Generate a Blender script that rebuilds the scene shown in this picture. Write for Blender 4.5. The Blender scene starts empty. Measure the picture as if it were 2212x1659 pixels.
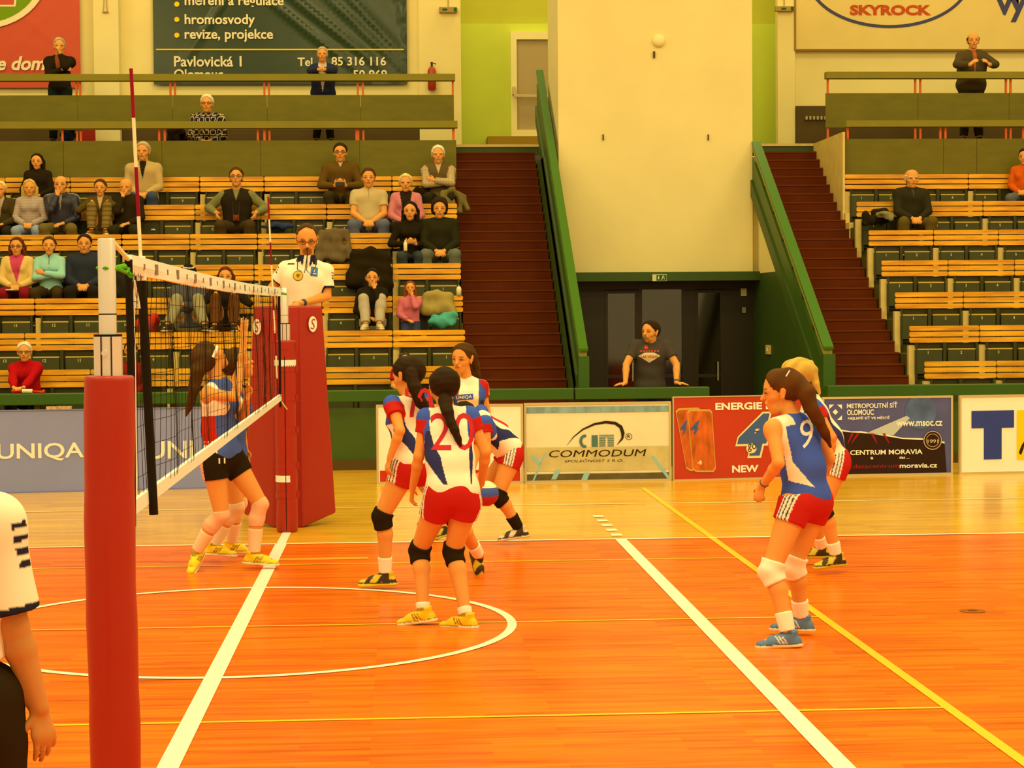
import bpy, bmesh, math, random
import numpy as np
from mathutils import Vector
from mathutils.bvhtree import BVHTree
random.seed(7)
SC = bpy.context.scene
COL = SC.collection
# ------------------------------------------------------------------ camera
W_PX, H_PX = 2212, 1659
CAM = np.array([1.0504, -12.5927, 2.0323]); YAW, PITCH, ROLL, FPX = 0.0581951, 0.0375416, -0.0077608, 4188.3
FX = np.array([math.sin(YAW)*math.cos(PITCH), math.cos(YAW)*math.cos(PITCH), -math.sin(PITCH)])
_r = np.array([math.cos(YAW), -math.sin(YAW), 0.0]); _u = np.cross(_r, FX)
RX = math.cos(ROLL)*_r + math.sin(ROLL)*_u
UX = -math.sin(ROLL)*_r + math.cos(ROLL)*_u
cam_d = bpy.data.cameras.new('camera'); cam = bpy.data.objects.new('camera', cam_d); COL.objects.link(cam)
from mathutils import Matrix
_m = Matrix(((RX[0], UX[0], -FX[0], CAM[0]), (RX[1], UX[1], -FX[1], CAM[1]), (RX[2], UX[2], -FX[2], CAM[2]), (0, 0, 0, 1)))
cam.matrix_world = _m
cam_d.sensor_fit = 'HORIZONTAL'; cam_d.sensor_width = 36.0; cam_d.lens = 36.0*FPX/W_PX
cam_d.clip_start = 0.1; cam_d.clip_end = 200
SC.camera = cam
# ------------------------------------------------------------------ world, lights, exposure
SC.view_settings.view_transform = 'Standard'; SC.view_settings.look = 'None'
SC.view_settings.gamma = 1.0; SC.view_settings.use_curve_mapping = False
SC.view_settings.exposure = 0.0
WARM = (1.0, 0.73, 0.29)
wd = bpy.data.worlds.new('hall_world'); SC.world = wd; wd.use_nodes = True
bg = wd.node_tree.nodes['Background']; bg.inputs[1].default_value = 1.0
_wn = wd.node_tree.nodes; _wl = wd.node_tree.links.new      # the hall's own glow: brighter toward the ceiling than toward the far stands
_tc = _wn.new('ShaderNodeTexCoord'); _sp = _wn.new('ShaderNodeSeparateXYZ'); _rp = _wn.new('ShaderNodeValToRGB')
_wl(_tc.outputs['Generated'], _sp.inputs[0]); _wl(_sp.outputs['Z'], _rp.inputs[0]); _wl(_rp.outputs[0], bg.inputs[0])
_rp.color_ramp.elements[0].position = 0.0; _rp.color_ramp.elements[1].position = 0.8
_rp.color_ramp.elements[0].color = (*[c*0.62 for c in WARM], 1); _rp.color_ramp.elements[1].color = (*[c*0.98 for c in WARM], 1)
def area_light(x, y, z, sx, sy, watts, tilt=(0, 0, 0)):
    l = bpy.data.lights.new('hall_or_fill_lamp', 'AREA'); l.shape = 'RECTANGLE'; l.size = sx; l.size_y = sy
    l.energy = watts; l.color = WARM
    o = bpy.data.objects.new('hall_or_fill_lamp', l); o.location = (x, y, z); o.rotation_euler = tilt; COL.objects.link(o)
for _x in (-7, 0, 7, 14):
    area_light(_x, -9, 10.5, 3.5, 1.2, 460, (math.radians(12), 0, 0))
    area_light(_x, 0, 10.5, 3.5, 1.2, 275, (math.radians(14), 0, 0))
    area_light(_x, 8.5, 11.5, 3.5, 1.2, 270, (math.radians(18), 0, 0))
for _x in (-7, -1, 11): area_light(_x, 17.5, 11.0, 2.5, 1.0, 110, (math.radians(25), 0, 0))  # unseen fill lights added to lift the back walls on both sides
for _x in (2.9, 7.6): area_light(_x, 21.6, 9.6, 0.8, 0.8, 42)  # unseen lights added over the landing to brighten the niche
# ------------------------------------------------------------------ pixel helpers (positions measured on the photograph at known depths)
def ray(x, y): return FX + RX*(x-W_PX/2)/FPX + UX*(H_PX/2-y)/FPX
def onY(x, y, Y): d = ray(x, y); return CAM + d*(Y-CAM[1])/d[1]
def onZ(x, y, Z): d = ray(x, y); return CAM + d*(Z-CAM[2])/d[2]
def onX(x, y, X): d = ray(x, y); return CAM + d*(X-CAM[0])/d[0]
def V3(*a): return np.array(a, float)
def unit(v): v = np.asarray(v, float); return v/max(1e-9, np.linalg.norm(v))
# ------------------------------------------------------------------ colours
LW = np.array([1.05, 0.78, 0.31])
def lin(c):
    c = np.asarray(c, float)/255.0
    return np.where(c <= 0.04045, c/12.92, ((c+0.055)/1.055)**2.4)
def O(r, g, b):
    """reflectance of a surface that reads (r,g,b) in the warm hall light"""
    return tuple(float(x) for x in np.clip(lin((r, g, b))/LW, 0.004, 0.92))
# ------------------------------------------------------------------ materials
MATS = {}
def mat(name, col, rough=0.6, spec=0.08, noise=0.0, nscale=3.0, stretch=(1, 1, 1), metal=0.0, bump=0.0, coat=0.0, bscale=None):
    if name in MATS: return MATS[name]
    m = bpy.data.materials.new(name); m.use_nodes = True; nt = m.node_tree; b = nt.nodes['Principled BSDF']
    b.inputs['Base Color'].default_value = (*col, 1); b.inputs['Roughness'].default_value = rough
    b.inputs['Specular IOR Level'].default_value = spec; b.inputs['Metallic'].default_value = metal
    b.inputs['Coat Weight'].default_value = coat; b.inputs['Coat Roughness'].default_value = 0.1
    if noise > 0 or bump > 0:
        tc = nt.nodes.new('ShaderNodeTexCoord'); mp = nt.nodes.new('ShaderNodeMapping'); mp.inputs['Scale'].default_value = stretch
        nz = nt.nodes.new('ShaderNodeTexNoise'); nz.inputs['Scale'].default_value = nscale; nz.inputs['Detail'].default_value = 5
        nt.links.new(tc.outputs['Object'], mp.inputs[0]); nt.links.new(mp.outputs[0], nz.inputs['Vector'])
        if noise > 0:
            rp = nt.nodes.new('ShaderNodeValToRGB'); rp.color_ramp.elements[0].position = 0.3; rp.color_ramp.elements[1].position = 0.7
            rp.color_ramp.elements[0].color = (*[max(0, c*(1-noise)) for c in col], 1)
            rp.color_ramp.elements[1].color = (*[min(1, c*(1+noise)) for c in col], 1)
            nt.links.new(nz.outputs['Fac'], rp.inputs[0]); nt.links.new(rp.outputs[0], b.inputs['Base Color'])
        if bump > 0:
            n2 = nt.nodes.new('ShaderNodeTexNoise'); n2.inputs['Scale'].default_value = bscale or nscale*2; n2.inputs['Detail'].default_value = 3
            nt.links.new(mp.outputs[0], n2.inputs['Vector'])
            bp = nt.nodes.new('ShaderNodeBump'); bp.inputs['Strength'].default_value = bump; bp.inputs['Distance'].default_value = 0.05
            nt.links.new(n2.outputs['Fac'], bp.inputs['Height']); nt.links.new(bp.outputs[0], b.inputs['Normal'])
    MATS[name] = m; return m
def attr_mat(name, rough=0.8, spec=0.2, sheen=0.0):
    if name in MATS: return MATS[name]
    m = bpy.data.materials.new(name); m.use_nodes = True; nt = m.node_tree; b = nt.nodes['Principled BSDF']
    a = nt.nodes.new('ShaderNodeAttribute'); a.attribute_name = 'Col'
    nt.links.new(a.outputs['Color'], b.inputs['Base Color'])
    b.inputs['Roughness'].default_value = rough; b.inputs['Specular IOR Level'].default_value = spec
    MATS[name] = m; return m
# ------------------------------------------------------------------ object helpers
def tag(o, label, cat, group=None):
    o['label'] = label; o['category'] = cat
    if group: o['group'] = group
    return o
def thing(name, label, cat, loc=(0, 0, 0), group=None):
    o = bpy.data.objects.new(name, None); o.empty_display_size = 0.2; COL.objects.link(o); o.location = tuple(float(v) for v in loc)
    return tag(o, label, cat, group)
def world_loc(o):
    p = np.zeros(3)
    while o is not None: p = p + np.array(o.location); o = o.parent
    return p
def link_mesh(name, me, parent=None, loc=None):
    o = bpy.data.objects.new(name, me); COL.objects.link(o)
    if parent is not None: o.parent = parent
    if loc is not None: o.location = tuple(float(v) for v in loc)
    return o
def copy_tree(o, parent=None):
    c = o.copy(); COL.objects.link(c); c.parent = parent
    for ch in list(o.children): copy_tree(ch, c)
    return c
_txt = {}
def text_geo(s, bold=0.0, shear=0.0, spacing=1.0):
    key = (s, bold, shear, spacing)
    if key in _txt: return _txt[key]
    cu = bpy.data.curves.new('lettering', 'FONT'); cu.body = s; cu.size = 1.0; cu.offset = bold; cu.shear = shear; cu.space_character = spacing
    cu.resolution_u = 3
    o = bpy.data.objects.new('lettering', cu); COL.objects.link(o)
    bpy.context.view_layer.update(); dg = bpy.context.evaluated_depsgraph_get()
    me = bpy.data.meshes.new_from_object(o.evaluated_get(dg))
    v = np.array([p.co[:] for p in me.vertices]) if len(me.vertices) else np.zeros((0, 3))
    f = [tuple(p.vertices) for p in me.polygons]
    bpy.data.objects.remove(o); bpy.data.curves.remove(cu); bpy.data.meshes.remove(me)
    if len(v): v[:, :2] -= v[:, :2].min(0)
    _txt[key] = (v, f); return v, f
class MB:
    """collects shapes (world coordinates) and links them as one mesh"""
    def __init__(s): s.v = []; s.f = []; s.mi = []; s.m = 0; s.marks = []
    def cut(s):
        if s.f and (not s.marks or s.marks[-1] != len(s.f)): s.marks.append(len(s.f))
        return s
    def add(s, vs, fs):
        n = len(s.v); s.v += [tuple(float(c) for c in p) for p in vs]; s.f += [tuple(i+n for i in q) for q in fs]; s.mi += [s.m]*len(fs); return s
    def box(s, x0, x1, y0, y1, z0, z1):
        vs = [(x, y, z) for x in (x0, x1) for y in (y0, y1) for z in (z0, z1)]
        return s.add(vs, [(0, 1, 3, 2), (4, 6, 7, 5), (0, 4, 5, 1), (2, 3, 7, 6), (0, 2, 6, 4), (1, 5, 7, 3)])
    def bar(s, a, b, w, h, up=(0, 0, 1)):
        a = np.array(a, float); b = np.array(b, float); d = unit(b-a); sd = unit(np.cross(d, up)); u = np.cross(sd, d)
        vs = [p+sd*i*w/2+u*j*h/2 for p in (a, b) for i in (-1, 1) for j in (-1, 1)]
        return s.add(vs, [(0, 1, 3, 2), (4, 6, 7, 5), (0, 4, 5, 1), (2, 3, 7, 6), (0, 2, 6, 4), (1, 5, 7, 3)])
    def tube(s, pts, r, n=10, cap=True):
        pts = [np.array(p, float) for p in pts]; rs = r if hasattr(r, '__len__') else [r]*len(pts)
        rings = []; ref = None; base = len(s.v); vs = []; fs = []
        for i, p in enumerate(pts):
            d = unit(pts[min(i+1, len(pts)-1)]-pts[max(i-1, 0)])
            if ref is None: ref = unit(np.cross(d, (0.3, 0.9, 0.31) if abs(d[2]) > 0.5 else (0, 0, 1)))
            ref = unit(ref-d*np.dot(ref, d)); q = np.cross(d, ref)
            for k in range(n): t = 2*math.pi*k/n; vs.append(p+rs[i]*(math.cos(t)*ref+math.sin(t)*q))
        for i in range(len(pts)-1):
            for k in range(n): fs.append((i*n+k, i*n+(k+1) % n, (i+1)*n+(k+1) % n, (i+1)*n+k))
        if cap: fs.append(tuple(range(n-1, -1, -1))); fs.append(tuple(range((len(pts)-1)*n, len(pts)*n)))
        return s.add(vs, fs)
    def prism(s, poly, o, ax, ay, az, depth):
        """poly (2D) in the frame o + ax*x + ay*y, extruded depth along az"""
        o, ax, ay, az = [np.array(t, float) for t in (o, ax, ay, az)]; n = len(poly)
        vs = [o+ax*x+ay*y for x, y in poly]+[o+ax*x+ay*y+az*depth for x, y in poly]
        fs = [tuple(range(n-1, -1, -1)), tuple(range(n, 2*n))]+[(i, (i+1) % n, n+(i+1) % n, n+i) for i in range(n)]
        return s.add(vs, fs)
    def flat(s, poly, o, ax, ay):
        o, ax, ay = [np.array(t, float) for t in (o, ax, ay)]
        return s.add([o+ax*x+ay*y for x, y in poly], [tuple(range(len(poly)))])
    def text(s, txt, o, ax, ay, height=None, width=None, bold=0.0, shear=0.0, spacing=1.0, anchor='l', cap=None, vcentre=False):
        v, f = text_geo(txt, bold, shear, spacing)
        if not len(v): return s
        s.cut(); w0, h0 = v[:, 0].max(), v[:, 1].max()
        sx = sy = None
        if height is not None: sy = height/h0
        if width is not None: sx = width/w0
        if sx is None: sx = sy
        if sy is None: sy = sx
        off = {'l': 0, 'c': -w0*sx/2, 'r': -w0*sx}[anchor]
        o, ax, ay = [np.array(t, float) for t in (o, ax, ay)]
        dv = -h0*sy/2 if vcentre else 0
        return s.add([o+ax*(p[0]*sx+off)+ay*(p[1]*sy+dv) for p in v], f)
    def build(s, name, mats, parent=None, loc=None, smooth=False, kind=None, bevel=0.0):
        if s.marks and len(s.f) > s.marks[-1]:
            bounds = [0]+s.marks+[len(s.f)]; outs = []
            for a, b in zip(bounds[:-1], bounds[1:]):
                m2 = MB(); ids = sorted({i for q in s.f[a:b] for i in q}); mp = {i: k for k, i in enumerate(ids)}
                m2.v = [s.v[i] for i in ids]; m2.f = [tuple(mp[i] for i in q) for q in s.f[a:b]]; m2.mi = s.mi[a:b]
                outs.append(m2.build(name, mats, parent, loc, smooth, kind, bevel))
            return outs[0]
        org = world_loc(parent) if parent is not None else (np.array(loc, float) if loc is not None else np.zeros(3))
        me = bpy.data.meshes.new(name)
        vv = (np.array(s.v)-org) if len(s.v) else np.zeros((0, 3))
        me.from_pydata(vv.tolist(), [], s.f)
        for m in (mats if isinstance(mats, (list, tuple)) else [mats]): me.materials.append(m)
        if any(s.mi): me.polygons.foreach_set('material_index', s.mi)
        bm = bmesh.new(); bm.from_mesh(me); bmesh.ops.recalc_face_normals(bm, faces=bm.faces[:]); bm.to_mesh(me); bm.free()
        if smooth: me.polygons.foreach_set('use_smooth', [True]*len(me.polygons))
        me.update()
        o = link_mesh(name, me, parent, None if parent is not None else org)
        if bevel > 0:
            b = o.modifiers.new('edge', 'BEVEL'); b.width = bevel; b.segments = 2; b.limit_method = 'ANGLE'
        if kind: o['kind'] = kind
        return o
def arc(cx, cy, rx, ry, a0, a1, n=24):
    return [(cx+rx*math.cos(a0+(a1-a0)*i/n), cy+ry*math.sin(a0+(a1-a0)*i/n)) for i in range(n+1)]
def ring2d(cx, cy, rx, ry, w, a0=0, a1=2*math.pi, n=48):
    """list of quads of an elliptic band"""
    q = []
    for i in range(n):
        t0 = a0+(a1-a0)*i/n; t1 = a0+(a1-a0)*(i+1)/n
        q.append([(cx+(rx+k)*math.cos(t), cy+(ry+k)*math.sin(t)) for t, k in ((t0, 0), (t1, 0), (t1, w), (t0, w))])
    return q
# ================================================================== THE HALL
XP, YP, ZP = V3(1, 0, 0), V3(0, 1, 0), V3(0, 0, 1)
# ---- floor
def floor_mat(name, base, rough, dark=0.55, light=1.25):
    m = bpy.data.materials.new(name); m.use_nodes = True; nt = m.node_tree; b = nt.nodes['Principled BSDF']; N = nt.nodes.new; L = nt.links.new
    tc = N('ShaderNodeTexCoord'); br = N('ShaderNodeTexBrick')
    br.inputs['Scale'].default_value = 1.0; br.inputs['Brick Width'].default_value = 0.9; br.inputs['Row Height'].default_value = 0.07
    br.inputs['Mortar Size'].default_value = 0.001; br.inputs['Bias'].default_value = 0.0
    br.inputs['Color1'].default_value = (0.0, 0.0, 0.0, 1); br.inputs['Color2'].default_value = (1, 1, 1, 1); br.inputs['Mortar'].default_value = (0.25, 0.25, 0.25, 1)
    br.offset = 0.37; br.offset_frequency = 3
    L(tc.outputs['Object'], br.inputs['Vector'])
    mp = N('ShaderNodeMapping'); mp.inputs['Scale'].default_value = (0.7, 12, 1); L(tc.outputs['Object'], mp.inputs[0])
    nz = N('ShaderNodeTexNoise'); nz.inputs['Scale'].default_value = 2.2; nz.inputs['Detail'].default_value = 6; L(mp.outputs[0], nz.inputs['Vector'])
    nz2 = N('ShaderNodeTexNoise'); nz2.inputs['Scale'].default_value = 0.9; nz2.inputs['Detail'].default_value = 3; L(tc.outputs['Object'], nz2.inputs['Vector'])
    mx = N('ShaderNodeMath'); mx.operation = 'MULTIPLY_ADD'; L(br.outputs['Color'], mx.inputs[0]); mx.inputs[1].default_value = 0.28; L(nz.outputs['Fac'], mx.inputs[2])
    m2 = N('ShaderNodeMath'); m2.operation = 'MULTIPLY_ADD'; L(nz2.outputs['Fac'], m2.inputs[0]); m2.inputs[1].default_value = 0.35; L(mx.outputs[0], m2.inputs[2])
    rp = N('ShaderNodeValToRGB'); e = rp.color_ramp.elements
    e[0].position = 0.5; e[1].position = 1.15 if False else 1.0
    e[0].color = (base[0]*dark, base[1]*dark*0.85, base[2]*dark, 1); e[1].color = (min(1, base[0]*light), min(1, base[1]*light*1.05), base[2]*light, 1)
    L(m2.outputs[0], rp.inputs[0]); L(rp.outputs[0], b.inputs['Base Color'])
    b.inputs['Roughness'].default_value = rough; b.inputs['Specular IOR Level'].default_value = 0.36 if name[0] == 'y' else 0.09
    return m
M_or = floor_mat('orange_parquet', O(232, 98, 2), 0.24)
M_ye = floor_mat('yellow_parquet', O(226, 156, 22), 0.2, 0.75, 1.15)
fl = MB(); fl.m = 0
fl.add([(-30, -16, 0), (30, -16, 0), (30, 4.5, 0), (-30, 4.5, 0)], [(0, 1, 2, 3)])
fl.m = 1; fl.add([(-30, 4.5, 0), (30, 4.5, 0), (30, 26, 0), (-30, 26, 0)], [(0, 1, 2, 3)])
floor = fl.build('floor', [M_or, M_ye], kind='structure')
M_wl = mat('white_line', O(255, 226, 140), 0.35, 0.4); M_yl = mat('yellow_line', O(255, 178, 10), 0.35, 0.4); M_yl2 = mat('pale_line', O(246, 212, 100), 0.35, 0.4)
def line(x0, x1, y0, y1, m, z=0.003):
    MB().add([(x0, y0, z), (x1, y0, z), (x1, y1, z), (x0, y1, z)], [(0, 1, 2, 3)]).build('court_line', m, floor)
line(-0.05, 0.05, -9, 4.5, M_wl, 0.0045); line(-0.04, 0.04, 4.5, 5.36, M_wl, 0.0045)
line(2.95, 3.05, -9, 4.47, M_wl, 0.0045); line(-14, 14, 4.46, 4.52, M_wl, 0.004)
for i in range(5): line(2.95, 3.05, 4.72+i*0.4, 4.89+i*0.4, M_wl, 0.004)
line(-14, 14, 7.58, 7.63, M_yl2); line(3.79, 3.85, -9, 9.4, M_yl, 0.0035)
for yy, x1 in ((-2.95, 3.8), (0.0, 3.8), (3.07, 3.8)): line(-9, x1, yy-0.018, yy+0.018, M_yl)
line(-3.0, 0.95, 3.3, 3.42, mat('worn_line', O(222, 128, 25), 0.4), 0.0025) if False else None
ln = MB()
for q in ring2d(0, 0, 1.74, 1.74, 0.06, n=96): ln.flat(q, (0, 0, 0.004), XP, YP)
ln.build('court_line', M_wl, floor)
line(-0.02, 0.78, 3.36, 3.5, mat('tape_strip', O(222, 140, 30), 0.4), 0.002)
cp = thing('floor_socket_cover', 'small round dark cover set into the orange floor', 'floor cover', (4.87, 0.13, 0))
MB().tube([(4.87, 0.13, 0), (4.87, 0.13, 0.004)], 0.085, 24).build('brass_ring', mat('brass_dull', O(150, 75, 5), 0.5), cp)
MB().tube([(4.87, 0.13, 0), (4.87, 0.13, 0.006)], 0.03, 16).build('plug', mat('plug_dark', O(105, 50, 5), 0.5), cp)
# ---- walls
M_cream = mat('cream_plaster', O(236, 200, 94), 0.85, 0.2, 0.03, 1.5)
M_cream2 = mat('cream_plaster_grey', O(240, 202, 92), 0.85, 0.2, 0.03, 1.5)
M_lime = mat('lime_paint', O(205, 198, 48), 0.8, 0.2, 0.04, 1.2)
M_lime2 = mat('lime_paint_upper', O(190, 172, 36), 0.8, 0.2, 0.04, 1.2)
M_dgreen = mat('dark_green_paint', O(52, 72, 6), 0.5, 0.4, 0.08, 2)
M_rail = mat('green_rail_paint', O(50, 80, 4), 0.45, 0.4, 0.05, 2)
M_olive = mat('olive_plywood', O(108, 92, 6), 0.6, 0.3, 0.10, 2.5, (1, 1, 3))
M_olive_t = mat('olive_rail', O(132, 112, 12), 0.6, 0.3, 0.06, 2.5)
M_orange = mat('orange_steel', O(222, 88, 12), 0.5, 0.4)
M_brown = mat('dark_wainscot', O(82, 56, 4), 0.6, 0.3, 0.1, 2)
M_conc = mat('cream_concrete', O(222, 178, 72), 0.85, 0.2, 0.08, 6)
M_step = mat('brown_tread', O(96, 36, 2), 0.7, 0.08, 0.10, 4, (1, 1, 1))
M_nose = mat('tread_nosing', O(110, 46, 3), 0.7, 0.1)
YW = 22.0
b = MB(); b.box(-12, 2.2, YW, YW+0.3, 0, 9.5); b.box(8.2, 16, YW, YW+0.3, 0, 9.5)
b.box(1.95, 2.2, YW+0.3, 23.4, 4.0, 9.5); b.box(8.2, 8.45, YW+0.3, 23.4, 4.0, 9.5)
b.build('wall_back', M_cream2, kind='structure')
x0, x1 = onY(204, 100, 21.8)[0], onY(258, 100, 21.8)[0]
MB().box(x0, x1, 21.72, YW, 4.84, 9.5).build('wall_pilaster', M_cream, kind='structure')
x0 = onY(905, 100, 21.9)[0]
MB().box(x0, 2.2, 21.9, YW, 4.84, 9.5).build('wall_pilaster', M_cream2, kind='structure')
x1 = onY(1718, 200, 21.9)[0]
MB().box(7.86, x1, 21.9, 22.1, 4.84, 9.5).build('wall_pilaster', M_cream2, kind='structure')
b = MB(); b.box(2.2, 8.2, 23.25, 23.5, 4.0, 7.32); b.m = 1; b.box(2.2, 8.2, 23.4, 23.6, 7.32, 9.5)
b.build('wall_niche', [M_lime, M_lime2], kind='structure')
# landing
b = MB(); b.box(1.97, 8.17, 20.2, 23.4, 4.66, 4.84); b.build('floor_landing', M_dgreen, kind='structure')
MB().box(1.97, 8.17, 20.17, 20.2, 4.80, 4.845).build('trim_landing', M_conc, kind='structure')
MB().box(onY(1052, 300, 22.9)[0], onY(1200, 300, 22.9)[0], 22.6, 23.25, 4.84, 5.2).build('floor_threshold', mat('threshold_wood', O(168, 118, 20), 0.6), kind='structure')
# balcony floors behind the stands
MB().box(-12, 1.97, 18.13, 22, 4.0, 4.18).box(-12, 1.97, 19.4, 22, 4.18, 4.84).build('floor_gallery', M_brown, kind='structure')
MB().box(8.17, 16, 18.13, 22, 4.0, 4.18).box(8.17, 16, 19.4, 22, 4.18, 4.84).build('floor_gallery', M_brown, kind='structure')
wz = 5.66
b = MB(); b.box(-12, onY(208, 280, 21.95)[0], 21.93, YW, 4.84, wz); b.box(onY(262, 280, 21.95)[0], onY(945, 280, 21.95)[0], 21.93, YW, 4.84, wz)
b.box(onY(1718, 280, 21.95)[0], 16, 21.86, YW, 4.84, wz); b.build('wall_wainscot', M_brown, kind='structure')
hk = MB()
for i in range(6): p = onY(1742+i*8, 255, 21.83); hk.box(p[0]-0.015, p[0]+0.015, 21.8, 21.86, p[2]-0.03, p[2]+0.03)
t = thing('coat_rack', 'row of small pale coat hooks on the dark wainscot by the brown stairs', 'coat rack', onY(1760, 256, 21.84))
hk.build('hook', mat('hook_white', O(190, 160, 80), 0.4), t)
# door in the niche
def box_px(mb, xa, ya, xb, yb, Y, d):
    p = onY(xa, ya, Y); q = onY(xb, yb, Y); mb.box(p[0], q[0], Y-d, Y, q[2], p[2]); return mb
M_wfr = mat('white_door_frame', O(243, 208, 100), 0.5, 0.4); M_fro = mat('frosted_pane', O(178, 140, 66), 0.35, 0.4, 0.03, 2)
dx0, dx1 = onY(1103, 180, 23.2)[0], onY(1103, 180, 23.2)[0]+1.05
dz1, dz0 = onY(1103, 70, 23.2)[2], onY(1103, 298, 23.2)[2]
d = MB(); w = 0.11
d.box(dx0, dx0+w, 23.1, 23.25, dz0, dz1).box(dx1-w, dx1, 23.1, 23.25, dz0, dz1).box(dx0+w, dx1-w, 23.1, 23.25, dz1-0.14, dz1).box(dx0+w, dx1-w, 23.1, 23.25, dz0, dz0+0.14)
door = d.build('door_1', M_wfr, loc=(dx0, 23.2, dz0), kind='structure')
MB().box(dx0+w, dx1-w, 23.16, 23.2, dz0+0.14, dz1-0.14).build('pane', M_fro, door)
MB().box(dx0+0.02, dx0+0.08, 23.0, 23.1, 6.0, 6.14).bar((dx0+0.05, 23.02, 5.98), (dx1, 23.02, 5.96), 0.05, 0.05).build('push_bar', mat('bar_metal', O(205, 165, 80), 0.35, 0.5), door)
# ---- central block over the entrance
CX0, CX1, CY = 3.58, 6.645, 17.8
MB().box(CX0, CX1, CY, 19.8, 2.62, 9.5).build('wall_tower', M_cream, kind='structure')
MB().box(3.42, 6.74, 17.7, 18.0, 2.49, 2.63).build('trim_lintel', M_dgreen, kind='structure')
# corridor below the stairs
def hr(Y): return 1.56+0.6115*(Y-12.7)
def side_wall(x0, x1, nm, m_top):
    b = MB(); k = 0.5
    b.prism([(12.9, 0), (18.4, 0), (18.4, 2.6), (14.4+k*1.635, 2.6), (12.9, hr(12.9)-k)], (x0, 0, 0), YP, ZP, XP, x1-x0)
    b.m = 1; b.prism([(14.4+k*1.635, 2.6), (20.1, 2.6), (20.1, hr(18.3)-k), (18.3, hr(18.3)-k)], (x0, 0, 0), YP, ZP, XP, x1-x0)
    return b.build(nm, [M_dgreen, m_top], kind='structure')
side_wall(3.38, 3.42, 'wall_corridor_left', M_dgreen); side_wall(6.74, 6.80, 'wall_corridor_right', M_cream2)
MB().box(6.645, 6.74, 17.95, 19.8, 2.6, 4.15).build('wall_tower_return', M_cream2, kind='structure')
MB().box(3.42, 6.74, 20.9, 21.0, 0, 2.6).build('wall_lobby', mat('lobby_wall', O(120, 48, 8), 0.6), kind='structure')
MB().box(3.36, 6.8, 18.0, 21, 2.6, 2.7).build('ceiling_lobby', M_dgreen, kind='structure')
MB().box(3.36, 3.42, 18.3, 21, 0, 2.6).box(6.74, 6.8, 18.3, 21, 0, 2.6).build('wall_lobby_side', M_dgreen, kind='structure')
M_blk = mat('black_door_frame', O(38, 27, 3), 0.4, 0.4)
M_glass = bpy.data.materials.new('door_glass'); M_glass.use_nodes = True
nt = M_glass.node_tree; nt.nodes.remove(nt.nodes['Principled BSDF'])
g1 = nt.nodes.new('ShaderNodeBsdfGlossy'); g1.inputs['Roughness'].default_value = 0.08; g1.inputs['Color'].default_value = (0.9, 0.9, 0.9, 1)
g2 = nt.nodes.new('ShaderNodeBsdfTransparent'); g2.inputs['Color'].default_value = (0.75, 0.75, 0.72, 1)
mxn = nt.nodes.new('ShaderNodeMixShader'); mxn.inputs[0].default_value = 0.10
nt.links.new(g2.outputs[0], mxn.inputs[1]); nt.links.new(g1.outputs[0], mxn.inputs[2]); nt.links.new(mxn.outputs[0], nt.nodes['Material Output'].inputs[0])
DY = 18.3
def door_leaf(nm, xa, xb, z1, fw=0.1):
    b = MB(); b.box(xa-fw, xa, DY-0.06, DY, 0, z1+fw).box(xb, xb+fw, DY-0.06, DY, 0, z1+fw).box(xa, xb, DY-0.06, DY, z1, z1+fw).box(xa, xb, DY-0.06, DY, 0, 0.12).box(xa, xb, DY-0.05, DY, 0.95, 1.0)
    o = b.build(nm, M_blk, loc=((xa+xb)/2, DY, 0), kind='structure')
    MB().box(xa, xb, DY-0.035, DY-0.025, 0.12, z1).build('pane', M_glass, o)
    MB().tube([(xb-0.05, DY-0.1, 0.9), (xb-0.05, DY-0.1, 1.2)], 0.015, 8).build('door_handle', mat('chrome', O(220, 190, 120), 0.2, 0.5, metal=0.6), o)
xs = [onY(x, 640, DY)[0] for x in (1312, 1371, 1386, 1472, 1507, 1555)]
door_leaf('door_2', xs[0], xs[1], 2.3, 0.05); door_leaf('door_3', xs[2], xs[3], 2.4, 0.06); door_leaf('door_4', xs[4], xs[5], 2.3, 0.05)
b = MB(); b.box(3.42, xs[0]-0.05, DY-0.05, DY+0.02, 0, 2.55).box(xs[5]+0.05, 6.74, DY-0.05, DY+0.02, 0, 2.55).box(xs[3]+0.06, xs[4]-0.05, DY-0.05, DY+0.02, 0, 2.55).box(xs[1]+0.05, xs[2]-0.06, DY-0.05, DY+0.02, 0, 2.55)
b.box(3.42, 6.74, DY-0.04, DY+0.02, 2.36, 2.6); b.build('wall_entrance', M_blk, kind='structure')
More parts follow.
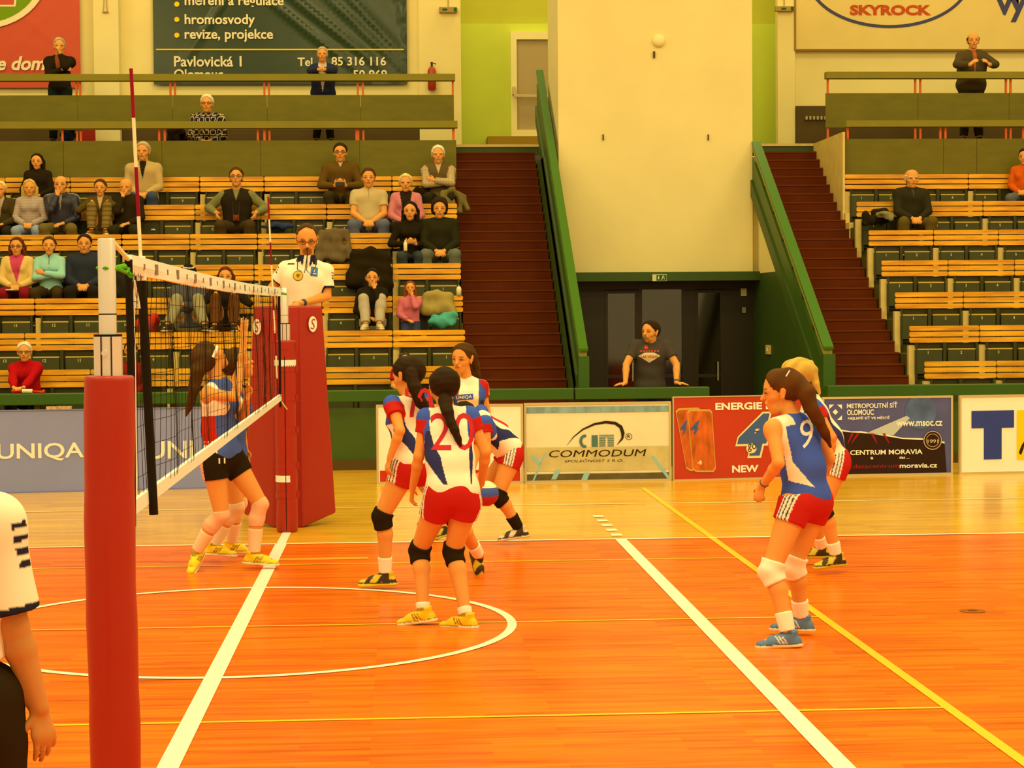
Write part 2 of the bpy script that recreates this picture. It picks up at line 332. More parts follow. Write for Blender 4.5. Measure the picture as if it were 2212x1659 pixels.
# exit sign over the entrance
p0, p1 = onY(1409, 593, 17.68), onY(1440, 607, 17.68)
sg = thing('exit_sign', 'small green and white running figure exit sign over the dark entrance', 'exit sign', (p0[0], 17.68, p1[2]))
M_sgw = mat('sign_white', O(225, 200, 110), 0.5); M_sgg = mat('sign_green', O(40, 90, 25), 0.5)
MB().box(p0[0], p1[0], 17.66, 17.7, p1[2], p0[2]).build('sign_plate', M_sgw, sg)
ww = p1[0]-p0[0]; hh = p0[2]-p1[2]
MB().box(p0[0]+ww*0.28, p1[0]-0.006, 17.652, 17.66, p1[2]+0.008, p0[2]-0.008).build('sign_field', M_sgg, sg)
pic = MB(); oo = (p0[0], 17.648, p1[2])
for q in ([(0.38, 0.8), (0.46, 0.8), (0.46, 0.45), (0.38, 0.45)], [(0.33, 0.48), (0.51, 0.48), (0.42, 0.2)], [(0.72, 0.86), (0.78, 0.86), (0.78, 0.72), (0.72, 0.72)], [(0.66, 0.7), (0.78, 0.7), (0.74, 0.4), (0.66, 0.42)], [(0.66, 0.45), (0.72, 0.45), (0.64, 0.15), (0.58, 0.15)], [(0.72, 0.45), (0.76, 0.42), (0.88, 0.3), (0.84, 0.22)], [(0.76, 0.7), (0.88, 0.58), (0.86, 0.52), (0.76, 0.62)]):
    pic.flat([(x*ww, y*hh) for x, y in q], oo, XP, ZP)
pic.build('pictogram', M_sgw, sg)
q = onX(1660, 755, 6.73); t = thing('light_switch', 'pale light switch on the dark green corridor wall', 'switch', q)
MB().box(6.71, 6.74, q[1]-0.14, q[1]+0.14, q[2]-0.07, q[2]+0.07).build('switch_plate', M_conc, t)
MB().box(6.7, 6.71, q[1]-0.05, q[1]+0.05, q[2]-0.03, q[2]+0.03).build('rocker', M_wfr, t)
q = onY(1607, 631, 18.2); t = thing('door_notice', 'small white notice on the black post beside the entrance doors', 'notice', q)
MB().box(q[0]-0.045, q[0]+0.045, 18.21, 18.25, q[2]-0.06, q[2]+0.06).build('notice_card', M_sgw, t)
MB().box(q[0]-0.03, q[0]+0.03, 18.20, 18.21, q[2]-0.33, q[2]-0.24).build('lower_card', mat('notice_dim', O(150, 130, 80), 0.5), t)
# ---- stairs
def stairs(x0, x1):
    b = MB(); n = 30
    for i in range(n):
        y = 12.55+0.26*i*(20.2-12.55)/(0.26*n); y2 = 12.55+(20.2-12.55)*(i+1)/n; z = 4.69*(i+1)/n
        b.m = 0; b.box(x0, x1, y, y2+0.02, z-0.4 if i > 1 else 0, z)
        b.m = 1; b.box(x0, x1, y-0.012, y+0.03, z-0.022, z+0.002)
    return b.build('staircase', [M_step, M_nose], kind='structure')
stairs(1.99, 3.36); stairs(6.80, 8.15)
# stair balustrades
def balustrade(x0, x1, label, top):
    t = thing('stair_balustrade', label, 'balustrade', ((x0+x1)/2, 12.7, 0))
    e = top
    b = MB(); b.prism([(12.66, hr(12.66)), (e, hr(e)), (e, hr(e)-0.035), (12.66, hr(12.66)-0.035)], (x0-0.01, 0, 0), YP, ZP, XP, x1-x0+0.02); b.build('handrail', mat('bright_green_rail', O(60, 96, 4), 0.4, 0.15), t)
    b = MB(); b.prism([(12.7, hr(12.7)-0.035), (e, hr(e)-0.035), (e, hr(e)-0.13), (12.7, hr(12.7)-0.13)], (x0, 0, 0), YP, ZP, XP, x1-x0); b.build('rail_edge', mat('rail_edge_paint', O(150, 128, 34), 0.6), t)
    b = MB(); b.prism([(12.72, hr(12.7)-0.24), (e, hr(e)-0.24), (e, hr(e)-0.80), (13.05, hr(13.05)-0.80), (12.72, 0.55)], (x0+0.0, 0, 0), YP, ZP, XP, x1-x0-0.02); b.build('panel', M_rail, t)
    b = MB(); b.prism([(12.9, hr(12.9)-0.60), (e, hr(e)-0.60), (e, hr(e)-0.86), (13.05, hr(13.05)-0.86)], (x0-0.03, 0, 0), YP, ZP, XP, 0.03); b.build('skirt_board', M_dgreen, t)
    MB().box(x0-0.02, x1+0.02, 12.6, 12.76, 0, hr(12.66)-0.1).build('newel_post', M_rail, t)
    b = MB()
    for k in range(6): b.cut(); y = 13.4+k*(e-13.6)/6; b.box(x0+0.02, x1-0.02, y, y+0.06, hr(y)-0.3, hr(y)-0.15)
    b.build('bracket', M_blk, t)
balustrade(3.41, 3.51, 'sloping green stair balustrade against the cream tower, beside the seats full of spectators', 20.1)
balustrade(6.64, 6.76, 'sloping green stair balustrade beyond the entrance doors with a pale inner edge', 17.79)
# small newel blocks
# ---- front barrier
def barrier(x0, x1, label, y=12.42):
    t = thing('front_barrier', label, 'barrier', ((x0+x1)/2, y, 0))
    MB().box(x0, x1, y-0.08, y+0.12, 0.885, 1.03).build('rail_cap', M_rail, t, bevel=0.01)
    n = max(1, round((x1-x0)/1.6))
    for k in range(n):
        a = x0+(x1-x0)*k/n; MB().box(a+0.006, x0+(x1-x0)*(k+1)/n-0.006, y, y+0.06, 0.13, 0.80).build('panel', mat('barrier_green', O(58, 76, 4), 0.5, 0.4, 0.1, 3), t)
    MB().box(x0, x1, y-0.02, y+0.08, 0, 0.13).build('plinth', M_brown, t)
    b = MB()
    for k in range(n+1): b.cut(); a = min(max(x0+(x1-x0)*k/n, x0+0.04), x1-0.04); b.box(a-0.035, a+0.035, y+0.02, y+0.1, 0.8, 0.885)
    b.build('bracket', M_brown, t)
barrier(-7.0, 3.3, 'long low green barrier with a rail cap in front of the crowded stand'); barrier(3.32, 5.07, 'short green barrier the man in the entrance leans on'); barrier(6.62, 13.0, 'low green barrier with a rail cap in front of the emptier stand')
# ---- stands: stepped floor
RT, RR, Y1, H1 = 0.78, 0.477, 13.35, 1.305
def row_y(i): return Y1+RT*(i-1)
def row_f(i): return H1+RR*(i-1)-0.87
M_terr = mat('terrace_concrete', O(92, 78, 12), 0.8, 0.2, 0.1, 4)
for nm, x0, x1 in (('floor_terrace', -9.0, 1.97), ('floor_terrace', 8.17, 15.0)):
    b = MB()
    for i in range(1, 8): b.box(x0, x1, row_y(i)-0.66, row_y(i)+0.14, max(0, row_f(i)-1.0), row_f(i))
    b.build(nm, M_terr, kind='structure')
b = MB()
for i in range(1, 12):
    y = 18.13+(i-1)*0.0; 
for i in range(30):
    y = 12.55+(20.2-12.55)*i/30; z = 4.84*(i+1)/30
    if z > 3.3: b.box(8.15, 8.22, y, y+0.27, z-0.3, z)
b.build('trim_stair', M_conc, kind='structure')
MB().box(8.13, 8.168, 18.0, 22, 3.3, 4.84).build('wall_stand_side', M_conc, kind='structure')
# ---- benches
def wood(name, col, nz):
    m = bpy.data.materials.new(name); m.use_nodes = True; nt = m.node_tree; bb = nt.nodes['Principled BSDF']; N = nt.nodes.new; L = nt.links.new
    tc = N('ShaderNodeTexCoord'); oi = N('ShaderNodeObjectInfo'); va = N('ShaderNodeVectorMath'); va.operation = 'MULTIPLY_ADD'
    L(oi.outputs['Random'], va.inputs[2]); L(tc.outputs['Object'], va.inputs[0]); va.inputs[1].default_value = (1, 1, 1)
    v2 = N('ShaderNodeVectorMath'); v2.operation = 'SCALE'; v2.inputs['Scale'].default_value = 37.0
    cb = N('ShaderNodeCombineXYZ'); L(oi.outputs['Random'], cb.inputs[0]); L(oi.outputs['Random'], cb.inputs[1]); L(cb.outputs[0], v2.inputs[0])
    v3 = N('ShaderNodeVectorMath'); v3.operation = 'ADD'; L(tc.outputs['Object'], v3.inputs[0]); L(v2.outputs[0], v3.inputs[1])
    mp = N('ShaderNodeMapping'); mp.inputs['Scale'].default_value = (1.6, 1, 11.5); L(v3.outputs[0], mp.inputs[0])
    n1 = N('ShaderNodeTexNoise'); n1.inputs['Scale'].default_value = 1.0; n1.inputs['Detail'].default_value = 2; L(mp.outputs[0], n1.inputs['Vector'])
    mp2 = N('ShaderNodeMapping'); mp2.inputs['Scale'].default_value = (3, 1, 60); L(v3.outputs[0], mp2.inputs[0])
    n2 = N('ShaderNodeTexNoise'); n2.inputs['Scale'].default_value = 1.5; n2.inputs['Detail'].default_value = 4; L(mp2.outputs[0], n2.inputs['Vector'])
    ad = N('ShaderNodeMath'); ad.operation = 'MULTIPLY_ADD'; L(n2.outputs['Fac'], ad.inputs[0]); ad.inputs[1].default_value = 0.3; L(n1.outputs['Fac'], ad.inputs[2])
    rp = N('ShaderNodeValToRGB'); e = rp.color_ramp.elements; e[0].position = 0.45; e[1].position = 0.85
    e[0].color = (col[0]*(1-nz), col[1]*(1-nz*1.15), col[2]*(1-nz), 1); e[1].color = (min(1, col[0]*(1+nz)), min(1, col[1]*(1+nz*1.3)), col[2]*(1+nz*1.5), 1)
    L(ad.outputs[0], rp.inputs[0]); L(rp.outputs[0], bb.inputs['Base Color']); bb.inputs['Roughness'].default_value = 0.45; bb.inputs['Specular IOR Level'].default_value = 0.4
    return m
M_slat = wood('varnished_slats', O(242, 148, 10), 0.30)
M_seat = mat('green_flip_seat', O(62, 58, 8), 0.5, 0.4, 0.12, 5); M_edge = mat('worn_lit_seat_edge', O(205, 160, 50), 0.5)  # cream seat top edge: worn varnish plus a light reflection painted in
M_num = mat('seat_number_paint', O(225, 190, 90), 0.6)
def slat(mb, x0, x1, y, z0, z1):
    c = 0.014; mb.prism([(x0+c, z0), (x1-c, z0), (x1, z0+c), (x1, z1-c), (x1-c, z1), (x0+c, z1), (x0, z1-c), (x0, z0+c)], (0, y, 0), XP, ZP, YP, 0.024)
def make_bench():
    t = bpy.data.objects.new('slatted_bench', None); COL.objects.link(t)
    b = MB()
    for k in range(3): slat(b, -0.495, 0.495, -0.006+0.012*k if False else 0.0, 0.87-0.083*k-0.067, 0.87-0.083*k)
    b.build('backrest', M_slat, t)
    for sx in (-0.235, 0.235):
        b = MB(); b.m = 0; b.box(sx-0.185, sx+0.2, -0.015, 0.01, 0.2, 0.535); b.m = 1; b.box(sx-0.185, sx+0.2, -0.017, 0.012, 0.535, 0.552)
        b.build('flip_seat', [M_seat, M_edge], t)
    b = MB(); b.box(-0.395, 0.46, 0.05, 0.07, 0.15, 0.63)
    for sx in (-0.40, -0.01, 0.01, 0.455): b.box(sx-0.012, sx+0.012, -0.02, 0.05, 0.1, 0.64)
    b.build('seat_frame', mat('dark_seat_frame', O(58, 52, 6), 0.5, 0.3), t)
    b = MB(); b.box(-0.497, -0.412, 0.03, 0.12, 0.0, 0.60); b.build('support', M_conc, t)
    return t
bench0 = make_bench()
NUMMESH = {}
def number_on(bench, sx, n):
    s = str(n)
    if s not in NUMMESH:
        o = MB().text(s, (0, -0.018, 0.475), XP, ZP, height=0.042, anchor='c', bold=0.01).build('seat_number', M_num)
        NUMMESH[s] = o.data; COL.objects.unlink(o); bpy.data.objects.remove(o)
    seat = [c for c in bench.children if c.name.startswith('flip_seat')][0 if sx < 0 else 1]
    o = link_mesh('seat_number', NUMMESH[s], seat, (sx, 0, 0))
ORD = ['first', 'second', 'third', 'fourth', 'fifth', 'sixth', 'seventh', 'eighth', 'ninth']
ROWN = {1: 'lowest row', 2: 'second row up', 3: 'third row up', 4: 'fourth row up', 5: 'fifth row up', 6: 'row below the top row', 7: 'top row'}
used = False
for side in (0, 1):
    for i in range(1, 8):
        for k in range(8 if side == 0 else 5):
            xc = 1.97-0.5-k if side == 0 else 8.17+0.5+k
            if side == 0 and xc < -6.0: continue
            if side == 1 and xc > 12.5: continue
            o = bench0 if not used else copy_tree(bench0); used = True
            # numbers only once the source has been copied (children made after copying are not inherited)
            o.location = (xc, row_y(i), row_f(i))
            if side == 0: tag(o, 'slatted flip-seat bench in the crowded stand, %s, %s from the stairs' % (ROWN[i], ORD[k]), 'bench', 'benches of the crowded stand')
            else: tag(o, 'slatted flip-seat bench in the emptier stand, %s, %s from the stairs' % (ROWN[i], ORD[k]), 'bench', 'benches of the emptier stand')
            o['_n'] = (2*k+2, 2*k+1) if side == 0 else (2*k+1, 2*k+2)
for o in [o for o in COL.objects if o.name.startswith('slatted_bench')]:
    a, c = o['_n']; number_on(o, -0.235, a); number_on(o, 0.235, c); del o['_n']
# ---- gallery balustrades (plywood panels, rail, orange posts)
def gallery(x0, x1, Y, z0, z1, r0, r1, joints, posts, label, pz):
    t = thing('gallery_balustrade', label, 'balustrade', ((x0+x1)/2, Y, z0))
    xs = [x0]+joints+[x1]
    for a, c in zip(xs[:-1], xs[1:]): MB().box(a+0.003, c-0.003, Y, Y+0.03, z0, z1).build('panel', M_olive, t)
    MB().box(x0, x1+0.02, Y-0.06, Y+0.1, r0, r1).build('rail', M_olive_t, t)
    for p in posts: MB().box(p-0.016, p+0.016, Y+0.035, Y+0.07, pz, r0).build('post', M_orange, t)
def pxs(Y, y, xs): return [onY(x, y, Y)[0] for x in xs]
gallery(-7.5, 1.99, 18.15, 4.12, 4.74, 4.93, 5.04, pxs(18.15, 340, (-80, 137, 350, 563, 777)), pxs(18.2, 290, (135, 344, 356, 557, 571, 770, 980)), 'lower olive plywood balustrade behind the top bench row of the crowded stand', 4.18)
gallery(-7.5, 2.0, 19.5, 5.04, 5.60, 5.83, 5.94, pxs(19.5, 235, (-40, 168, 373, 577, 779)), pxs(19.55, 190, (165, 173, 368, 378, 571, 581, 773, 784, 978)), 'upper olive plywood balustrade of the crowded stand, below the two wall banners', 4.84)
gallery(8.21, 13.5, 18.15, 4.14, 4.74, 4.93, 5.03, pxs(18.15, 340, (2038, 2110)), pxs(18.2, 280, (1831, 2031, 2042, 2210)), 'lower olive plywood balustrade behind the top bench row of the emptier stand', 4.18)
gallery(8.19, 13.5, 19.5, 5.05, 5.62, 5.86, 5.97, pxs(19.5, 235, (1983, 2180)), pxs(19.55, 180, (1788, 1977, 1988, 2173, 2183)), 'upper olive plywood balustrade of the emptier stand, below the white wall board', 4.84)
# ---- banners and boards on the wall
def creased(name, x0, x1, z0, z1, Y, col, amp, parent, seed):
    rs = np.random.RandomState(seed); nx, nz = 60, 40; me = MB(); vs = []; fs = []
    for j in range(nz+1):
        for i in range(nx+1):
            u, v = i/nx, j/nz; x = x0+(x1-x0)*u; z = z0+(z1-z0)*v
            dd = 0
            for (cu, cv, ang, wd2, a) in CRE[seed]:
                s = (x-(x0+(x1-x0)*cu))*math.cos(ang)+(z-(z0+(z1-z0)*cv))*math.sin(ang); dd += a*math.exp(-(s/wd2)**2)*math.exp(-((u-cu)**2+(v-cv)**2)*6)
            vs.append((x, Y-0.03-amp*dd, z))
    for j in range(nz):
        for i in range(nx): k = j*(nx+1)+i; fs.append((k, k+1, k+nx+2, k+nx+1))
    me.add(vs, fs); return me.build(name, col, parent, smooth=True)
CRE = {1: [(0.55, 0.45, 0.9, 0.035, 1), (0.62, 0.5, 0.9, 0.04, 1), (0.75, 0.5, 0.8, 0.03, .9), (0.8, 0.55, 0.75, 0.03, .9), (0.28, 0.6, 2.6, 0.03, .8), (0.32, 0.65, 2.5, 0.03, .7), (0.97, 0.6, 0.2, 0.03, .8)],
       2: [(0.8, 0.4, 2.4, 0.05, .6), (0.9, 0.3, 0.9, 0.03, .5)]}
M_bgreen = mat('green_vinyl', O(22, 46, 4), 0.22, 0.35, bump=0.1, nscale=1.2, bscale=1.5); M_bred = mat('red_vinyl', O(200, 62, 14), 0.4, 0.4, bump=0.15, nscale=1.0, bscale=1.2)
M_bw = mat('banner_white', O(238, 205, 110), 0.5); M_by = mat('banner_yellow', O(245, 190, 10), 0.5)
Yb = 21.95
gx0, gx1 = onY(332, 100, Yb)[0], onY(879, 100, Yb)[0]; gz0 = onY(600, 183, Yb)[2]
bn = thing('wall_banner', 'dark green vinyl banner with white and yellow lettering on the wall', 'banner', ((gx0+gx1)/2, Yb, gz0))
creased('vinyl_sheet', gx0, gx1, gz0, 8.6, Yb, M_bgreen, 0.04, bn, 1)
def ptext(mb, s, xa, ybase, xb, Y, h=None, bold=0.02, shear=0.0, spacing=1.0, stretch=True):
    """lettering on the wall plane at Y, between two measured points"""
    p = onY(xa, ybase, Y); q = onY(xb, ybase, Y)
    if h is None: mb.text(s, p, XP, ZP, width=q[0]-p[0], bold=bold, shear=shear, spacing=spacing)
    else: mb.text(s, p, XP, ZP, width=q[0]-p[0], height=h, bold=bold, shear=shear, spacing=spacing)
    return mb
Yt = 21.885
m_ = MB()
ptext(m_, 'měření a regulace', 399, 18, 613, Yt); ptext(m_, 'hromosvody', 399, 59, 551, Yt); ptext(m_, 'revize, projekce', 399, 91, 590, Yt)
ptext(m_, 'Pavlovická 1', 376, 144, 522, Yt); ptext(m_, 'Olomouc', 376, 170, 482, Yt); ptext(m_, 'Tel', 643, 143, 675, Yt); ptext(m_, '85 316 116', 716, 142, 834, Yt); ptext(m_, '50 969', 763, 171, 836, Yt)
m_.build('lettering', M_bw, bn)
m_ = MB()
for y in (9, 42, 76): p = onY(382, y, Yt); m_.flat([(0.045*math.cos(a*math.pi/8), 0.045*math.sin(a*math.pi/8)) for a in range(16)], p, XP, ZP)
p = onY(337, 107, Yt); q = onY(872, 105, Yt); m_.box(p[0], q[0], Yt, Yt+0.005, p[2]-0.012, p[2]+0.012); m_.build('bullet_and_rule', M_by, bn)
rx0, rx1 = -8.5, onY(174, 100, Yb)[0]; rz0 = onY(100, 190, Yb)[2]
bn = thing('wall_banner', 'red vinyl banner with a green and white oval and white slanted lettering', 'banner', ((rx0+rx1)/2, Yb, rz0))
creased('vinyl_sheet', rx0, rx1, rz0, 8.6, Yb, M_bred, 0.012, bn, 2)
m_ = MB(); ptext(m_, 'e doma', -6, 152, 116, Yt, bold=0.03, shear=0.25); m_.build('lettering', M_bw, bn)
c = onY(-40, -60, Yt); rr_ = onY(103, -60, Yt)[0]-c[0]; rz_ = c[2]-onY(-40, 62, Yt)[2]
m_ = MB(); m_.m = 0
m_.flat([((rr_)*math.cos(a*math.pi/24), (rz_)*math.sin(a*math.pi/24)) for a in range(48)], c+V3(0, 0.004, 0), XP, ZP)
m_.m = 1; m_.flat([((rr_*0.9)*math.cos(a*math.pi/24), (rz_*0.9)*math.sin(a*math.pi/24)) for a in range(48)], c+V3(0, 0.002, 0), XP, ZP)
m_.m = 0; p = onY(0, 14, Yt); q = onY(33, -8, Yt); m_.flat([(0, 0), (q[0]-p[0], 0), (q[0]-p[0]+0.03, q[2]-p[2]), (0, q[2]-p[2])], p, XP, ZP)
m_.m = 2; m_.flat([(0.0, 0.03), (q[0]-p[0]-0.03, 0.03), (q[0]-p[0]-0.01, q[2]-p[2]), (0, q[2]-p[2])], p+V3(0, -0.002, 0), XP, ZP)
m_.build('oval_emblem', [M_bw, mat('emblem_green', O(118, 138, 8), 0.5), M_bred], bn)
# white board with the oval on the other side
wx0 = onY(1718, 60, 21.9)[0]; wz0 = onY(1900, 106, 21.9)[2]
bn = thing('wall_board', 'large white board with a navy oval and red lettering above the emptier stand', 'sign board', ((wx0+14)/2, 21.95, wz0))
MB().box(wx0, 14, 21.9, 21.98, wz0, 8.8).build('board_sheet', mat('board_white', O(226, 184, 74), 0.6, 0.3, 0.03, 2), bn)
MB().box(wx0-0.02, 14, 21.88, 21.92, wz0-0.03, wz0).box(wx0-0.02, wx0+0.01, 21.88, 21.92, wz0, 8.8).build('edge_strip', mat('board_edge', O(150, 108, 30), 0.5), bn)
Ys = 21.893; m_ = MB(); c = onY(1921, -50, Ys)
a_ = onY(2092, -50, Ys)[0]-c[0]; bz = c[2]-onY(1921, 54, Ys)[2]
for qd in ring2d(0, 0, a_, bz, 0.055, math.pi, 2*math.pi, 40): m_.flat(qd, c, XP, ZP)
ptext(m_, 'vý', 2152, 48, 2218, Ys, bold=0.03); m_.build('navy_lettering', mat('navy_print', O(72, 66, 66), 0.5), bn)
m_ = MB(); ptext(m_, 'SKYROCK', 1836, 33, 2012, Ys, h=0.185, bold=0.05); m_.build('red_lettering', mat('red_print', O(192, 72, 18), 0.5), bn)
# small wall fittings
def fit(px, py, Y): return onY(px, py, Y)
p = fit(968, 22, 21.88); t = thing('emergency_light', 'grey emergency light box with green signs beside the green banner', 'emergency light', p)
M_grey = mat('grey_plastic', O(168, 130, 50), 0.5)
MB().box(p[0]-0.16, p[0]+0.16, 21.82, 21.9, p[2]-0.05, p[2]+0.05).build('housing', M_grey, t, bevel=0.01)
MB().box(p[0]-0.1, p[0]-0.02, 21.812, 21.82, p[2]-0.015, p[2]+0.02).cut().box(p[0]+0.1, p[0]+0.15, 21.812, 21.82, p[2]-0.03, p[2]+0.035).build('pictogram', M_sgg, t)
MB().tube([(p[0], 21.88, p[2]), (p[0], 21.88, 8.8)], 0.008, 6).build('cord', M_grey, t)
p = fit(1694, 20, 21.88); t = thing('emergency_light', 'grey emergency light box beside the white wall board', 'emergency light', p)
MB().box(p[0]-0.17, p[0]+0.17, 21.82, 21.9, p[2]-0.045, p[2]+0.05).build('housing', M_grey, t, bevel=0.01)
MB().box(p[0]-0.06, p[0]+0.02, 21.812, 21.82, p[2]-0.015, p[2]+0.02).cut().box(p[0]+0.11, p[0]+0.16, 21.812, 21.82, p[2]-0.03, p[2]+0.035).build('pictogram', M_sgg, t)
MB().tube([(p[0], 21.88, p[2]), (p[0], 21.88, 8.8)], 0.008, 6).build('cord', M_grey, t)
p = fit(933, 168, 21.75); t = thing('fire_extinguisher', 'red fire extinguisher hung on the cream wall pier', 'fire extinguisher', (p[0], 21.75, p[2]-0.25))
r = 0.075; zt = p[2]
MB().tube([(p[0], 21.79, zt-0.22), (p[0], 21.79, zt-0.2), (p[0], 21.79, zt+0.13), (p[0], 21.79, zt+0.18), (p[0], 21.79, zt+0.2)], [0.05, r, r, 0.05, 0.025], 18).build('cylinder', mat('extinguisher_red', O(172, 48, 8), 0.35, 0.5), t, smooth=True)
MB().tube([(p[0], 21.79, zt+0.2), (p[0], 21.79, zt+0.28)], 0.02, 8).bar((p[0]-0.02, 21.79, zt+0.27), (p[0]+0.07, 21.74, zt+0.24), 0.02, 0.015).build('valve', M_blk, t)
MB().tube([(p[0], 21.79, zt-0.06), (p[0], 21.79, zt-0.03)], r+0.002, 18).build('band', M_bw, t)
p = fit(1423, 88, CY-0.02); t = thing('wall_lamp', 'round white lamp on the cream tower wall', 'lamp', p)
MB().tube([(p[0], CY, p[2]), (p[0], CY-0.04, p[2]), (p[0], CY-0.07, p[2]), (p[0], CY-0.085, p[2])], [0.1, 0.098, 0.085, 0.03], 28).build('lamp_shade', M_wfr, t, smooth=True)
p = fit(1413, 118, CY-0.02); t = thing('wall_hook', 'dark bracket below the round lamp on the cream tower', 'hook', p)
MB().box(p[0]-0.015, p[0]+0.015, CY-0.04, CY, p[2]-0.05, p[2]+0.05).build('hook_plate', M_brown, t)
for px_, lb in ((1303, 'small dark hook on the cream tower toward the green banner'), (1530, 'small dark hook on the cream tower toward the white board')):
    p = fit(px_, 297, CY-0.02); t = thing('wall_hook', lb, 'hook', p)
    MB().box(p[0]-0.009, p[0]+0.009, CY-0.03, CY, p[2]-0.04, p[2]+0.05).bar((p[0], CY-0.03, p[2]-0.04), (p[0], CY-0.05, p[2]-0.02), 0.01, 0.01).build('hook_plate', M_brown, t)
p = onY(225, 5, 21.7); t = thing('hanging_cord', 'thin looped cord with a small plate hanging on the wall pier', 'cord', onY(226, 27, 21.7))
MB().tube([onY(226, -40, 21.7), onY(224, 18, 21.7), onY(222, 26, 21.7)], 0.006, 6).tube([onY(229, -40, 21.7), onY(231, 18, 21.7), onY(233, 26, 21.7)], 0.006, 6).build('cord', M_grey, t)
q = onY(228, 26, 21.7); MB().box(q[0]-0.05, q[0]+0.05, 21.69, 21.71, q[2]-0.012, q[2]+0.012).build('plate', M_grey, t)
# ---- advertising boards along the court
def board(xa, ya, xb, yb, h, label, face_m, frame_m, frame_w=0.025):
    """a board standing on the floor between two measured foot points"""
    a = onZ(xa, ya, 0); c = onZ(xb, yb, 0); ax = unit(c-a); n = unit(np.cross(ax, ZP)); L_ = np.linalg.norm(c-a)
    t = thing('advertising_board', label, 'advertising board', (a+c)/2)
    fr = MB()
    for (u0, u1, v0, v1) in ((0, L_, 0, frame_w), (0, L_, h-frame_w, h), (0, frame_w, frame_w, h-frame_w), (L_-frame_w, L_, frame_w, h-frame_w)):
        fr.prism([(u0, v0), (u1, v0), (u1, v1), (u0, v1)], a+n*0.012, ax, ZP, -n, 0.045)
    fr.build('frame', frame_m, t)
    MB().prism([(frame_w, frame_w), (L_-frame_w, frame_w), (L_-frame_w, h-frame_w), (frame_w, h-frame_w)], a, ax, ZP, -n, 0.02).build('sheet', face_m, t)
    ft = MB()
    for u in (0.15*L_, 0.85*L_): ft.bar(a+ax*u-n*0.03+ZP*0.02, a+ax*u-n*0.35+ZP*0.02, 0.03, 0.03).bar(a+ax*u-n*0.03+ZP*0.6, a+ax*u-n*0.33+ZP*0.02, 0.02, 0.02)
    ft.build('foot', frame_m, t)
    def at(px, py):   # measured point -> board coordinates
        d = ray(px, py); k = np.dot(a-CAM, n)/np.dot(d, n); P = CAM+d*k; return np.array([np.dot(P-a, ax), P[2]])
    return t, a+n*0.004, ax, n, at, L_, h
M_al = mat('aluminium_frame', O(205, 170, 90), 0.35, 0.5, metal=0.3)
def lay(mb, poly, a, ax, n, k): mb.flat(poly, a+n*0.002*k, ax, ZP); return mb
def btext(mb, s, at, a, ax, n, xa, yb, xb, yt, k=2, bold=0.02, shear=0.0, spacing=1.0):
    p = at(xa, yb); q = at(xb, yt); mb.text(s, a+ax*p[0]+ZP*p[1]+n*0.002*k, ax, ZP, width=q[0]-p[0], height=q[1]-p[1], bold=bold, shear=shear, spacing=spacing); return mb
# 1 blue-grey board
t, a, ax, n, at, L_, h = board(-430, 1077, 519, 1053, 0.95, 'long pale blue board with white lettering along the floor edge, partly behind the net', mat('pale_blue_sheet', O(138, 132, 132), 0.45, 0.4, 0.03, 2), mat('blue_edge', O(120, 116, 112), 0.4), 0.012)
m_ = MB(); btext(m_, 'UNIQA', at, a, ax, n, -6, 998, 181, 955, bold=0.015)
p = at(-6, 998); q = at(181, 955); w1 = q[0]-p[0]; p2 = at(318, 992)
for u in (p2[0], p2[0]-2*(p2[0]-p[0])):
    if u > 0.05: m_.text('UNIQA' if u < p[0] else 'UNI', a+ax*u+ZP*p2[1]+n*0.004, ax, ZP, width=w1 if u < p[0] else w1*0.55, height=q[1]-p[1], bold=0.015)
m_.build('lettering', mat('print_white', O(255, 226, 150), 0.5), t)
M_pw = MATS['print_white']; M_pk = mat('print_black', O(48, 34, 10), 0.5); M_pr = mat('print_red', O(196, 48, 12), 0.5)
# 2 white board with red foot
t, a, ax, n, at, L_, h = board(814, 1046, 1131, 1044, 0.94, 'white board with a red foot stripe, behind the players in white', mat('white_sheet', O(254, 226, 150), 0.5), M_al)
m_ = MB(); lay(m_, [(0.04, 0.03), (L_-0.04, 0.03), (L_-0.04, at(900, 1016)[1]), (0.04, at(900, 1016)[1])], a, ax, n, 1); m_.build('red_stripe', M_pr, t)
m_ = MB(); btext(m_, 'st', at, a, ax, n, 850, 977, 876, 961); btext(m_, 'firm', at, a, ax, n, 1048, 978, 1100, 956)
p = at(847, 931)
for (u0, u1, v0, v1) in ((0, .05, 0, .006), (0, .05, .04, .046), (0, .006, 0, .046), (.044, .05, 0, .046)): lay(m_, [(p[0]+u0, p[1]+v0), (p[0]+u1, p[1]+v0), (p[0]+u1, p[1]+v1), (p[0]+u0, p[1]+v1)], a, ax, n, 2)
m_.build('lettering', M_pk, t)
# 3 pale teal board with arc emblem
t, a, ax, n, at, L_, h = board(1133, 1043, 1450, 1038, 0.945, 'pale teal board with a dark arc emblem and slanted capital lettering', mat('pale_photo_sheet', O(232, 204, 124), 0.4, 0.4, 0.06, 3), M_al)
def strip(mb, ya, yb2, xa=1134, xb=1449): p = at(xa, yb2); q = at(xb, ya); return lay(mb, [(max(.03, p[0]), p[1]), (min(L_-.03, q[0]), p[1]), (min(L_-.03, q[0]), q[1]), (max(.03, p[0]), q[1])], a, ax, n, 1)
m_ = MB(); strip(m_, 876, 893); m_.build('teal_band', mat('teal_photo', O(128, 146, 110), 0.4, 0.4, 0.35, 9, (1, 1, 0.3)), t)
m_ = MB(); strip(m_, 963, 1019); m_.build('khaki_band', mat('khaki_photo', O(200, 170, 84), 0.4, 0.4, 0.12, 5), t)
m_ = MB(); strip(m_, 1020, 1038); m_.build('dark_band', mat('dark_photo', O(92, 74, 26), 0.4, 0.4, 0.2, 6), t)
m_ = MB()
